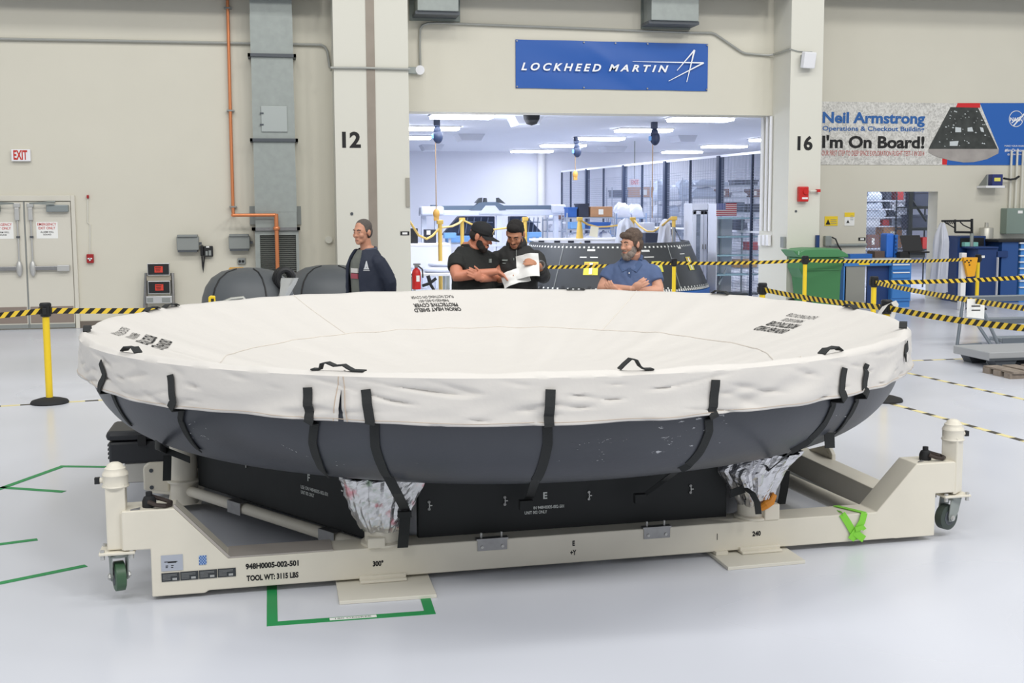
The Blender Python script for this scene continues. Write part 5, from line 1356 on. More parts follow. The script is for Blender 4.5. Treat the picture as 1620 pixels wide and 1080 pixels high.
area('storeroom_fill', (3.4, 22.6, 3.2), 1.2, 70, (.84, .89, 1), (8.6, 19.4, 1.6))  # added lamp without a fixture, aimed to brighten the right pillar's side face
# hoists, camera, diffusers under the ceiling
def hoist(u, v0, v1, vb, lab, hook):
    q = atz(u, v0-8, CZ); Y = q.y
    z0, z1 = aty(u, v1, Y).z, aty(u, v0, Y).z; x = aty(u, v0, Y).x; h = z1-z0
    t = thing('ceiling_hoist', lab, 'hoist', (x, Y, z0), group='chain hoists')
    m1 = mat('hoist_navy', '28344f', .45)
    B().box(x-.06, x+.06, Y-.06, Y+.06, z1-.04, CZ).go('trolley', m1, t, bevel=.01)
    B().ell((x+.02, Y, z0+h*.36), (.105, .1, h*.4)).ell((x+.01, Y, z0+h*.66), (.08, .08, h*.3)).go('hoist_body', m1, t, True)
    B().box(x-.11, x-.07, Y-.06, Y+.06, z0+.08, z0+h*.5).go('hoist_cover', M_lblue, t, bevel=.02)
    zb = aty(u, vb, Y).z
    B().cyl((x-.03, Y, zb), (x-.03, Y, z0+.05), .011, n=6).go('chain', mat('chain_bronze', 'a58a6c', .5, .3), t)
    if hook: B().ell((x-.03, Y, zb), (.07, .05, .1)).box(x-.08, x+.02, Y-.03, Y+.03, zb-.14, zb-.06).go('hook_block', mat('hook_amber', 'c99a4b', .5), t)
hoist(691, 197, 226, 338, 'left ceiling hoist with a long chain down to the white gantry', 1)
hoist(912, 224, 248, 276, 'middle ceiling hoist with a short yellow chain', 1)
hoist(1035, 201, 229, 345, 'right ceiling hoist with a long chain in front of the mesh fence', 0)
q = atz(841, 180, CZ); B().lathe((q.x, q.y, 0), [(0, CZ-.22), (.1, CZ-.19), (.15, CZ-.1), (.16, CZ-.03), (.16, CZ)], 20).go('dome_camera', M_rub, None, True, label='black dome camera under the storeroom ceiling', cat='camera')
for (u0, u1, v0, v1, lab) in ((721, 763, 215, 224, 'white ceiling air diffuser right of the left hoist'), (665, 700, 231, 239, 'white ceiling air diffuser low behind the left hoist chain'), (808, 853, 189, 200, 'wide white ceiling air diffuser below the dome camera'), (950, 987, 234, 241, 'white ceiling air diffuser right of the middle hoist'), (1064, 1095, 217, 226, 'white ceiling air diffuser at the right of the storeroom')):
    a = atz((u0+u1)/2, (v0+v1)/2, CZ-.1); w_ = (u1-u0)/1850*a.length*.5
    B().prism([(a.x-w_, CZ), (a.x+w_, CZ), (a.x+w_*.7, CZ-.16), (a.x-w_*.7, CZ-.16)], 'y', a.y-.4, a.y+.4).go('air_diffuser', mat('diffuser_white', 'd9dce6', .6), None, label=lab, cat='air diffuser', group='ceiling air diffusers')
q = aty(856, 300, LB-.1); B().cyl((q.x, LB-.12, 0), (q.x, LB-.12, CZ), .13, n=14).go('wall_pipe', M_white, None, True, label='white vertical pipe on the far storeroom wall', cat='pipe')
# gantry with dark capsule panels
def gantry():
    Y = 27.0
    P = lambda u, v, y=Y: aty(u, v, y)
    t = thing('white_gantry', 'white tubular gantry with a grey top beam in the storeroom', 'gantry', (P(780, 400).x, Y, 0))
    mwh = mat('gantry_white', 'dfe4f2', .45)
    zt0, zt1 = P(780, 341).z, P(780, 332).z
    b = B().box(P(664, 340).x, P(894, 340).x, Y, Y+.2, zt0, zt1); b.go('top_rail', mwh, t, bevel=.02)
    for (u0, u1) in ((667, 675), (688, 695), (786, 795), (877, 884)):
        B().box(P(u0, 350).x, P(u1, 350).x, Y+.02, Y+.16, 0, zt0).go('upright', mwh, t, bevel=.01)
    B().box(P(664, 340).x, P(700, 340).x, Y-.3, Y+.2, zt0+.02, zt1+.09).go('end_block', mwh, t, bevel=.04)
    B().box(P(872, 340).x, P(894, 340).x, Y-.1, Y+.2, zt0+.05, zt1+.12).go('end_block', mwh, t, bevel=.04)
    B().box(P(668, 395).x, P(884, 395).x, Y, Y+.12, P(780, 386).z-.06, P(780, 386).z).go('lower_rail', mwh, t)
    mg = mat('beam_slate', '67788c', .5)
    z0, z1 = P(780, 331.5).z, P(780, 325).z
    gb = B().box(P(700, 330).x, P(888, 330).x, Y+.02, Y+.18, z0, z1).go('top_beam', mg, t, bevel=.01)
    B().box(P(682, 335).x, P(691.5, 335).x, Y-.05, Y+.15, P(686, 335).z, P(686, 324).z).go('beam_box', mg, t, bevel=.01)
    pz = lambda u, v: (P(u, v).x, P(u, v).z)
    B().prism([pz(744, 332), pz(800, 332), pz(797, 325), pz(786, 319.5), pz(764, 319.5), pz(757, 321)], 'y', Y-.02, Y+.22).go('centre_bracket', mg, gb)
    B().prism([pz(752, 321), pz(763, 322), pz(763, 312.5), pz(759, 313)], 'y', Y, Y+.2).go('clamp', M_dgray, gb)
    B().prism([pz(766, 320), pz(771, 320), pz(770, 313), pz(767, 313)], 'y', Y, Y+.2).go('clamp', M_dgray, gb)
    B().prism([pz(787, 320), pz(800, 322), pz(789, 312.5), pz(787, 313)], 'y', Y, Y+.2).go('clamp', M_dgray, gb)
    B().prism([pz(757, 338), pz(768, 325), pz(783, 325), pz(794, 338)], 'y', Y-.03, Y+.1).go('white_gusset', mwh, t)
    # dark tapered panels hanging inside
    mdk = mat('dark_tile_panel', '2e3a52', .4, var=.4, vscale=5)
    m2_ = mat('tile_lines', '7f8ba2', .5)
    for (pts, lab) in (([(726, 342), (783, 342), (783, 372), (700, 372)], 'wide dark tiled capsule panel inside the left bay of the gantry'), ([(807, 342), (834, 342), (858, 368), (807, 372)], 'dark tiled capsule panel inside the right bay of the gantry')):
        Yp = Y+.5; zz = [(aty(u, v, Yp).x, aty(u, v, Yp).z) for u, v in pts]
        tt = thing('capsule_panel', lab, 'panel', (sum(p[0] for p in zz)/4, Yp, min(p[1] for p in zz)), group='dark capsule panels')
        B().prism(zz, 'y', Yp, Yp+.3).go('panel_shell', mdk, tt, bevel=.02)
        b = B(); lo, hi = min(p[0] for p in zz), max(p[0] for p in zz); zl, zh = min(p[1] for p in zz), max(p[1] for p in zz)
        rr = random.Random(3)
        for k in range(5):
            f = .3+.13*k; b.tube([(lo+(hi-lo)*f, Yp-.01, zl+.05), (lo+(hi-lo)*(f+.05), Yp-.01, zh-.03)], .012, 4)
        b.tube([(lo+(hi-lo)*.32, Yp-.01, zh-.12), (hi-.05, Yp-.01, zh-.15)], .012, 4)
        b.go('tile_joints', m2_, tt)
        B().box(lo+.1, hi-.1, Yp-.1, Yp+.3, zl-.16, zl).go('panel_cradle', M_lblue, tt, bevel=.02)
        B().box(lo+.2, hi-.2, Yp+.0, Yp+.2, 0, zl-.16).go('cradle_stand', M_white, tt)
    for (u0, u1, v0, v1) in ((703, 722, 368, 377), (836, 857, 367, 375)):
        o = bx('blue_pad', 'pale blue support pad under the %s gantry bay' % ('left' if u0 < 800 else 'right'), 'pad', u0, v0, u1, v1, Y-.2, .2, M_lblue)
        z = o.location.z
        B().box(o.location.x-.03, o.location.x+.03, Y-.12, Y-.06, 0, z).go('pad_post', M_white, o)
gantry()
# yellow posts with chains
mpy = mat('post_yellow', 'dcb75a', .5); mch = mat('chain_yellow', 'd8b45e', .5)
def ypost(u, vt, Y, lab, h=None, cone=False):
    q = aty(u, vt, Y); t = thing('chain_post', lab, 'post', (q.x, Y, 0), group='yellow chain posts')
    B().cyl((q.x, Y, .03), (q.x, Y, q.z), .04, n=10).go('pole', mpy, t, True)
    B().lathe((q.x, Y, 0), [(.2, 0), (.2, .03), (.06, .05), (.0, .06)], 16).go('base', M_rub, t)
    if cone: B().lathe((q.x, Y, 0), [(.2, .06), (.045, q.z-.05), (0, q.z-.03)], 14).go('cone_skirt', mpy, t, True)
    B().box(q.x-.06, q.x+.06, Y-.05, Y+.05, q.z-.03, q.z+.05).go('post_cap', mpy, t, bevel=.01)
    return Vector((q.x, Y, q.z))
YP = [ypost(696, 352, 22.3, 'nearest yellow chain post, left of the man in the cap'), ypost(731, 348, 24.5, 'yellow chain post behind the man in the cap'), ypost(831, 347, 24.5, 'yellow chain post behind the man reading papers'), ypost(917, 347, 25, 'yellow chain post with a skirt left of the bearded man', cone=True), ypost(1001, 347, 25.5, 'yellow chain post behind the bearded man'), ypost(1066, 346, 23.5, 'short yellow chain post hidden by the white drape at right')]
def chain(pix, Y0, Y1, lab):
    pts = []
    for i, (u, v) in enumerate(pix): pts.append(aty(u, v, Y0+(Y1-Y0)*i/(len(pix)-1)))
    B().tube(pts, .022, 6).go('barrier_chain', mch, None, True, label=lab, cat='chain', group='yellow barrier chains')
chain([(640, 338), (652, 356), (662, 372), (675, 378), (684, 373), (696, 360)], 21.6, 22.3, 'yellow chain dipping at the left jamb')
chain([(697, 360), (715, 358), (726, 353), (731, 348)], 22.3, 24.5, 'yellow chain between the two posts left of the man in the cap')
chain([(732, 348), (745, 354), (760, 361), (780, 363), (805, 360), (831, 349)], 24.5, 24.5, 'yellow chain behind the two men in black')
chain([(918, 348), (930, 355), (945, 359), (960, 358.5), (980, 356), (1001, 347)], 25, 25.5, 'yellow chain left of the bearded man')
chain([(1002, 347), (1012, 358), (1024, 366), (1034, 366), (1046, 358), (1060, 346)], 25.5, 23.5, 'yellow chain right of the bearded man')
t = thing('chain_notice', 'pale notice sheet hanging from the yellow chain left of the bearded man', 'notice', aty(938, 372, 25.12))
a = aty(932, 373, 25.13); c = aty(945, 357, 25.13)
B().prism([(a.x, a.z), (a.x+.04, c.z), (c.x+.03, c.z-.03), (c.x, a.z-.04)], 'y', 25.12, 25.13).go('notice_sheet', mat('cream_paper', 'e4dfc8', .7), t)
# left table and its load
def table(u0, u1, vt, Y, dep, lab, skirt=0):
    a, c = aty(u0, vt, Y), aty(u1, vt, Y)
    t = thing('storeroom_table', lab, 'table', ((a.x+c.x)/2, Y+dep/2, 0), group='storeroom tables')
    B().box(a.x, c.x, Y, Y+dep, a.z-.05, a.z).go('table_top', M_white, t, bevel=.01)
    for x in (a.x+.05, c.x-.09):
        for y in (Y+.04, Y+dep-.08): B().box(x, x+.04, y, y+.04, 0, a.z-.05).go('leg', M_galv, t)
    if skirt: B().box(a.x+.01, c.x-.01, Y+.01, Y+.03, a.z-.05-skirt, a.z-.05).go('front_panel', M_roomw, t)
    return a.z, a.x, c.x
tz, ta, tb = table(640, 712, 386, 24.6, .9, 'white table left of the man in the cap, behind the extinguisher', .45)
bx('black_monitor', 'black computer monitor on the white table at the left jamb', 'monitor', 648, 361, 661, 381, 25, .08, M_black, tz)
bx('black_equipment_box', 'black equipment box on the white table behind the chain', 'box', 673, 363, 690, 384, 25.1, .3, mat('equipment_black', '2c2f3a', .5), tz)
o = bpy.data.objects['black_equipment_box']; bx('box_label', None, None, 675, 364.5, 681, 371, 25.09, .012, M_paper, None, 0, parent=o)
t3, ta3, tb3 = table(846, 1012, 378, 24.9, .6, 'long white table behind the curved black panel', .12)
for k, u in enumerate((852, 877, 899, 925)): bx('table_label', 'dark label on the front edge of the long white table, %s from the left' % ('first', 'second', 'third', 'fourth')[k], 'label', u, 380.5, u+9, 384, 24.88, .02, MATS['equipment_black'], None, 0)
t2, ta2, tb2 = table(650, 716, 433, 21.5, .7, 'low steel table behind the red fire extinguisher')
b = B(); q0 = aty(694, 432, 21.8); b.ell((q0.x, 21.8, t2+.05), (.32, .2, .07)); b.ell((q0.x+.05, 21.85, t2+.15), (.25, .18, .06)); b.go('folded_bags', mat('clear_film', 'd5daea', .35), None, True, label='pile of folded clear bags on the low steel table', cat='bag')
B().tube([aty(668, 452, 21.3), aty(680, 448, 21.3), aty(690, 440, 21.3)], .03, 6).tube([aty(680, 448, 21.3), aty(686, 458, 21.3), aty(684, 466, 21.3), (aty(684, 466, 21.3).x, 21.3, 0)], .03, 6).tube([aty(677, 436, 21.3), aty(681, 448, 21.3)], .035, 6).go('black_clamp_stand', M_rub, None, label='black clamp stand in front of the low steel table', cat='stand')
# fire extinguisher on the left jamb
def ext():
    Y = 19.5; q = aty(659, 458, Y); q1 = aty(659, 426, Y); x = q.x; R = .075
    t = thing('fire_extinguisher', 'red fire extinguisher at the left side of the storeroom opening', 'fire extinguisher', (x, Y, q.z))
    B().lathe((x, Y, 0), [(0, q.z), (R, q.z+.01), (R, q1.z-.06), (R*.8, q1.z-.01), (R*.35, q1.z+.02), (R*.35, q1.z+.04), (0, q1.z+.04)], 24).go('cylinder', M_red, t, True)
    B().box(x-.03, x+.03, Y-.03, Y+.03, q1.z+.03, q1.z+.08).box(x-.05, x+.07, Y-.012, Y+.012, q1.z+.07, q1.z+.1).go('valve', M_steel, t)
    B().tube([(x+.03, Y, q1.z+.06), (x+.1, Y-.02, q1.z+.0), (x+.105, Y-.03, q.z+.2)], .014, 6).go('hose', M_black, t, True)
    B().box(x-.01, x+.045, Y-R-.004, Y-R+.01, q.z+.14, q.z+.24).go('extinguisher_label', M_paper, t)
    B().box(2.07, x, Y-.02, Y+.02, q1.z-.1, q1.z-.07).go('wall_bracket', M_dgray, t)
ext()
# curved black panel with edge tabs
def cpanel():
    cx_, cy_ = aty(962, 460, 22.9).x, 22.9
    r0, r1, z0, z1 = 2.02, 1.62, aty(962, 463, 20.9).z, aty(962, 385, 21.3).z
    t = thing('curved_panel', 'large curved black panel with white edge tabs behind the bearded man', 'panel', (cx_, cy_-1.5, 0))
    a0, a1 = math.radians(180), math.radians(362)
    mp_ = mat('black_panel', '2f3235', .5)
    b = B(); n_ = 60
    R = []
    for i in range(n_+1):
        a = a0+(a1-a0)*i/n_; ca, sa = math.cos(a), math.sin(a)
        R.append([(cx_+r0*ca, cy_+r0*sa, z0), (cx_+r1*ca, cy_+r1*sa, z1), (cx_+(r1-.06)*ca, cy_+(r1-.06)*sa, z1), (cx_+(r0-.06)*ca, cy_+(r0-.06)*sa, z0)])
    b.rings(R); b.go('panel_shell', mp_, t, True)
    P = lambda a, f, d=0: Vector((cx_+(r0+(r1-r0)*f+d)*math.cos(a), cy_+(r0+(r1-r0)*f+d)*math.sin(a), z0+(z1-z0)*f))
    def patch(a, f0, f1, hw, d=.006):
        return [P(a-hw, f0, d), P(a+hw, f0, d), P(a+hw, f1, d), P(a-hw, f1, d)]
    b = B()
    for i in range(58):
        a = a0+(a1-a0)*(i+.5)/58; b.add(patch(a, .90, .935, .011), [(0, 1, 2, 3)])
    for i in range(58):
        a = a0+(a1-a0)*(i+.5)/58; b.add(patch(a, .05, .08, .009), [(0, 1, 2, 3)])
    b.go('edge_tabs', mat('tab_white', 'dcdcd6', .6), t)
    b = B()
    for i in range(40):
        a = math.radians(285)+math.radians(72)*i/40; b.add(patch(a, -.01, .04, .010), [(0, 1, 2, 3)])
    b.go('lower_tabs', MATS['tab_white'], t)
    def an_of(u, v):
        d = ray(u, v); best = None
        A = d.x**2+d.y**2; r = (r0+r1)/2; Bq = -2*(d.x*cx_+d.y*cy_); C_ = cx_**2+cy_**2-r*r
        D_ = Bq*Bq-4*A*C_; tt = (-Bq-math.sqrt(max(0, D_)))/(2*A); q = O3+d*tt; return math.atan2(q.y-cy_, q.x-cx_) % (2*PI)
    b = B()
    for u in (884, 1010, 1066):
        a = an_of(u, 420); b.cut(); b.tube([P(a, .03, .003), P(a+.0, .97, .003)], .008, 4)
    b.go('panel_seam', M_gray, t)
    b = B()
    for (u, v, f0, f1, hw) in ((933, 396, .84, .88, .045), (930, 406, .70, .725, .10), (1026, 396, .82, .86, .05), (1030, 404, .70, .72, .06), (1085, 392, .86, .90, .03), (1086, 400, .74, .76, .05)):
        a = an_of(u, v); b.cut(); b.add(patch(a, f0, f1, hw, .008), [(0, 1, 2, 3)])
    b.go('white_strip', MATS['tab_white'], t)
    for (u, v, f0, f1, hw) in ((935, 421, .35, .62, .075), (1092, 414, .4, .68, .055), (1040, 420, .4, .62, .06)):
        a = an_of(u, v); q = B(); q.add(patch(a, f0, f1, hw, .012), [(0, 1, 2, 3)]); q = q.go('yellow_placard', mat('placard_yellow', 'dcd24a', .5), t)
        b = B(); b.add(patch(a, f0+.02, f1-.02, hw*.22, .016), [(0, 1, 2, 3)]); b.go('placard_strip', M_paper, q)
        b = B(); b.add(patch(a, f0+(f1-f0)*.75, f1-.02, hw*.95, .015), [(0, 1, 2, 3)]); b.go('placard_header', mat('placard_amber', 'd2a748', .5), q)
    b = B()
    for u in (865, 897, 935, 1100, 1010, 1060): 
        a = an_of(u, 450); b.cut(); b.add(patch(a, .03, .12, .016, .012), [(0, 1, 2, 3)])
    b.go('lower_clip', M_black, t)
    B().lathe((cx_, cy_, 0), [(1.5, 0), (1.55, z0-.25), (1.5, z0-.02), (0, z0-.02)], 40).go('panel_stand', M_dgray, t)
    B().lathe((cx_, cy_, 0), [(1.98, z0-.16), (2.04, z0-.14), (2.04, z0-.03), (1.98, z0-.01), (1.5, z0-.01)], 64, math.radians(285), math.radians(362)).go('blue_edge_guard', M_blue, t, True)
cpanel()
# mesh fence
def fence():
    zf = 2.95
    A_ = atz(889, 271, zf); C_ = atz(1202, 240.5, zf)
    d = (C_-A_); L = math.hypot(d.x, d.y); an = math.atan2(d.y, d.x)
    t = thing('mesh_fence', 'wire mesh partition with dark posts along the storeroom', 'fence', (A_.x, A_.y, 0), an)
    Mt = mx(t)
    def s_of(u):
        # distance along the fence line where pixel column u meets it
        r_ = ray(u, 300); nrm = Vector((-d.y, d.x, 0)); tt = nrm.dot(A_-O3)/nrm.dot(r_); q = O3+r_*tt; return (q-A_).dot(Vector((d.x, d.y, 0)))/L
    mfp = mat('fence_post_slate', '2f3a52', .5)
    for u, w_ in ((889, .05), (903, .05), (929, .11), (955, .05), (988, .12), (1016, .05), (1054, .13), (1092, .05), (1139, .13), (1190, .05)):
        s_ = s_of(u); B(Mt).box(s_-w_/2, s_+w_/2, -w_/2, w_/2, 0, zf).go('fence_post', mfp, t)
    Lx = s_of(1216)+.1
    B(Mt).box(0, Lx, -.03, .03, zf-.03, zf+.02).go('top_rail', M_roomw, t)
    B(Mt).box(0, Lx, -.025, .025, 1.35, 1.39).go('middle_rail', M_roomw, t)
    b = B(Mt); k = int(Lx/.055)
    for i in range(k):
        for q in (1,):
            x = i*.055; b.box(x-.0028, x+.0028, -.0028, .0028, .05, zf-.03)
    for j in range(48): b.box(0, Lx, -.0018, .0018, 0.06+j*.055, .0656+j*.055)
    b.go('wire_mesh', mat('mesh_wire', '8f98ac', .5, .2), t)
fence()
# ------------------------------------------------------------------ storeroom shelving, cabinets and their loads
ORD = ['first', 'second', 'third', 'fourth', 'fifth', 'sixth', 'seventh', 'eighth', 'ninth']
def wire_rack(name, lab, u0, u1, vs_, Y, dep, m_=None, top=None):
    """wire shelving: vs_ = pixel rows of the shelves (front edge)"""
    m_ = m_ or mat('chrome_wire', 'b4bccb', .35, .5)
    x0, x1 = aty(u0, 400, Y).x, aty(u1, 400, Y).x; zs = [aty((u0+u1)/2, v, Y).z for v in vs_]
    t = thing(name, lab, 'shelving', ((x0+x1)/2, Y+dep/2, 0), group='wire shelving units')
    zt = max(zs)+(top or .1)
    for x in (x0, x1):
        for y in (Y, Y+dep): B().cyl((x, y, 0), (x, y, zt), .018, n=8).go('shelf_post', m_, t)
    for z in zs:
        b = B().box(x0, x1, Y, Y+.015, z-.03, z).box(x0, x1, Y+dep-.015, Y+dep, z-.03, z).box(x0, x0+.015, Y, Y+dep, z-.03, z).box(x1-.015, x1, Y, Y+dep, z-.03, z)
        k = max(3, int((x1-x0)/.06))
        for i in range(k): x = x0+(x1-x0)*(i+.5)/k; b.box(x-.004, x+.004, Y, Y+dep, z-.008, z)
        b.go('wire_shelf', m_, t)
    return x0, x1, zs
MB_ = {'white': mat('white_bag_film', 'dde1ee', .5), 'clear': mat('clear_bag_film', 'bcc6da', .3), 'card': M_card, 'blue': mat('tote_blue', '3568b8', .5), 'dark': mat('dark_case', '343a4c', .5), 'lblue': M_lblue, 'grey': mat('tote_grey', '98a0b2', .5), 'brown': mat('brown_box', '85625a', .7), 'red': mat('tote_red', 'b03a3a', .5), 'tan': mat('tan_box', 'c49a55', .7)}
def load(x0, x1, z, Y, items, where, rnd=random.Random(5)):
    """items: (kind, width, height) from left to right along one shelf"""
    tot = sum(i[1] for i in items); g = max(.01, (x1-x0-tot)/(len(items)+1)); x = x0+g
    if tot > x1-x0: s_ = (x1-x0-.02*len(items))/tot; items = [(a, b_*s_, c) for a, b_, c in items]; g = .01; x = x0+.01
    cnt = {'white': 'white wrapped bag', 'clear': 'clear wrapped bundle', 'card': 'cardboard box', 'blue': 'blue plastic tote', 'dark': 'dark case', 'lblue': 'pale blue tray', 'grey': 'grey tote', 'brown': 'brown box', 'red': 'red box', 'tan': 'tan box'}
    for k, (kd, w_, h_) in enumerate(items):
        nm = {'white': 'wrapped_bag', 'clear': 'wrapped_bundle', 'card': 'cardboard_box', 'blue': 'plastic_tote', 'dark': 'hard_case', 'lblue': 'plastic_tray', 'grey': 'plastic_tote', 'brown': 'cardboard_box', 'red': 'storage_box', 'tan': 'cardboard_box'}[kd]
        lab = '%s, %s on the %s' % (cnt[kd], ORD[k]+' from left', where)
        ct = 'bag' if kd in ('white', 'clear') else 'box'
        if kd in ('white', 'clear'):
            n_ = 18; R = []
            for i in range(7):
                f = i/6; zz = z+h_*f; s_ = (1, 1.02, 1, .97, .92, .8, .5)[i]
                R.append([(x+w_/2+w_/2*s_*max(-1, min(1, 1.6*math.cos(2*PI*j/n_)))*(1+.25*noise.noise(Vector((j*.9, f*3, k+x)))), Y+.25+.2*s_*max(-1, min(1, 1.6*math.sin(2*PI*j/n_))), zz+.22*h_*noise.noise(Vector((j*.7, f*2, x)))*(f > 0)) for j in range(n_)])
            B().rings(R).go(nm, MB_[kd], None, False, label=lab, cat=ct)
        else:
            o = B().box(x, x+w_, Y+.03, Y+.42, z+.001, z+h_).go(nm, MB_[kd], None, bevel=.012, label=lab, cat=ct)
            if kd in ('card', 'brown'): B().box(x+w_*.36, x+w_*.58, Y+.024, Y+.03, z+h_*.25, z+h_*.75).go('box_label', M_paper, o)
            if kd in ('blue', 'grey', 'dark'): B().box(x-.012, x+w_+.012, Y+.018, Y+.43, z+h_-.03, z+h_+.01).go('lid', MB_[kd], o)
        x += w_+g
# cart in front of the mesh fence, far left
x0, x1, zs = wire_rack('wire_cart', 'wire cart with a cardboard box on top, left of the bearded man', 897, 972, (343.5, 362, 381), 26, .5, top=.0)
load(x0, x1, zs[0], 26, [('blue', .2, .22), ('dark', .24, .3), ('card', .52, .24)], 'top of the wire cart')
load(x0, x1, zs[1], 26, [('lblue', .34, .16), ('blue', .5, .14)], 'middle shelf of the wire cart')
load(x0, x1, zs[2], 26, [('white', .3, .18), ('white', .4, .16), ('white', .22, .2)], 'bottom shelf of the wire cart')
x0, x1, zs = wire_rack('wire_cart', 'wire cart behind the bearded man with a pale blue top', 975, 1022, (344, 372, 390), 26.6, .5, mat('pale_blue_wire', '9fb6d8', .4, .2), top=.0)
load(x0, x1, zs[0], 26.6, [('white', .3, .34), ('white', .26, .3)], 'top of the pale blue cart')
load(x0, x1, zs[1], 26.6, [('grey', .3, .26), ('white', .3, .3)], 'middle shelf of the pale blue cart')
x0, x1, zs = wire_rack('wire_cart', 'low wire cart behind the man reading papers', 866, 896, (347, 365, 385), 27.6, .5, top=.05)
load(x0, x1, zs[0], 27.6, [('white', .2, .14), ('brown', .1, .1)], 'top of the low cart by the gantry')
load(x0, x1, zs[1], 27.6, [('white', .3, .15)], 'low cart middle shelf by the gantry')
coat(978, 1003, 345, 392, 24.2, 'white_drape', 'white cloth drape on the chain left of the bearded man', 3, 'cloth', .12)
coat(1043, 1062, 346, 392, 23.9, 'white_drape', 'white cloth drape on the chain right of the bearded man', 6, 'cloth', .12)
bx('navy_bin', 'navy storage bin behind the yellow chain, right of the bearded man', 'bin', 1021, 368, 1042, 398, 24.6, .5, MB_['dark'], 0)
bx('white_crate', 'white ribbed crate behind the yellow chain', 'crate', 1018, 352, 1036, 368, 25.4, .4, MB_['white'], 0)
B().tube([(aty(1066, 360, 23.2).x, 23.2, 0), aty(1066, 359, 23.2), aty(1081, 388, 23.2), (aty(1081, 388, 23.2).x, 23.2, 0)], .035, 8).go('handrail', mat('rail_grey', '9aa0a8', .4, .5), None, True, label='grey sloping handrail above the curved black panel', cat='rail')
# shelving behind the mesh fence
x0, x1, zs = wire_rack('wire_rack', 'long wire rack behind the fence holding the long cardboard box', 968, 1046, (312, 343, 374), 33.5, .6, top=.3)
load(x0, x1, zs[0], 33.5, [('dark', .5, .2), ('card', 1.05, .3)], 'top rack shelf under the exit sign')
load(x0, x1, zs[1], 33.5, [('white', .45, .42), ('white', .4, .36), ('white', .42, .4), ('clear', .3, .3)], 'middle rack shelf under the exit sign')
load(x0, x1, zs[2], 33.5, [('grey', .4, .3), ('dark', .45, .34), ('blue', .4, .3)], 'lower rack shelf under the exit sign')
x0, x1, zs = wire_rack('wire_rack', 'wire rack stacked with clear bundles behind the fence, left of the white cabinet', 1040, 1094, (316, 342, 372, 400), 28.5, .6, top=.5)
load(x0, x1, zs[0], 28.5, [('clear', .3, .5), ('white', .26, .36), ('clear', .34, .48)], 'top shelf left of the white cabinet')
load(x0, x1, zs[1], 28.5, [('white', .3, .3), ('clear', .26, .26), ('white', .3, .28)], 'second shelf left of the white cabinet')
load(x0, x1, zs[2], 28.5, [('dark', .4, .3), ('grey', .4, .26)], 'third shelf left of the white cabinet')
load(x0, x1, zs[3], 28.5, [('dark', .3, .24), ('clear', .4, .28)], 'lowest shelf left of the white cabinet')
x0, x1, zs = wire_rack('wire_rack', 'tall wire rack behind the white cabinet with long wrapped rolls', 1092, 1208, (293, 312, 336, 366, 396, 424), 27.0, .6, top=.2)
load(x0, x1, zs[0], 27, [('clear', .8, .14), ('dark', .6, .12)], 'highest shelf above the flag')
load(x0, x1, zs[1], 27, [('clear', .6, .24), ('brown', .26, .2), ('white', .4, .14), ('brown', .3, .2)], 'second shelf above the flag')
load(x0, x1, zs[2], 27, [('white', .4, .2), ('clear', .3, .22), ('dark', .34, .24), ('dark', .3, .2)], 'third rack shelf level with the flag')
load(x0, x1, zs[3], 27, [('clear', .4, .26), ('white', .3, .2), ('dark', .36, .28), ('white', .3, .24)], 'fourth shelf behind the open shelves')
load(x0, x1, zs[4], 27, [('dark', .4, .26), ('clear', .3, .24), ('white', .3, .28), ('red', .26, .2)], 'fifth shelf behind the open shelves')
load(x0, x1, zs[5], 27, [('dark', .4, .24), ('white', .3, .22), ('tan', .6, .2)], 'lowest shelf behind the open shelves')
# hanging exit sign
Y = 31.0; q0, q1 = aty(997, 293, Y), aty(1011.5, 283, Y)
t = thing('exit_sign', 'small hanging red exit sign seen through the mesh fence', 'sign', ((q0.x+q1.x)/2, Y, q0.z))
B().box(q0.x, q1.x, Y, Y+.06, q0.z, q1.z).go('sign_body', mat('pinkish_sign', 'f0d3d6', .5), t, bevel=.01)
b = B(); text(b, 'EXIT', (q0.x+.03, Y-.004, q0.z+.03), (1, 0, 0), (0, 0, 1), width=q1.x-q0.x-.06, height=q1.z-q0.z-.06, bold=.03); b.go('sign_lettering', MATS['exit_red'], t)
B().cyl(((q0.x+q1.x)/2, Y+.03, q1.z), ((q0.x+q1.x)/2, Y+.03, CZ), .012, n=6).go('hanging_rod', M_gray, t)
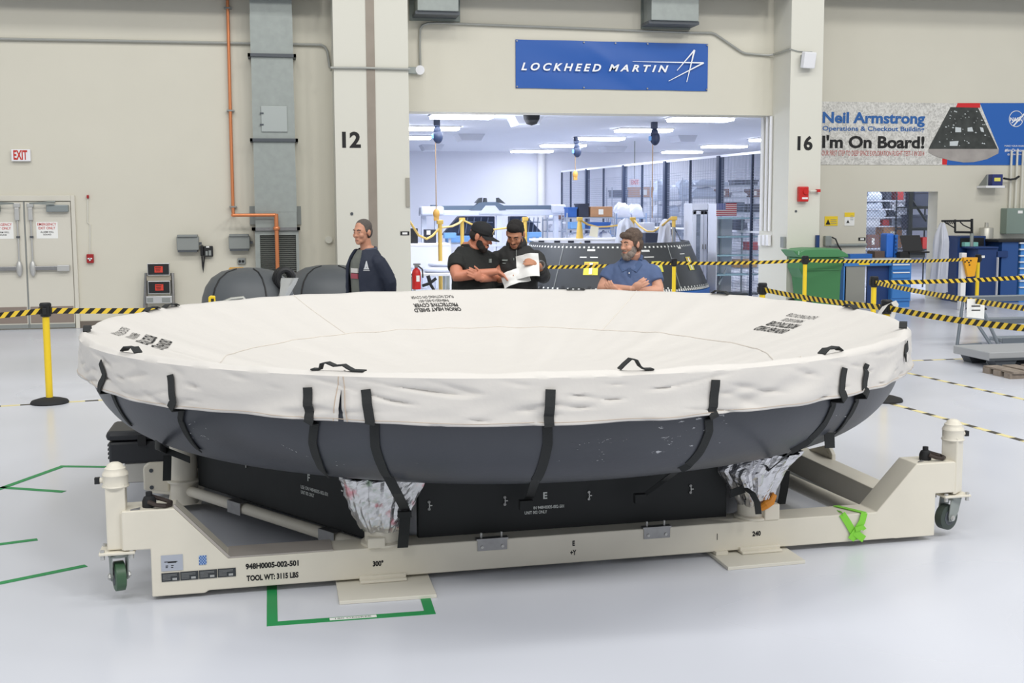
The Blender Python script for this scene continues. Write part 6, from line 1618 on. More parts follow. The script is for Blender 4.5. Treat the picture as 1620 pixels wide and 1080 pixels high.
# white cabinet with two glazed doors
def cabinet():
    Y = 23.2; P = lambda u, v: aty(u, v, Y)
    x0, x1 = P(1094, 400).x, P(1131, 400).x; zt = P(1112, 321.5).z; zb = .12
    t = thing('glazed_cabinet', 'tall white cabinet with two glazed doors beside the flag', 'cabinet', ((x0+x1)/2, Y, 0))
    mwc = mat('cabinet_white', 'd9ddea', .45)
    B().box(x0, x0+.03, Y, Y+.5, 0, zt).box(x1-.03, x1, Y, Y+.5, 0, zt).box(x0+.03, x1-.03, Y+.001, Y+.47, zt-.14, zt-.001).box(x0+.03, x1-.03, Y+.001, Y+.47, .001, zb).box(x0+.03, x1-.03, Y+.47, Y+.499, .001, zt-.001).go('cabinet_body', mwc, t, bevel=.006)
    xm = (x0+x1)/2
    for k, z in enumerate((.45, .75, 1.05, 1.35)):
        B().box(x0+.03, x1-.03, Y+.06, Y+.46, z, z+.02).go('inner_shelf', mwc, t)
    for s in (0, 1):
        a, c = (x0+.02, xm-.004) if s == 0 else (xm+.004, x1-.02); z0, z1 = zb+.02, zt-.16; fw = .07
        d = B().box(a, a+fw, Y-.02, Y, z0, z1).box(c-fw, c, Y-.02, Y, z0, z1).box(a, c, Y-.02, Y, z1-fw, z1).box(a, c, Y-.02, Y, z0, z0+fw).go('cabinet_door', mwc, t, bevel=.004)
        B().box(a+fw, c-fw, Y-.013, Y-.008, z0+fw, z1-fw).go('door_glass', mat('cabinet_glass', 'aebbd0', .08, 0, alpha=.35), d)
        hx = xm-.03 if s == 0 else xm+.03
        B().cyl((hx, Y-.05, 1.0), (hx, Y-.05, 1.1), .012, n=8).go('door_handle', M_steel, d)
    rr = random.Random(2)
    for k, z in enumerate((.14, .47, .77, 1.07, 1.37)):
        for s in (0, 1):
            xx = x0+.07+s*(x1-x0)*.48; w_ = rr.uniform(.16, .26); kd = rr.choice(['dark', 'clear', 'white', 'grey'])
            h_ = rr.uniform(.12, .2)
            B().box(xx, xx+w_, Y+.12, Y+.4, z+.001, z+h_).go('stored_box', MB_[kd], None, bevel=.015, label='%s box behind the %s glass door, %s shelf up' % ({'dark': 'dark', 'clear': 'pale blue', 'white': 'white', 'grey': 'grey'}[kd], ('left', 'right')[s], ORD[k]), cat='box')
cabinet()
def openshelf():
    Y = 22.4; P = lambda u, v: aty(u, v, Y)
    x0, x1 = P(1133, 400).x, P(1206, 400).x; zt = P(1150, 322).z
    t = thing('open_shelf_unit', 'open shelf unit with pale glass shelves at the right of the opening', 'shelf unit', ((x0+x1)/2, Y, 0))
    mg = mat('glass_shelf', 'a9cfe0', .2, alpha=.85); ma = mat('pale_aluminium', 'c0c9d2', .4, .3)
    B().box(x0, x0+.02, Y, Y+.5, .1, zt).go('end_panel', MATS['cabinet_white'], t)
    xb = P(1172, 400).x
    B().box(x0, xb, Y+.48, Y+.5, .1, zt).go('back_panel', MATS['cabinet_white'], t)
    for v in (344, 373.5, 403, 433.5):
        z = P(1160, v).z; B().box(x0+.02, x1, Y, Y+.47, z-.03, z).go('glass_shelf', mg, t, bevel=.004)
    for u in (1153, 1187): x = P(u, 400).x; B().box(x-.015, x+.015, Y+.44, Y+.47, .1, zt-.25).go('shelf_upright', ma, t)
    B().tube([(x0+.1, Y+.1, .3), (x0+.35, Y+.3, .62)], .025, 6).go('brace', ma, t)
    B().box(x0, x1, Y, Y+.5, .08, .12).go('bottom_rail', M_dgray, t)
    for x in (x0+.06, x1-.2): B().cyl((x-.02, Y+.1, .05), (x+.02, Y+.1, .05), .05, n=12).go('caster', M_rub, t)
    # flag
    a, c = aty(1133, 341, Y-.03), aty(1165.5, 321.5, Y-.03); w_, h_ = c.x-a.x, c.z-a.z
    f = thing('flag', 'small flag with red and white stripes on the open shelf unit', 'flag', ((a.x+c.x)/2, Y-.03, a.z))
    B().box(a.x, c.x, Y-.03, Y-.003, a.z, c.z).go('flag_cloth', M_white, f)
    for k in range(0, 13, 2): B().box(a.x, c.x, Y-.033, Y-.03, c.z-h_*(k+1)/13, c.z-h_*k/13).go('flag_stripe', mat('flag_red', 'a8253c', .6), f)
    q = B().box(a.x, a.x+w_*.46, Y-.036, Y-.033, c.z-h_*7/13, c.z).go('flag_canton', mat('flag_blue', '3a4f98', .6), f)
    b = B()
    for i in range(6):
        for j in range(5):
            x, z = a.x+w_*.46*(i+.5)/6, c.z-h_*7/13*(j+.5)/5; b.box(x-.006, x+.006, Y-.038, Y-.036, z-.006, z+.006)
    b.go('flag_stars', M_white, q)
openshelf()
# ------------------------------------------------------------------ behind the right-hand doorway
Yd = 22.6
P = lambda u, v, y=Yd: aty(u, v, y)
t = thing('chain_link_gate', 'chain link fence panel behind the workbench doorway', 'fence', (P(1405, 460).x, Yd, 0))
mcl = mat('chain_link_wire', '6d7788', .5, .3)
x0, x1 = P(1366, 400).x, P(1437, 400).x; z1 = P(1400, 290).z; b = B(); st = .075; k = int((x1-x0+z1)/st)
for i in range(-int(z1/st)-1, int((x1-x0)/st)+1):
    for s in (1, -1):
        xa = x0+i*st; pts = []
        za, zb = 0.6, z1
        p0 = (xa+(za if s > 0 else z1-za), za); p1 = (xa+(zb if s > 0 else z1-zb), zb)
        # clip to the panel
        t0, t1 = 0.0, 1.0; dx_ = p1[0]-p0[0]
        for lim, sg in ((x0, 1), (x1, -1)):
            tt = (lim-p0[0])/dx_
            if dx_*sg > 0: t0 = max(t0, tt)
            else: t1 = min(t1, tt)
        if t1-t0 > .01:
            A_ = (p0[0]+dx_*t0, p0[1]+(p1[1]-p0[1])*t0); C_ = (p0[0]+dx_*t1, p0[1]+(p1[1]-p0[1])*t1)
            b.tube([(A_[0], Yd, A_[1]), (C_[0], Yd+.004*s, C_[1])], .004, 4)
b.go('chain_link_mesh', mcl, t)
mdp = mat('dark_frame_steel', '343a40', .5, .2)
for (u0, u1) in ((1434.5, 1440.5), (1473.5, 1482)):
    B().box(P(u0, 400).x, P(u1, 400).x, Yd-.04, Yd+.04, 0, P(1440, 285).z).go('gate_post', mdp, t)
for v in (328, 362): B().box(P(1438, 400).x, P(1476, 400).x, Yd-.02, Yd+.02, P(1450, v+2.5).z, P(1450, v-2).z).go('gate_rail', mdp, t)
B().tube([P(1440, 312), P(1465, 350)], .025, 6).go('gate_brace', mdp, t)
x0, x1, zs = wire_rack('wire_rack', 'white wire rack seen through the chain link in the right doorway', 1366, 1434, (316.5, 330, 343, 357, 392), 24.6, .6, mat('white_wire', 'd5daea', .4), top=.35)
rr = random.Random(11)
load(x0, x1, zs[0], 24.6, [('clear', .35, .2), ('dark', .14, .22), ('red', .2, .2)], 'top shelf in the right doorway')
load(x0, x1, zs[1], 24.6, [('clear', .4, .16), ('dark', .12, .2), ('white', .3, .12)], 'second shelf in the right doorway')
load(x0, x1, zs[2], 24.6, [('clear', .5, .18), ('dark', .14, .18), ('white', .2, .12)], 'third shelf in the right doorway')
load(x0, x1, zs[3], 24.6, [('white', .35, .2), ('red', .16, .14), ('grey', .3, .2)], 'fourth shelf in the right doorway')
load(x0, x1, zs[4], 24.6, [('brown', .3, .3), ('card', .46, .5)], 'lowest shelf in the right doorway')
x0, x1, zs = wire_rack('steel_rack', 'dark steel rack at the right side of the right doorway', 1438, 1484, (327, 361.5, 394), 24.0, .6, mdp, top=.45)
load(x0, x1, zs[0], 24.0, [('dark', .5, .34)], 'dark doorway rack, top')
load(x0, x1, zs[1], 24.0, [('dark', .44, .3), ('card', .2, .3)], 'dark doorway rack, middle')
load(x0, x1, zs[2], 24.0, [('card', .2, .3), ('red', .3, .26)], 'dark doorway rack, bottom')
# ------------------------------------------------------------------ people
def blob(b, name, m, parent, voxel=.008, smooth=6, fac=.5):
    """union of the overlapping closed shapes in b as one continuous surface"""
    inv = WM[parent.name].inverted()
    me = bpy.data.meshes.new(name); me.from_pydata([tuple(inv @ v) for v in b.v], [], b.f); me.update()
    bm = bmesh.new(); bm.from_mesh(me); bmesh.ops.recalc_face_normals(bm, faces=bm.faces); bm.to_mesh(me); bm.free()
    o = bpy.data.objects.new(name, me); COL.objects.link(o)
    r = o.modifiers.new('r', 'REMESH'); r.mode = 'VOXEL'; r.voxel_size = voxel; r.use_smooth_shade = True
    s_ = o.modifiers.new('s', 'SMOOTH'); s_.iterations = smooth; s_.factor = fac
    bpy.context.view_layer.update(); dg = bpy.context.evaluated_depsgraph_get()
    m2 = bpy.data.meshes.new_from_object(o.evaluated_get(dg)); o.modifiers.clear(); o.data = m2; bpy.data.meshes.remove(me)
    m2.name = name; m2.materials.clear(); m2.materials.append(m); m2.polygons.foreach_set('use_smooth', [True]*len(m2.polygons))
    o.parent = parent; WM[o.name] = WM[parent.name]; return o
def oval(c, rx, ry, n=28, p=2.3, a=0):
    R = []
    for j in range(n):
        t = 2*PI*j/n; ct, st = math.cos(t), math.sin(t)
        R.append(Vector((c[0]+rx*math.copysign(abs(ct)**(2/p), ct), c[1]+ry*math.copysign(abs(st)**(2/p), st), c[2])))
    return R
def torso(b, w=1, d=1, belly=0, off=0, z0=.86, top=1.50, lean=0):
    T = [(.86, .165, .115, .01), (.95, .172, .12, .01), (1.05, .165, .118, 0), (1.15, .165, .12, -.005), (1.26, .178, .125, -.005), (1.33, .178, .120, .0), (1.38, .160, .108, .006), (1.42, .126, .092, .012), (1.455, .094, .078, .018), (1.495, .068, .066, .022)]
    R = []
    for z, rx, ry, cy in T:
        if z < z0-.001 or z > top+.001: continue
        k = belly*math.exp(-((z-1.08)/.14)**2)
        R.append(oval((0, cy-k*.6-lean*(z-.9), z), rx*w+off+k*.35, ry*d+off+k*.7))
    return b.rings(R)
def arm(b, S, E, Wp, off=0, upto=1.0, k=1.0):
    """upto 1 = to the wrist, .5 = to the elbow"""
    S, E, Wp = Vector(S), Vector(E), Vector(Wp); pts = []; rs = []
    up = [(0, .058), (.25, .058), (.55, .052), (.85, .046), (1, .044)]; lo = [(.12, .045), (.35, .043), (.7, .034), (1, .028)]
    for t, r in up:
        if upto >= .5*t-1e-6: pts.append(S.lerp(E, t)); rs.append(r*k+off)
    if upto > .5:
        for t, r in lo:
            if upto >= .5+.5*t-1e-6: pts.append(E.lerp(Wp, t)); rs.append(r*k+off)
    b.tube(pts, rs, 14); b.ell(S, (.060*k+off*.8, .058*k+off*.8, .056*k+off*.6), 12, 8)
    return b
def hand(b, Wp, D, N_, side, curl=.5, k=1.0, spread=.12, thumb=1.0):
    """D = direction of the fingers, N_ = direction the palm faces; side +1/-1 chooses the thumb side"""
    Wp = Vector(Wp); D = Vector(D).normalized(); N_ = Vector(N_); N_ = (N_-D*N_.dot(D)).normalized(); S = D.cross(N_).normalized()*side
    M3 = Matrix((S, D, N_)).transposed()
    C0 = Wp+D*.05*k
    b.ell(Wp+D*.01, (.026*k, .03*k, .021*k), 10, 8, M3)
    b.ell(C0, (.042*k, .052*k, .019*k), 14, 10, M3)
    for i, (x, L) in enumerate(((.032, .072), (.011, .082), (-.011, .076), (-.031, .06))):
        p0 = C0+S*x*k+D*.035*k; a = spread*x/.03*.5; pts = [p0]; dd = (D+S*a).normalized(); q = p0; cu = curl*(1+.12*i)
        for j, f in enumerate((.45, .32, .25)):
            an = cu*(.5+.45*j); v = dd*math.cos(an)+N_*math.sin(an); q = q+v*L*f*k; pts.append(q)
        b.tube(pts, [.0105*k, .0098*k, .009*k, .0075*k], 8); b.ell(pts[-1], .0078*k, 8, 6)
    p0 = C0+S*.034*k-D*.02*k
    v1 = (S*.8+D*.75+N_*.3).normalized(); v2 = (S*.35*thumb+D*.9+N_*.4).normalized()
    b.tube([p0-S*.012, p0+v1*.034*k, p0+v1*.034*k+v2*.03*k, p0+v1*.034*k+v2*.052*k], [.016*k, .0125*k, .011*k, .009*k], 8); b.ell(p0+v1*.034*k+v2*.052*k, .009*k, 8, 6)
    return b
def head_shapes(b, HM):
    R3 = HM.to_3x3(); E_ = lambda c, r: b.ell(HM @ Vector(c), r, 18, 12, R3)
    E_((0, .018, .035), (.075, .096, .086)); E_((0, -.02, -.04), (.060, .068, .078)); E_((0, -.02, .01), (.068, .075, .07))
    E_((0, -.068, -.098), (.03, .024, .02)); E_((0, -.055, -.08), (.046, .035, .03))
    E_((0, -.1, -.026), (.014, .02, .014)); E_((0, -.091, -.005), (.0095, .017, .03)); E_((.011, -.09, -.03), (.009, .012, .009)); E_((-.011, -.09, -.03), (.009, .012, .009))
    E_((0, -.074, .034), (.05, .02, .012))
    for s in (-1, 1):
        E_((s*.038, -.062, -.026), (.025, .026, .026)); E_((s*.079, .012, -.008), (.011, .022, .033)); E_((s*.084, .018, .004), (.007, .016, .02))
    E_((0, -.088, -.062), (.023, .011, .006)); E_((0, -.086, -.071), (.02, .011, .006))
def face_bits(HM, par, brow, lip, eyes=True):
    for s in (-1, 1):
        e = B().ell(HM @ Vector((s*.031, -.0775, .006)), (.0125, .008, .006), 12, 8, HM.to_3x3()).go('eye', mat('eye_white', 'a8978c', .4), par, True)
        B().ell(HM @ Vector((s*.031-.001, -.084, .006)), (.006, .0025, .0055), 10, 6, HM.to_3x3()).go('iris', mat('iris_dark', '2c221d', .3), e, True)
        B().tube([HM @ Vector((s*.014, -.092, .028)), HM @ Vector((s*.032, -.091, .034)), HM @ Vector((s*.05, -.078, .028))], [.0045, .0055, .003], 6).go('eyebrow', brow, par, True)
    B().ell(HM @ Vector((0, -.0965, -.0655)), (.019, .004, .0045), 12, 6, HM.to_3x3()).go('lips', lip, par, True)
def hairblob(b, HM, parts, amp=.006, seed=0, fr=60):
    n0 = len(b.v)
    for c, r in parts: b.ell(HM @ Vector(c), r, 28, 18, HM.to_3x3())
    C0 = HM @ Vector((0, .01, .03))
    for i in range(n0, len(b.v)):
        v = b.v[i]; d = (v-C0).normalized(); b.v[i] = v+d*amp*noise.noise(Vector(v)*fr+Vector((seed, 0, 0)))
    return b
def legs(b, off=0, z1=.95):
    for s in (-1, 1):
        b.tube([(s*.088, .01, z1), (s*.092, .005, .8), (s*.098, 0, .5), (s*.1, .02, .3), (s*.1, .02, .09)], [.085+off, .082+off, .058+off, .055+off, .04+off], 14)
    b.ell((0, .01, .9), (.165+off, .115+off, .1), 16, 10)
    return b
M_skin1 = mat('skin_tan', 'c68f74', .5, bump=.05, bscale=60); M_skin2 = mat('skin_ruddy', 'c98468', .5, bump=.05, bscale=60); M_skin3 = mat('skin_light_brown', 'bd8465', .5, bump=.05, bscale=60); M_skin4 = mat('skin_pink', 'd09a80', .5, bump=.05, bscale=60)
M_lip = mat('lip_rose', 'a8655a', .5)
def person(u, v, Y, rz, label, top=1.78):
    q = aty(u, v, Y); s = q.z/top
    t = thing('person', label, 'person', (q.x, Y, 0), math.radians(rz))
    WM[t.name] = Matrix.Translation((q.x, Y, 0)) @ Matrix.Rotation(math.radians(rz), 4, 'Z') @ Matrix.Scale(s, 4)
    t.scale = (s, s, s)
    return t, WM[t.name]
def hm(x=0, y=0, z=1.655, yaw=0, pitch=0, roll=0):
    """head frame: yaw turns towards +x side when positive, pitch > 0 looks down"""
    return Matrix.Translation((x, y, z)) @ Euler((math.radians(-pitch)*-1, math.radians(roll), math.radians(yaw)), 'XYZ').to_matrix().to_4x4()
def common(t, Mx, skin, arms, hands, H, neck0=(0, .02, 1.42), w=1, d=1, belly=0, k=1.0):
    b = B(Mx); torso(b, w*.95, d*.95, belly, -.006); legs(b, -.012)
    for S, E, Wp in arms: arm(b, S, E, Wp, 0, 1, k)
    for a in hands: hand(b, *a)
    b2 = B(); head_shapes(b2, H); b.add([v for v in b2.v], b2.f)
    nk = H @ Vector((0, .025, -.07)); b.tube([neck0, Vector(neck0).lerp(nk, .5), nk], [.072*k, .058*k, .06*k], 16)
    return blob(b, 'body', skin, t, .0062, 4)
def clothes(t, Mx, name, m, arms, sleeve, off=.014, w=1, d=1, belly=0, z0=.86, k=1.0, voxel=.009, collar=None, top=1.46, fold=.006):
    b = B(Mx); torso(b, w, d, belly, off, z0, top)
    for S, E, Wp in arms: arm(b, S, E, Wp, off, sleeve, k)
    o = blob(b, name, m, t, voxel, 5)
    if fold:
        for vt in o.data.vertices:
            c = vt.co; n_ = noise.noise(Vector((c.x*9, c.y*9, c.z*6)))+.6*noise.noise(Vector((c.x*20+c.z*14, c.y*20, c.z*8)))
            vt.co = c+vt.normal*fold*n_
    return o
def bottoms(t, Mx, m, shoe):
    b = B(Mx); legs(b, .012, .97); blob(b, 'trousers', m, t, .012, 4)
    for s in (-1, 1): blob(B(Mx).ell((s*.1, -.05, .045), (.048, .13, .045)).ell((s*.1, .02, .07), (.045, .06, .07)), 'shoe', shoe, t, .01, 3)
M_blkshirt = mat('black_shirt_cotton', '202220', .85, bump=.15, bscale=30); M_blkjkt = mat('black_jacket_fabric', '2a2a29', .75, bump=.15, bscale=25)
M_polo = mat('blue_polo_cotton', '53658a', .85, bump=.15, bscale=30); M_navyj = mat('navy_jacket_fabric', '22293a', .75, bump=.15, bscale=25)
M_tee = mat('grey_tee_cotton', '6f726b', .85, bump=.1); M_jean = mat('dark_trousers', '2d3340', .85); M_shoe = mat('dark_shoes', '1d1b1a', .5)
def HMx(Mx, H): return Mx @ H
# --- man in the navy jacket
t, Mx = person(578, 347.5, 12.0, -60, 'grey-haired man in an open navy jacket and grey tee, looking left', 1.755)
H = hm(0, -.04, 1.632, 16, 5)
arms = [((-.172, .02, 1.34), (-.25, .08, 1.14), (-.18, .14, .94)), ((.172, .02, 1.34), (.25, .11, 1.14), (.16, .17, .94))]
hands = [((-.18, .14, .94), (.3, .1, -1), (1, 0, 0), 1, .6), ((.16, .17, .94), (-.6, .1, -.7), (0, 1, .2), -1, .6)]
body = common(t, Mx, M_skin1, arms, hands, H)
WM[body.name] = WM[t.name]
face_bits(Mx @ H, body, mat('grey_brow', '5f534b', .8), M_lip)
mh = mat('short_grey_hair', '5b544f', .85, bump=.3, bscale=200, var=.2, vscale=80)
b = B(); hairblob(b, Mx @ H, [((0, .028, .05), (.0795, .091, .081)), ((0, .055, .0), (.076, .062, .075)), ((.064, .012, .03), (.016, .04, .045)), ((-.064, .012, .03), (.016, .04, .045))], .003, 1); blob(b, 'hair', mh, t, .006, 2)
clothes(t, Mx, 'tee_shirt', M_tee, [], 0, .012, .98, 1.0, .0)
def jacket():
    b = B(Mx); T = [(.80, .205, .165, .02), (.92, .212, .17, .02), (1.05, .206, .165, .015), (1.2, .212, .168, .008), (1.30, .212, .158, .008), (1.365, .196, .138, .012), (1.42, .155, .118, .018), (1.465, .115, .095, .022)]
    n_ = 46; a0, a1 = math.radians(-90+27), math.radians(270-30); R = []
    for z, rx, ry, cy in T:
        fl_ = max(0, (1.2-z))*.05; ring = []
        for s_, off in ((1, 0), (-1, -.03)):
            for j in range(n_+1):
                f = j/n_ if s_ > 0 else 1-j/n_; a = a0+(a1-a0)*f
                e = .03*max(0, 1-min(f, 1-f)*9); ring.append(Vector(((rx+off+fl_+e)*math.cos(a), cy+(ry+off+fl_+e*1.2)*math.sin(a), z)))
        R.append(ring)
    b.rings(R)
    for S, E, Wp in arms: arm(b, S, E, Wp, .026, 1, 1.0)
    o = blob(b, 'jacket', M_navyj, t, .009, 4)
    for vt in o.data.vertices:
        c = vt.co; vt.co = c+vt.normal*.008*(noise.noise(Vector((c.x*8, c.y*8, c.z*6)))+.5*noise.noise(Vector((c.x*18+c.z*12, c.y*18, c.z*7))))
    # turned collar
    R = []
    for j in range(25):
        f = j/24; a = math.radians(-60)+math.radians(300)*f
        x, y = .092*math.cos(a), .02+.082*math.sin(a)
        up = .03+.02*math.sin(PI*f); R.append([Vector((x*1.02, y*1.02, 1.445)), Vector((x*1.28, y*1.25-.01, 1.42)), Vector((x*1.2, y*1.15, 1.435+up)), Vector((x*1.0, y*1.0, 1.445+up))])
    b = B(Mx); b.rings(R); c = b.go('collar', mat('jacket_lining_grey', '4a4f5e', .8), o, True, subs=1)
    P = lambda a, z, rx, ry, d: Vector(((rx+d)*math.cos(a), .01+(ry+d)*math.sin(a), z))
    a = math.radians(-42); b = B(Mx)
    for (da, z0, z1) in ((0, 1.30, 1.355), (.05, 1.275, 1.30), (-.06, 1.275, 1.30)):
        b.add([P(a+da-.09, z0-.004, .212, .166, .022), P(a+da+.09, z0-.004, .212, .166, .022), P(a+da+.02, z1, .212, .162, .026), P(a+da-.02, z1, .212, .162, .026)], [(0, 1, 2, 3)])
    b.add([P(a-.15, 1.258, .212, .166, .026), P(a+.15, 1.258, .212, .166, .026), P(a+.15, 1.264, .212, .166, .026), P(a-.15, 1.264, .212, .166, .026)], [(0, 1, 2, 3)])
    b.go('jacket_emblem', mat('emblem_white', 'd5d8da', .6), o)
    b = B(Mx)
    for z0, z1, mm in ((1.235, 1.28, 0),):
        b.ob((0, -.138, 1.255), (.12, .012, .045))
    b.go('tee_print', mat('print_white', 'd9d6d0', .7), t); B(Mx).ob((0, -.138, 1.2), (.12, .014, .05)).go('tee_print_red', mat('print_red', 'a8505c', .7), t)
jacket(); bottoms(t, Mx, M_jean, M_shoe)
# --- man in the black cap, arms crossed
t, Mx = person(746, 349, 11.1, 34, 'man in a black cap and black shirt with arms crossed', 1.685)
H = hm(.0, -.125, 1.545, 28, 20)
arms = [((-.182, .0, 1.34), (-.285, -.09, 1.20), (.05, -.275, 1.235)), ((.182, .0, 1.34), (.285, -.09, 1.18), (-.125, -.25, 1.175))]
hands = [((.05, -.275, 1.235), (.75, -.25, -.55), (-.4, .1, -1), -1, .5), ((-.125, -.25, 1.175), (-.9, .05, .5), (0, 1, 0), -1, .35)]
body = common(t, Mx, M_skin2, arms, hands, H, w=1.05, belly=.05, k=1.12)
face_bits(Mx @ H, body, mat('dark_brow', '2a221e', .8), M_lip)
mb = mat('dark_beard', '2b2522', .9, bump=.3, bscale=200)
b = B(); hairblob(b, Mx @ H, [((0, -.06, -.098), (.044, .036, .036)), ((.047, -.024, -.055), (.016, .036, .045)), ((-.047, -.024, -.055), (.016, .036, .045)), ((.036, -.048, -.085), (.025, .035, .03)), ((-.036, -.048, -.085), (.025, .035, .03)), ((0, -.084, -.053), (.028, .012, .006))], .004, 3); blob(b, 'beard', mb, t, .005, 2)
b = B(); hairblob(b, Mx @ H, [((0, .05, .0), (.077, .062, .06)), ((.068, .012, .012), (.013, .03, .035)), ((-.068, .012, .012), (.013, .03, .035))], .003, 2); blob(b, 'hair', mb, t, .006, 2)
HH = Mx @ H; b = B(); b.ell(HH @ Vector((0, .008, .058)), (.088, .108, .078), 22, 14, HH.to_3x3()); b.ell(HH @ Vector((0, .008, .04)), (.090, .110, .03), 22, 10, HH.to_3x3()); b.ell(HH @ Vector((0, .008, .137)), (.008, .008, .005), 8, 6)
cp = blob(b, 'cap', mat('black_cap_cotton', '1c1d1f', .8, bump=.1), t, .006, 3)
R = []
for i in range(13):
    f = i/12; a = math.radians(-150+120*f); x = .088*math.cos(a); y0 = .008+.108*math.sin(a); L = .075*math.sin(PI*(.12+.76*f))
    zc = .030-.018*(abs(f-.5)*2)**2
    R.append([HH @ Vector((x, y0+.02, zc+.006)), HH @ Vector((x*1.02, y0-L, zc-.012)), HH @ Vector((x*1.02, y0-L, zc-.018)), HH @ Vector((x, y0+.02, zc-.002))])
B().rings(R).go('cap_brim', MATS['black_cap_cotton'], cp, True)
b = B(); pts = [HH @ Vector((.018*math.cos(a)*.9, -.098-.006*math.cos(a)*0, .072+.018*math.sin(a))) for a in [i*PI/8 for i in range(3, 14)]]
b.tube(pts, .0035, 5).go('cap_emblem', mat('emblem_gold', 'cdbb8a', .6), cp)
sh = clothes(t, Mx, 'shirt', M_blkshirt, arms, .40, .02, 1.06, 1.03, .055, k=1.12)
B(Mx).ob((.088, -.148, 1.325), (.03, .012, .035), (0, 0, .3)).go('chest_emblem', mat('emblem_grey', '8d9692', .7), sh)
b = B(Mx); b.tube([(-.08, -.045, 1.455), (-.045, -.085, 1.435), (0, -.105, 1.40), (.045, -.085, 1.435), (.08, -.045, 1.45), (.064, .05, 1.455), (0, .075, 1.46), (-.064, .05, 1.455)], .02, 8, closed=True, flat=1.2).go('collar', M_blkshirt, sh, True)
fa = Vector(arms[1][1]).lerp(Vector(arms[1][2]), .6)
bottoms(t, Mx, M_jean, M_shoe)
# --- man reading papers
t, Mx = person(817, 346, 11.25, -12, 'man in a dark zip jacket looking down at the papers in his hands', 1.70)
H = hm(-.01, -.115, 1.56, -14, 34, 4)
arms = [((-.178, .0, 1.34), (-.25, -.05, 1.15), (-.115, -.31, 1.16)), ((.178, .0, 1.34), (.245, -.08, 1.17), (.20, -.33, 1.29))]
hands = [((-.115, -.31, 1.16), (.8, -.55, -.05), (.1, .2, 1), -1, .75), ((.20, -.33, 1.29), (-.6, -.5, .3), (-.3, .6, -.6), 1, .7)]
body = common(t, Mx, M_skin3, arms, hands, H)
face_bits(Mx @ H, body, mat('black_brow', '1d1815', .8), M_lip)
mhb = mat('black_hair', '201d1c', .85, bump=.3, bscale=200)
b = B(); hairblob(b, Mx @ H, [((0, .022, .062), (.079, .09, .074)), ((0, .05, .012), (.077, .062, .07)), ((.067, .01, .025), (.012, .032, .04)), ((-.067, .01, .025), (.012, .032, .04)), ((0, -.03, .09), (.06, .05, .04))], .004, 4); blob(b, 'hair', mhb, t, .006, 2)
b = B(); hairblob(b, Mx @ H, [((0, -.06, -.103), (.036, .032, .026)), ((.048, -.022, -.06), (.014, .035, .042)), ((-.048, -.022, -.06), (.014, .035, .042)), ((.036, -.048, -.088), (.022, .032, .026)), ((-.036, -.048, -.088), (.022, .032, .026)), ((0, -.086, -.053), (.026, .011, .005))], .002, 5); blob(b, 'beard', mat('short_beard', '3a2f2a', .9), t, .005, 2)
jk = clothes(t, Mx, 'jacket', M_blkjkt, arms, .97, .024, 1.03, 1.03, .01, z0=.86, fold=.009)
b = B(Mx); b.tube([(-.075, -.03, 1.465), (-.035, -.08, 1.44), (.035, -.08, 1.44), (.075, -.03, 1.465), (.064, .08, 1.49), (0, .1, 1.5), (-.064, .08, 1.49)], .024, 8, closed=True, flat=1.7).go('collar', M_blkjkt, jk, True)
b = B(Mx); b.box(-.003, .003, -.158, -.14, .92, 1.42); b.go('zip', M_gray, jk)
for x, z, w_, h_ in ((-.095, 1.325, .075, .012), (-.1, 1.298, .06, .008), (.1, 1.335, .045, .02), (-.025, 1.335, .006, .02), (.02, 1.335, .006, .02)):
    B(Mx).ob((x, -.148+abs(x)*.22, z), (w_, .03, h_), (0, 0, -x*1.5)).go('jacket_print', MATS['emblem_grey'], jk)
wp = Vector((.20, -.33, 1.29)); B(Mx).tube([wp+Vector((.02, .03, -.0))*1+Vector((.034*math.cos(a), .012*math.cos(a), .034*math.sin(a))) for a in [i*PI/6 for i in range(12)]], .009, 6, closed=True).go('watch', M_steel, t)
bottoms(t, Mx, M_jean, M_shoe)
def sheet(name, c, X, Yv, w_, h_, lab, seed, bend=.03):
    c = Mx @ Vector(c); X = (Mx.to_3x3() @ Vector(X)).normalized(); Yv = (Mx.to_3x3() @ Vector(Yv)); Yv = (Yv-X*Yv.dot(X)).normalized(); N_ = X.cross(Yv); n_ = 12; vs = []
    for s_ in (0, 1):
        for i in range(n_+1):
            for j in range(n_+1):
                x, y = i/n_-.5, j/n_-.5
                d = bend*(math.sin(x*5+seed)+math.cos(y*4+seed*2))+.018*noise.noise(Vector((x*4, y*4, seed)))
                vs.append(c+X*x*w_+Yv*y*h_+N_*(d+.002*s_))
    k = (n_+1)**2; fs = [(i*(n_+1)+j, (i+1)*(n_+1)+j, (i+1)*(n_+1)+j+1, i*(n_+1)+j+1) for i in range(n_) for j in range(n_)]
    fs += [tuple(q+k for q in f[::-1]) for f in fs]
    B().add(vs, fs).go(name, M_paper, None, True, label=lab, cat='paper', group='papers in the hands')
sheet('paper_sheet', (.10, -.385, 1.285), (1, -.1, .12), (-.1, .35, 1), .22, .24, 'upper crumpled white sheet held up by the man in the dark jacket', 1)
sheet('paper_sheet', (-.01, -.39, 1.185), (1, -.15, .42), (0, .6, .8), .26, .15, 'lower white sheet held flat by the man in the dark jacket', 2.4, .02)
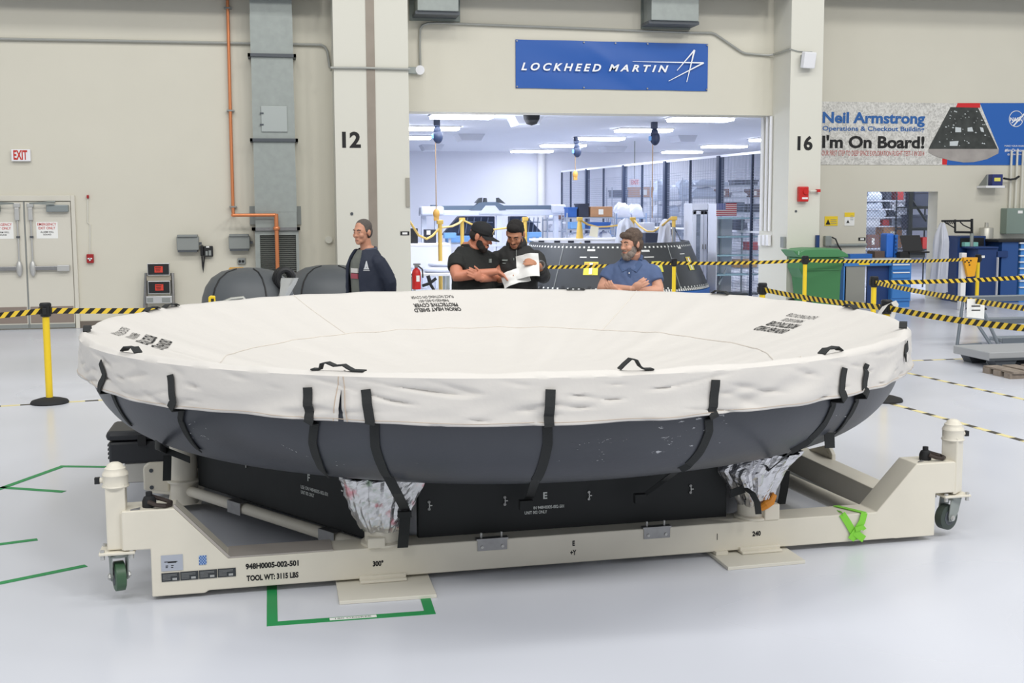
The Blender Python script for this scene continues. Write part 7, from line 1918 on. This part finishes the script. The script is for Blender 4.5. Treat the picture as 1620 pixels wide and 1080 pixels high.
# --- bearded man in the blue polo
t, Mx = person(1000, 362.5, 10.25, -26, 'bearded man in a blue polo shirt with crossed arms', 1.735)
H = hm(.0, -.07, 1.603, -38, 8)
arms = [((-.182, .0, 1.34), (-.27, -.08, 1.19), (.045, -.255, 1.20)), ((.182, .0, 1.34), (.27, -.08, 1.175), (-.09, -.235, 1.165))]
hands = [((.045, -.255, 1.20), (.8, -.0, .5), (-.1, 1, 0), -1, .35), ((-.09, -.235, 1.165), (-.7, -.25, .62), (.3, .8, -.1), 1, .9)]
body = common(t, Mx, M_skin4, arms, hands, H, w=1.06, belly=.05, k=1.12)
face_bits(Mx @ H, body, mat('brown_brow', '4b3d33', .8), M_lip)
mhr = mat('brown_grey_hair', '5d4e44', .85, bump=.4, bscale=120, var=.3, vscale=60)
b = B(); hairblob(b, Mx @ H, [((0, .028, .058), (.088, .098, .085)), ((0, .055, .0), (.083, .068, .085)), ((.07, .012, .02), (.02, .045, .055)), ((-.07, .012, .02), (.02, .045, .055)), ((.02, -.055, .083), (.055, .035, .03)), ((-.03, -.05, .085), (.045, .035, .03))], .014, 6, 28); blob(b, 'hair', mhr, t, .006, 1)
mbg = mat('grey_beard', '857a72', .9, bump=.4, bscale=150, var=.35, vscale=40)
b = B(); hairblob(b, Mx @ H, [((0, -.062, -.105), (.05, .042, .042)), ((.048, -.02, -.05), (.019, .038, .052)), ((-.048, -.02, -.05), (.019, .038, .052)), ((.038, -.046, -.085), (.030, .042, .036)), ((-.038, -.046, -.085), (.030, .042, .036)), ((0, -.088, -.052), (.032, .014, .008))], .007, 7, 40); blob(b, 'beard', mbg, t, .005, 1)
sh = clothes(t, Mx, 'polo_shirt', M_polo, arms, .38, .022, 1.08, 1.03, .05, k=1.14, fold=.008)
b = B(Mx)
for s in (-1, 1): b.add([Vector((s*.012, -.132, 1.375)), Vector((s*.08, -.08, 1.455)), Vector((s*.112, -.095, 1.415)), Vector((s*.065, -.15, 1.35)), Vector((s*.012, -.115, 1.37)), Vector((s*.072, -.06, 1.45)), Vector((s*.1, -.075, 1.405)), Vector((s*.06, -.12, 1.345))], [(0, 1, 2, 3), (7, 6, 5, 4), (0, 4, 5, 1), (1, 5, 6, 2), (2, 6, 7, 3), (3, 7, 4, 0)])
b.tube([(-.085, -.06, 1.44), (-.078, .05, 1.475), (0, .1, 1.49), (.078, .05, 1.475), (.085, -.06, 1.44)], .022, 8, flat=1.3)
b.go('collar', mat('polo_collar_blue', '475b80', .85), sh, True)
b = B(Mx); b.ob((0, -.148, 1.32), (.03, .012, .14)); b.go('placket', MATS['polo_collar_blue'], sh, bevel=.003)
B(Mx).ell((0, -.156, 1.34), (.007, .003, .007), 8, 6).go('button', M_white, sh)
bottoms(t, Mx, M_jean, M_shoe)
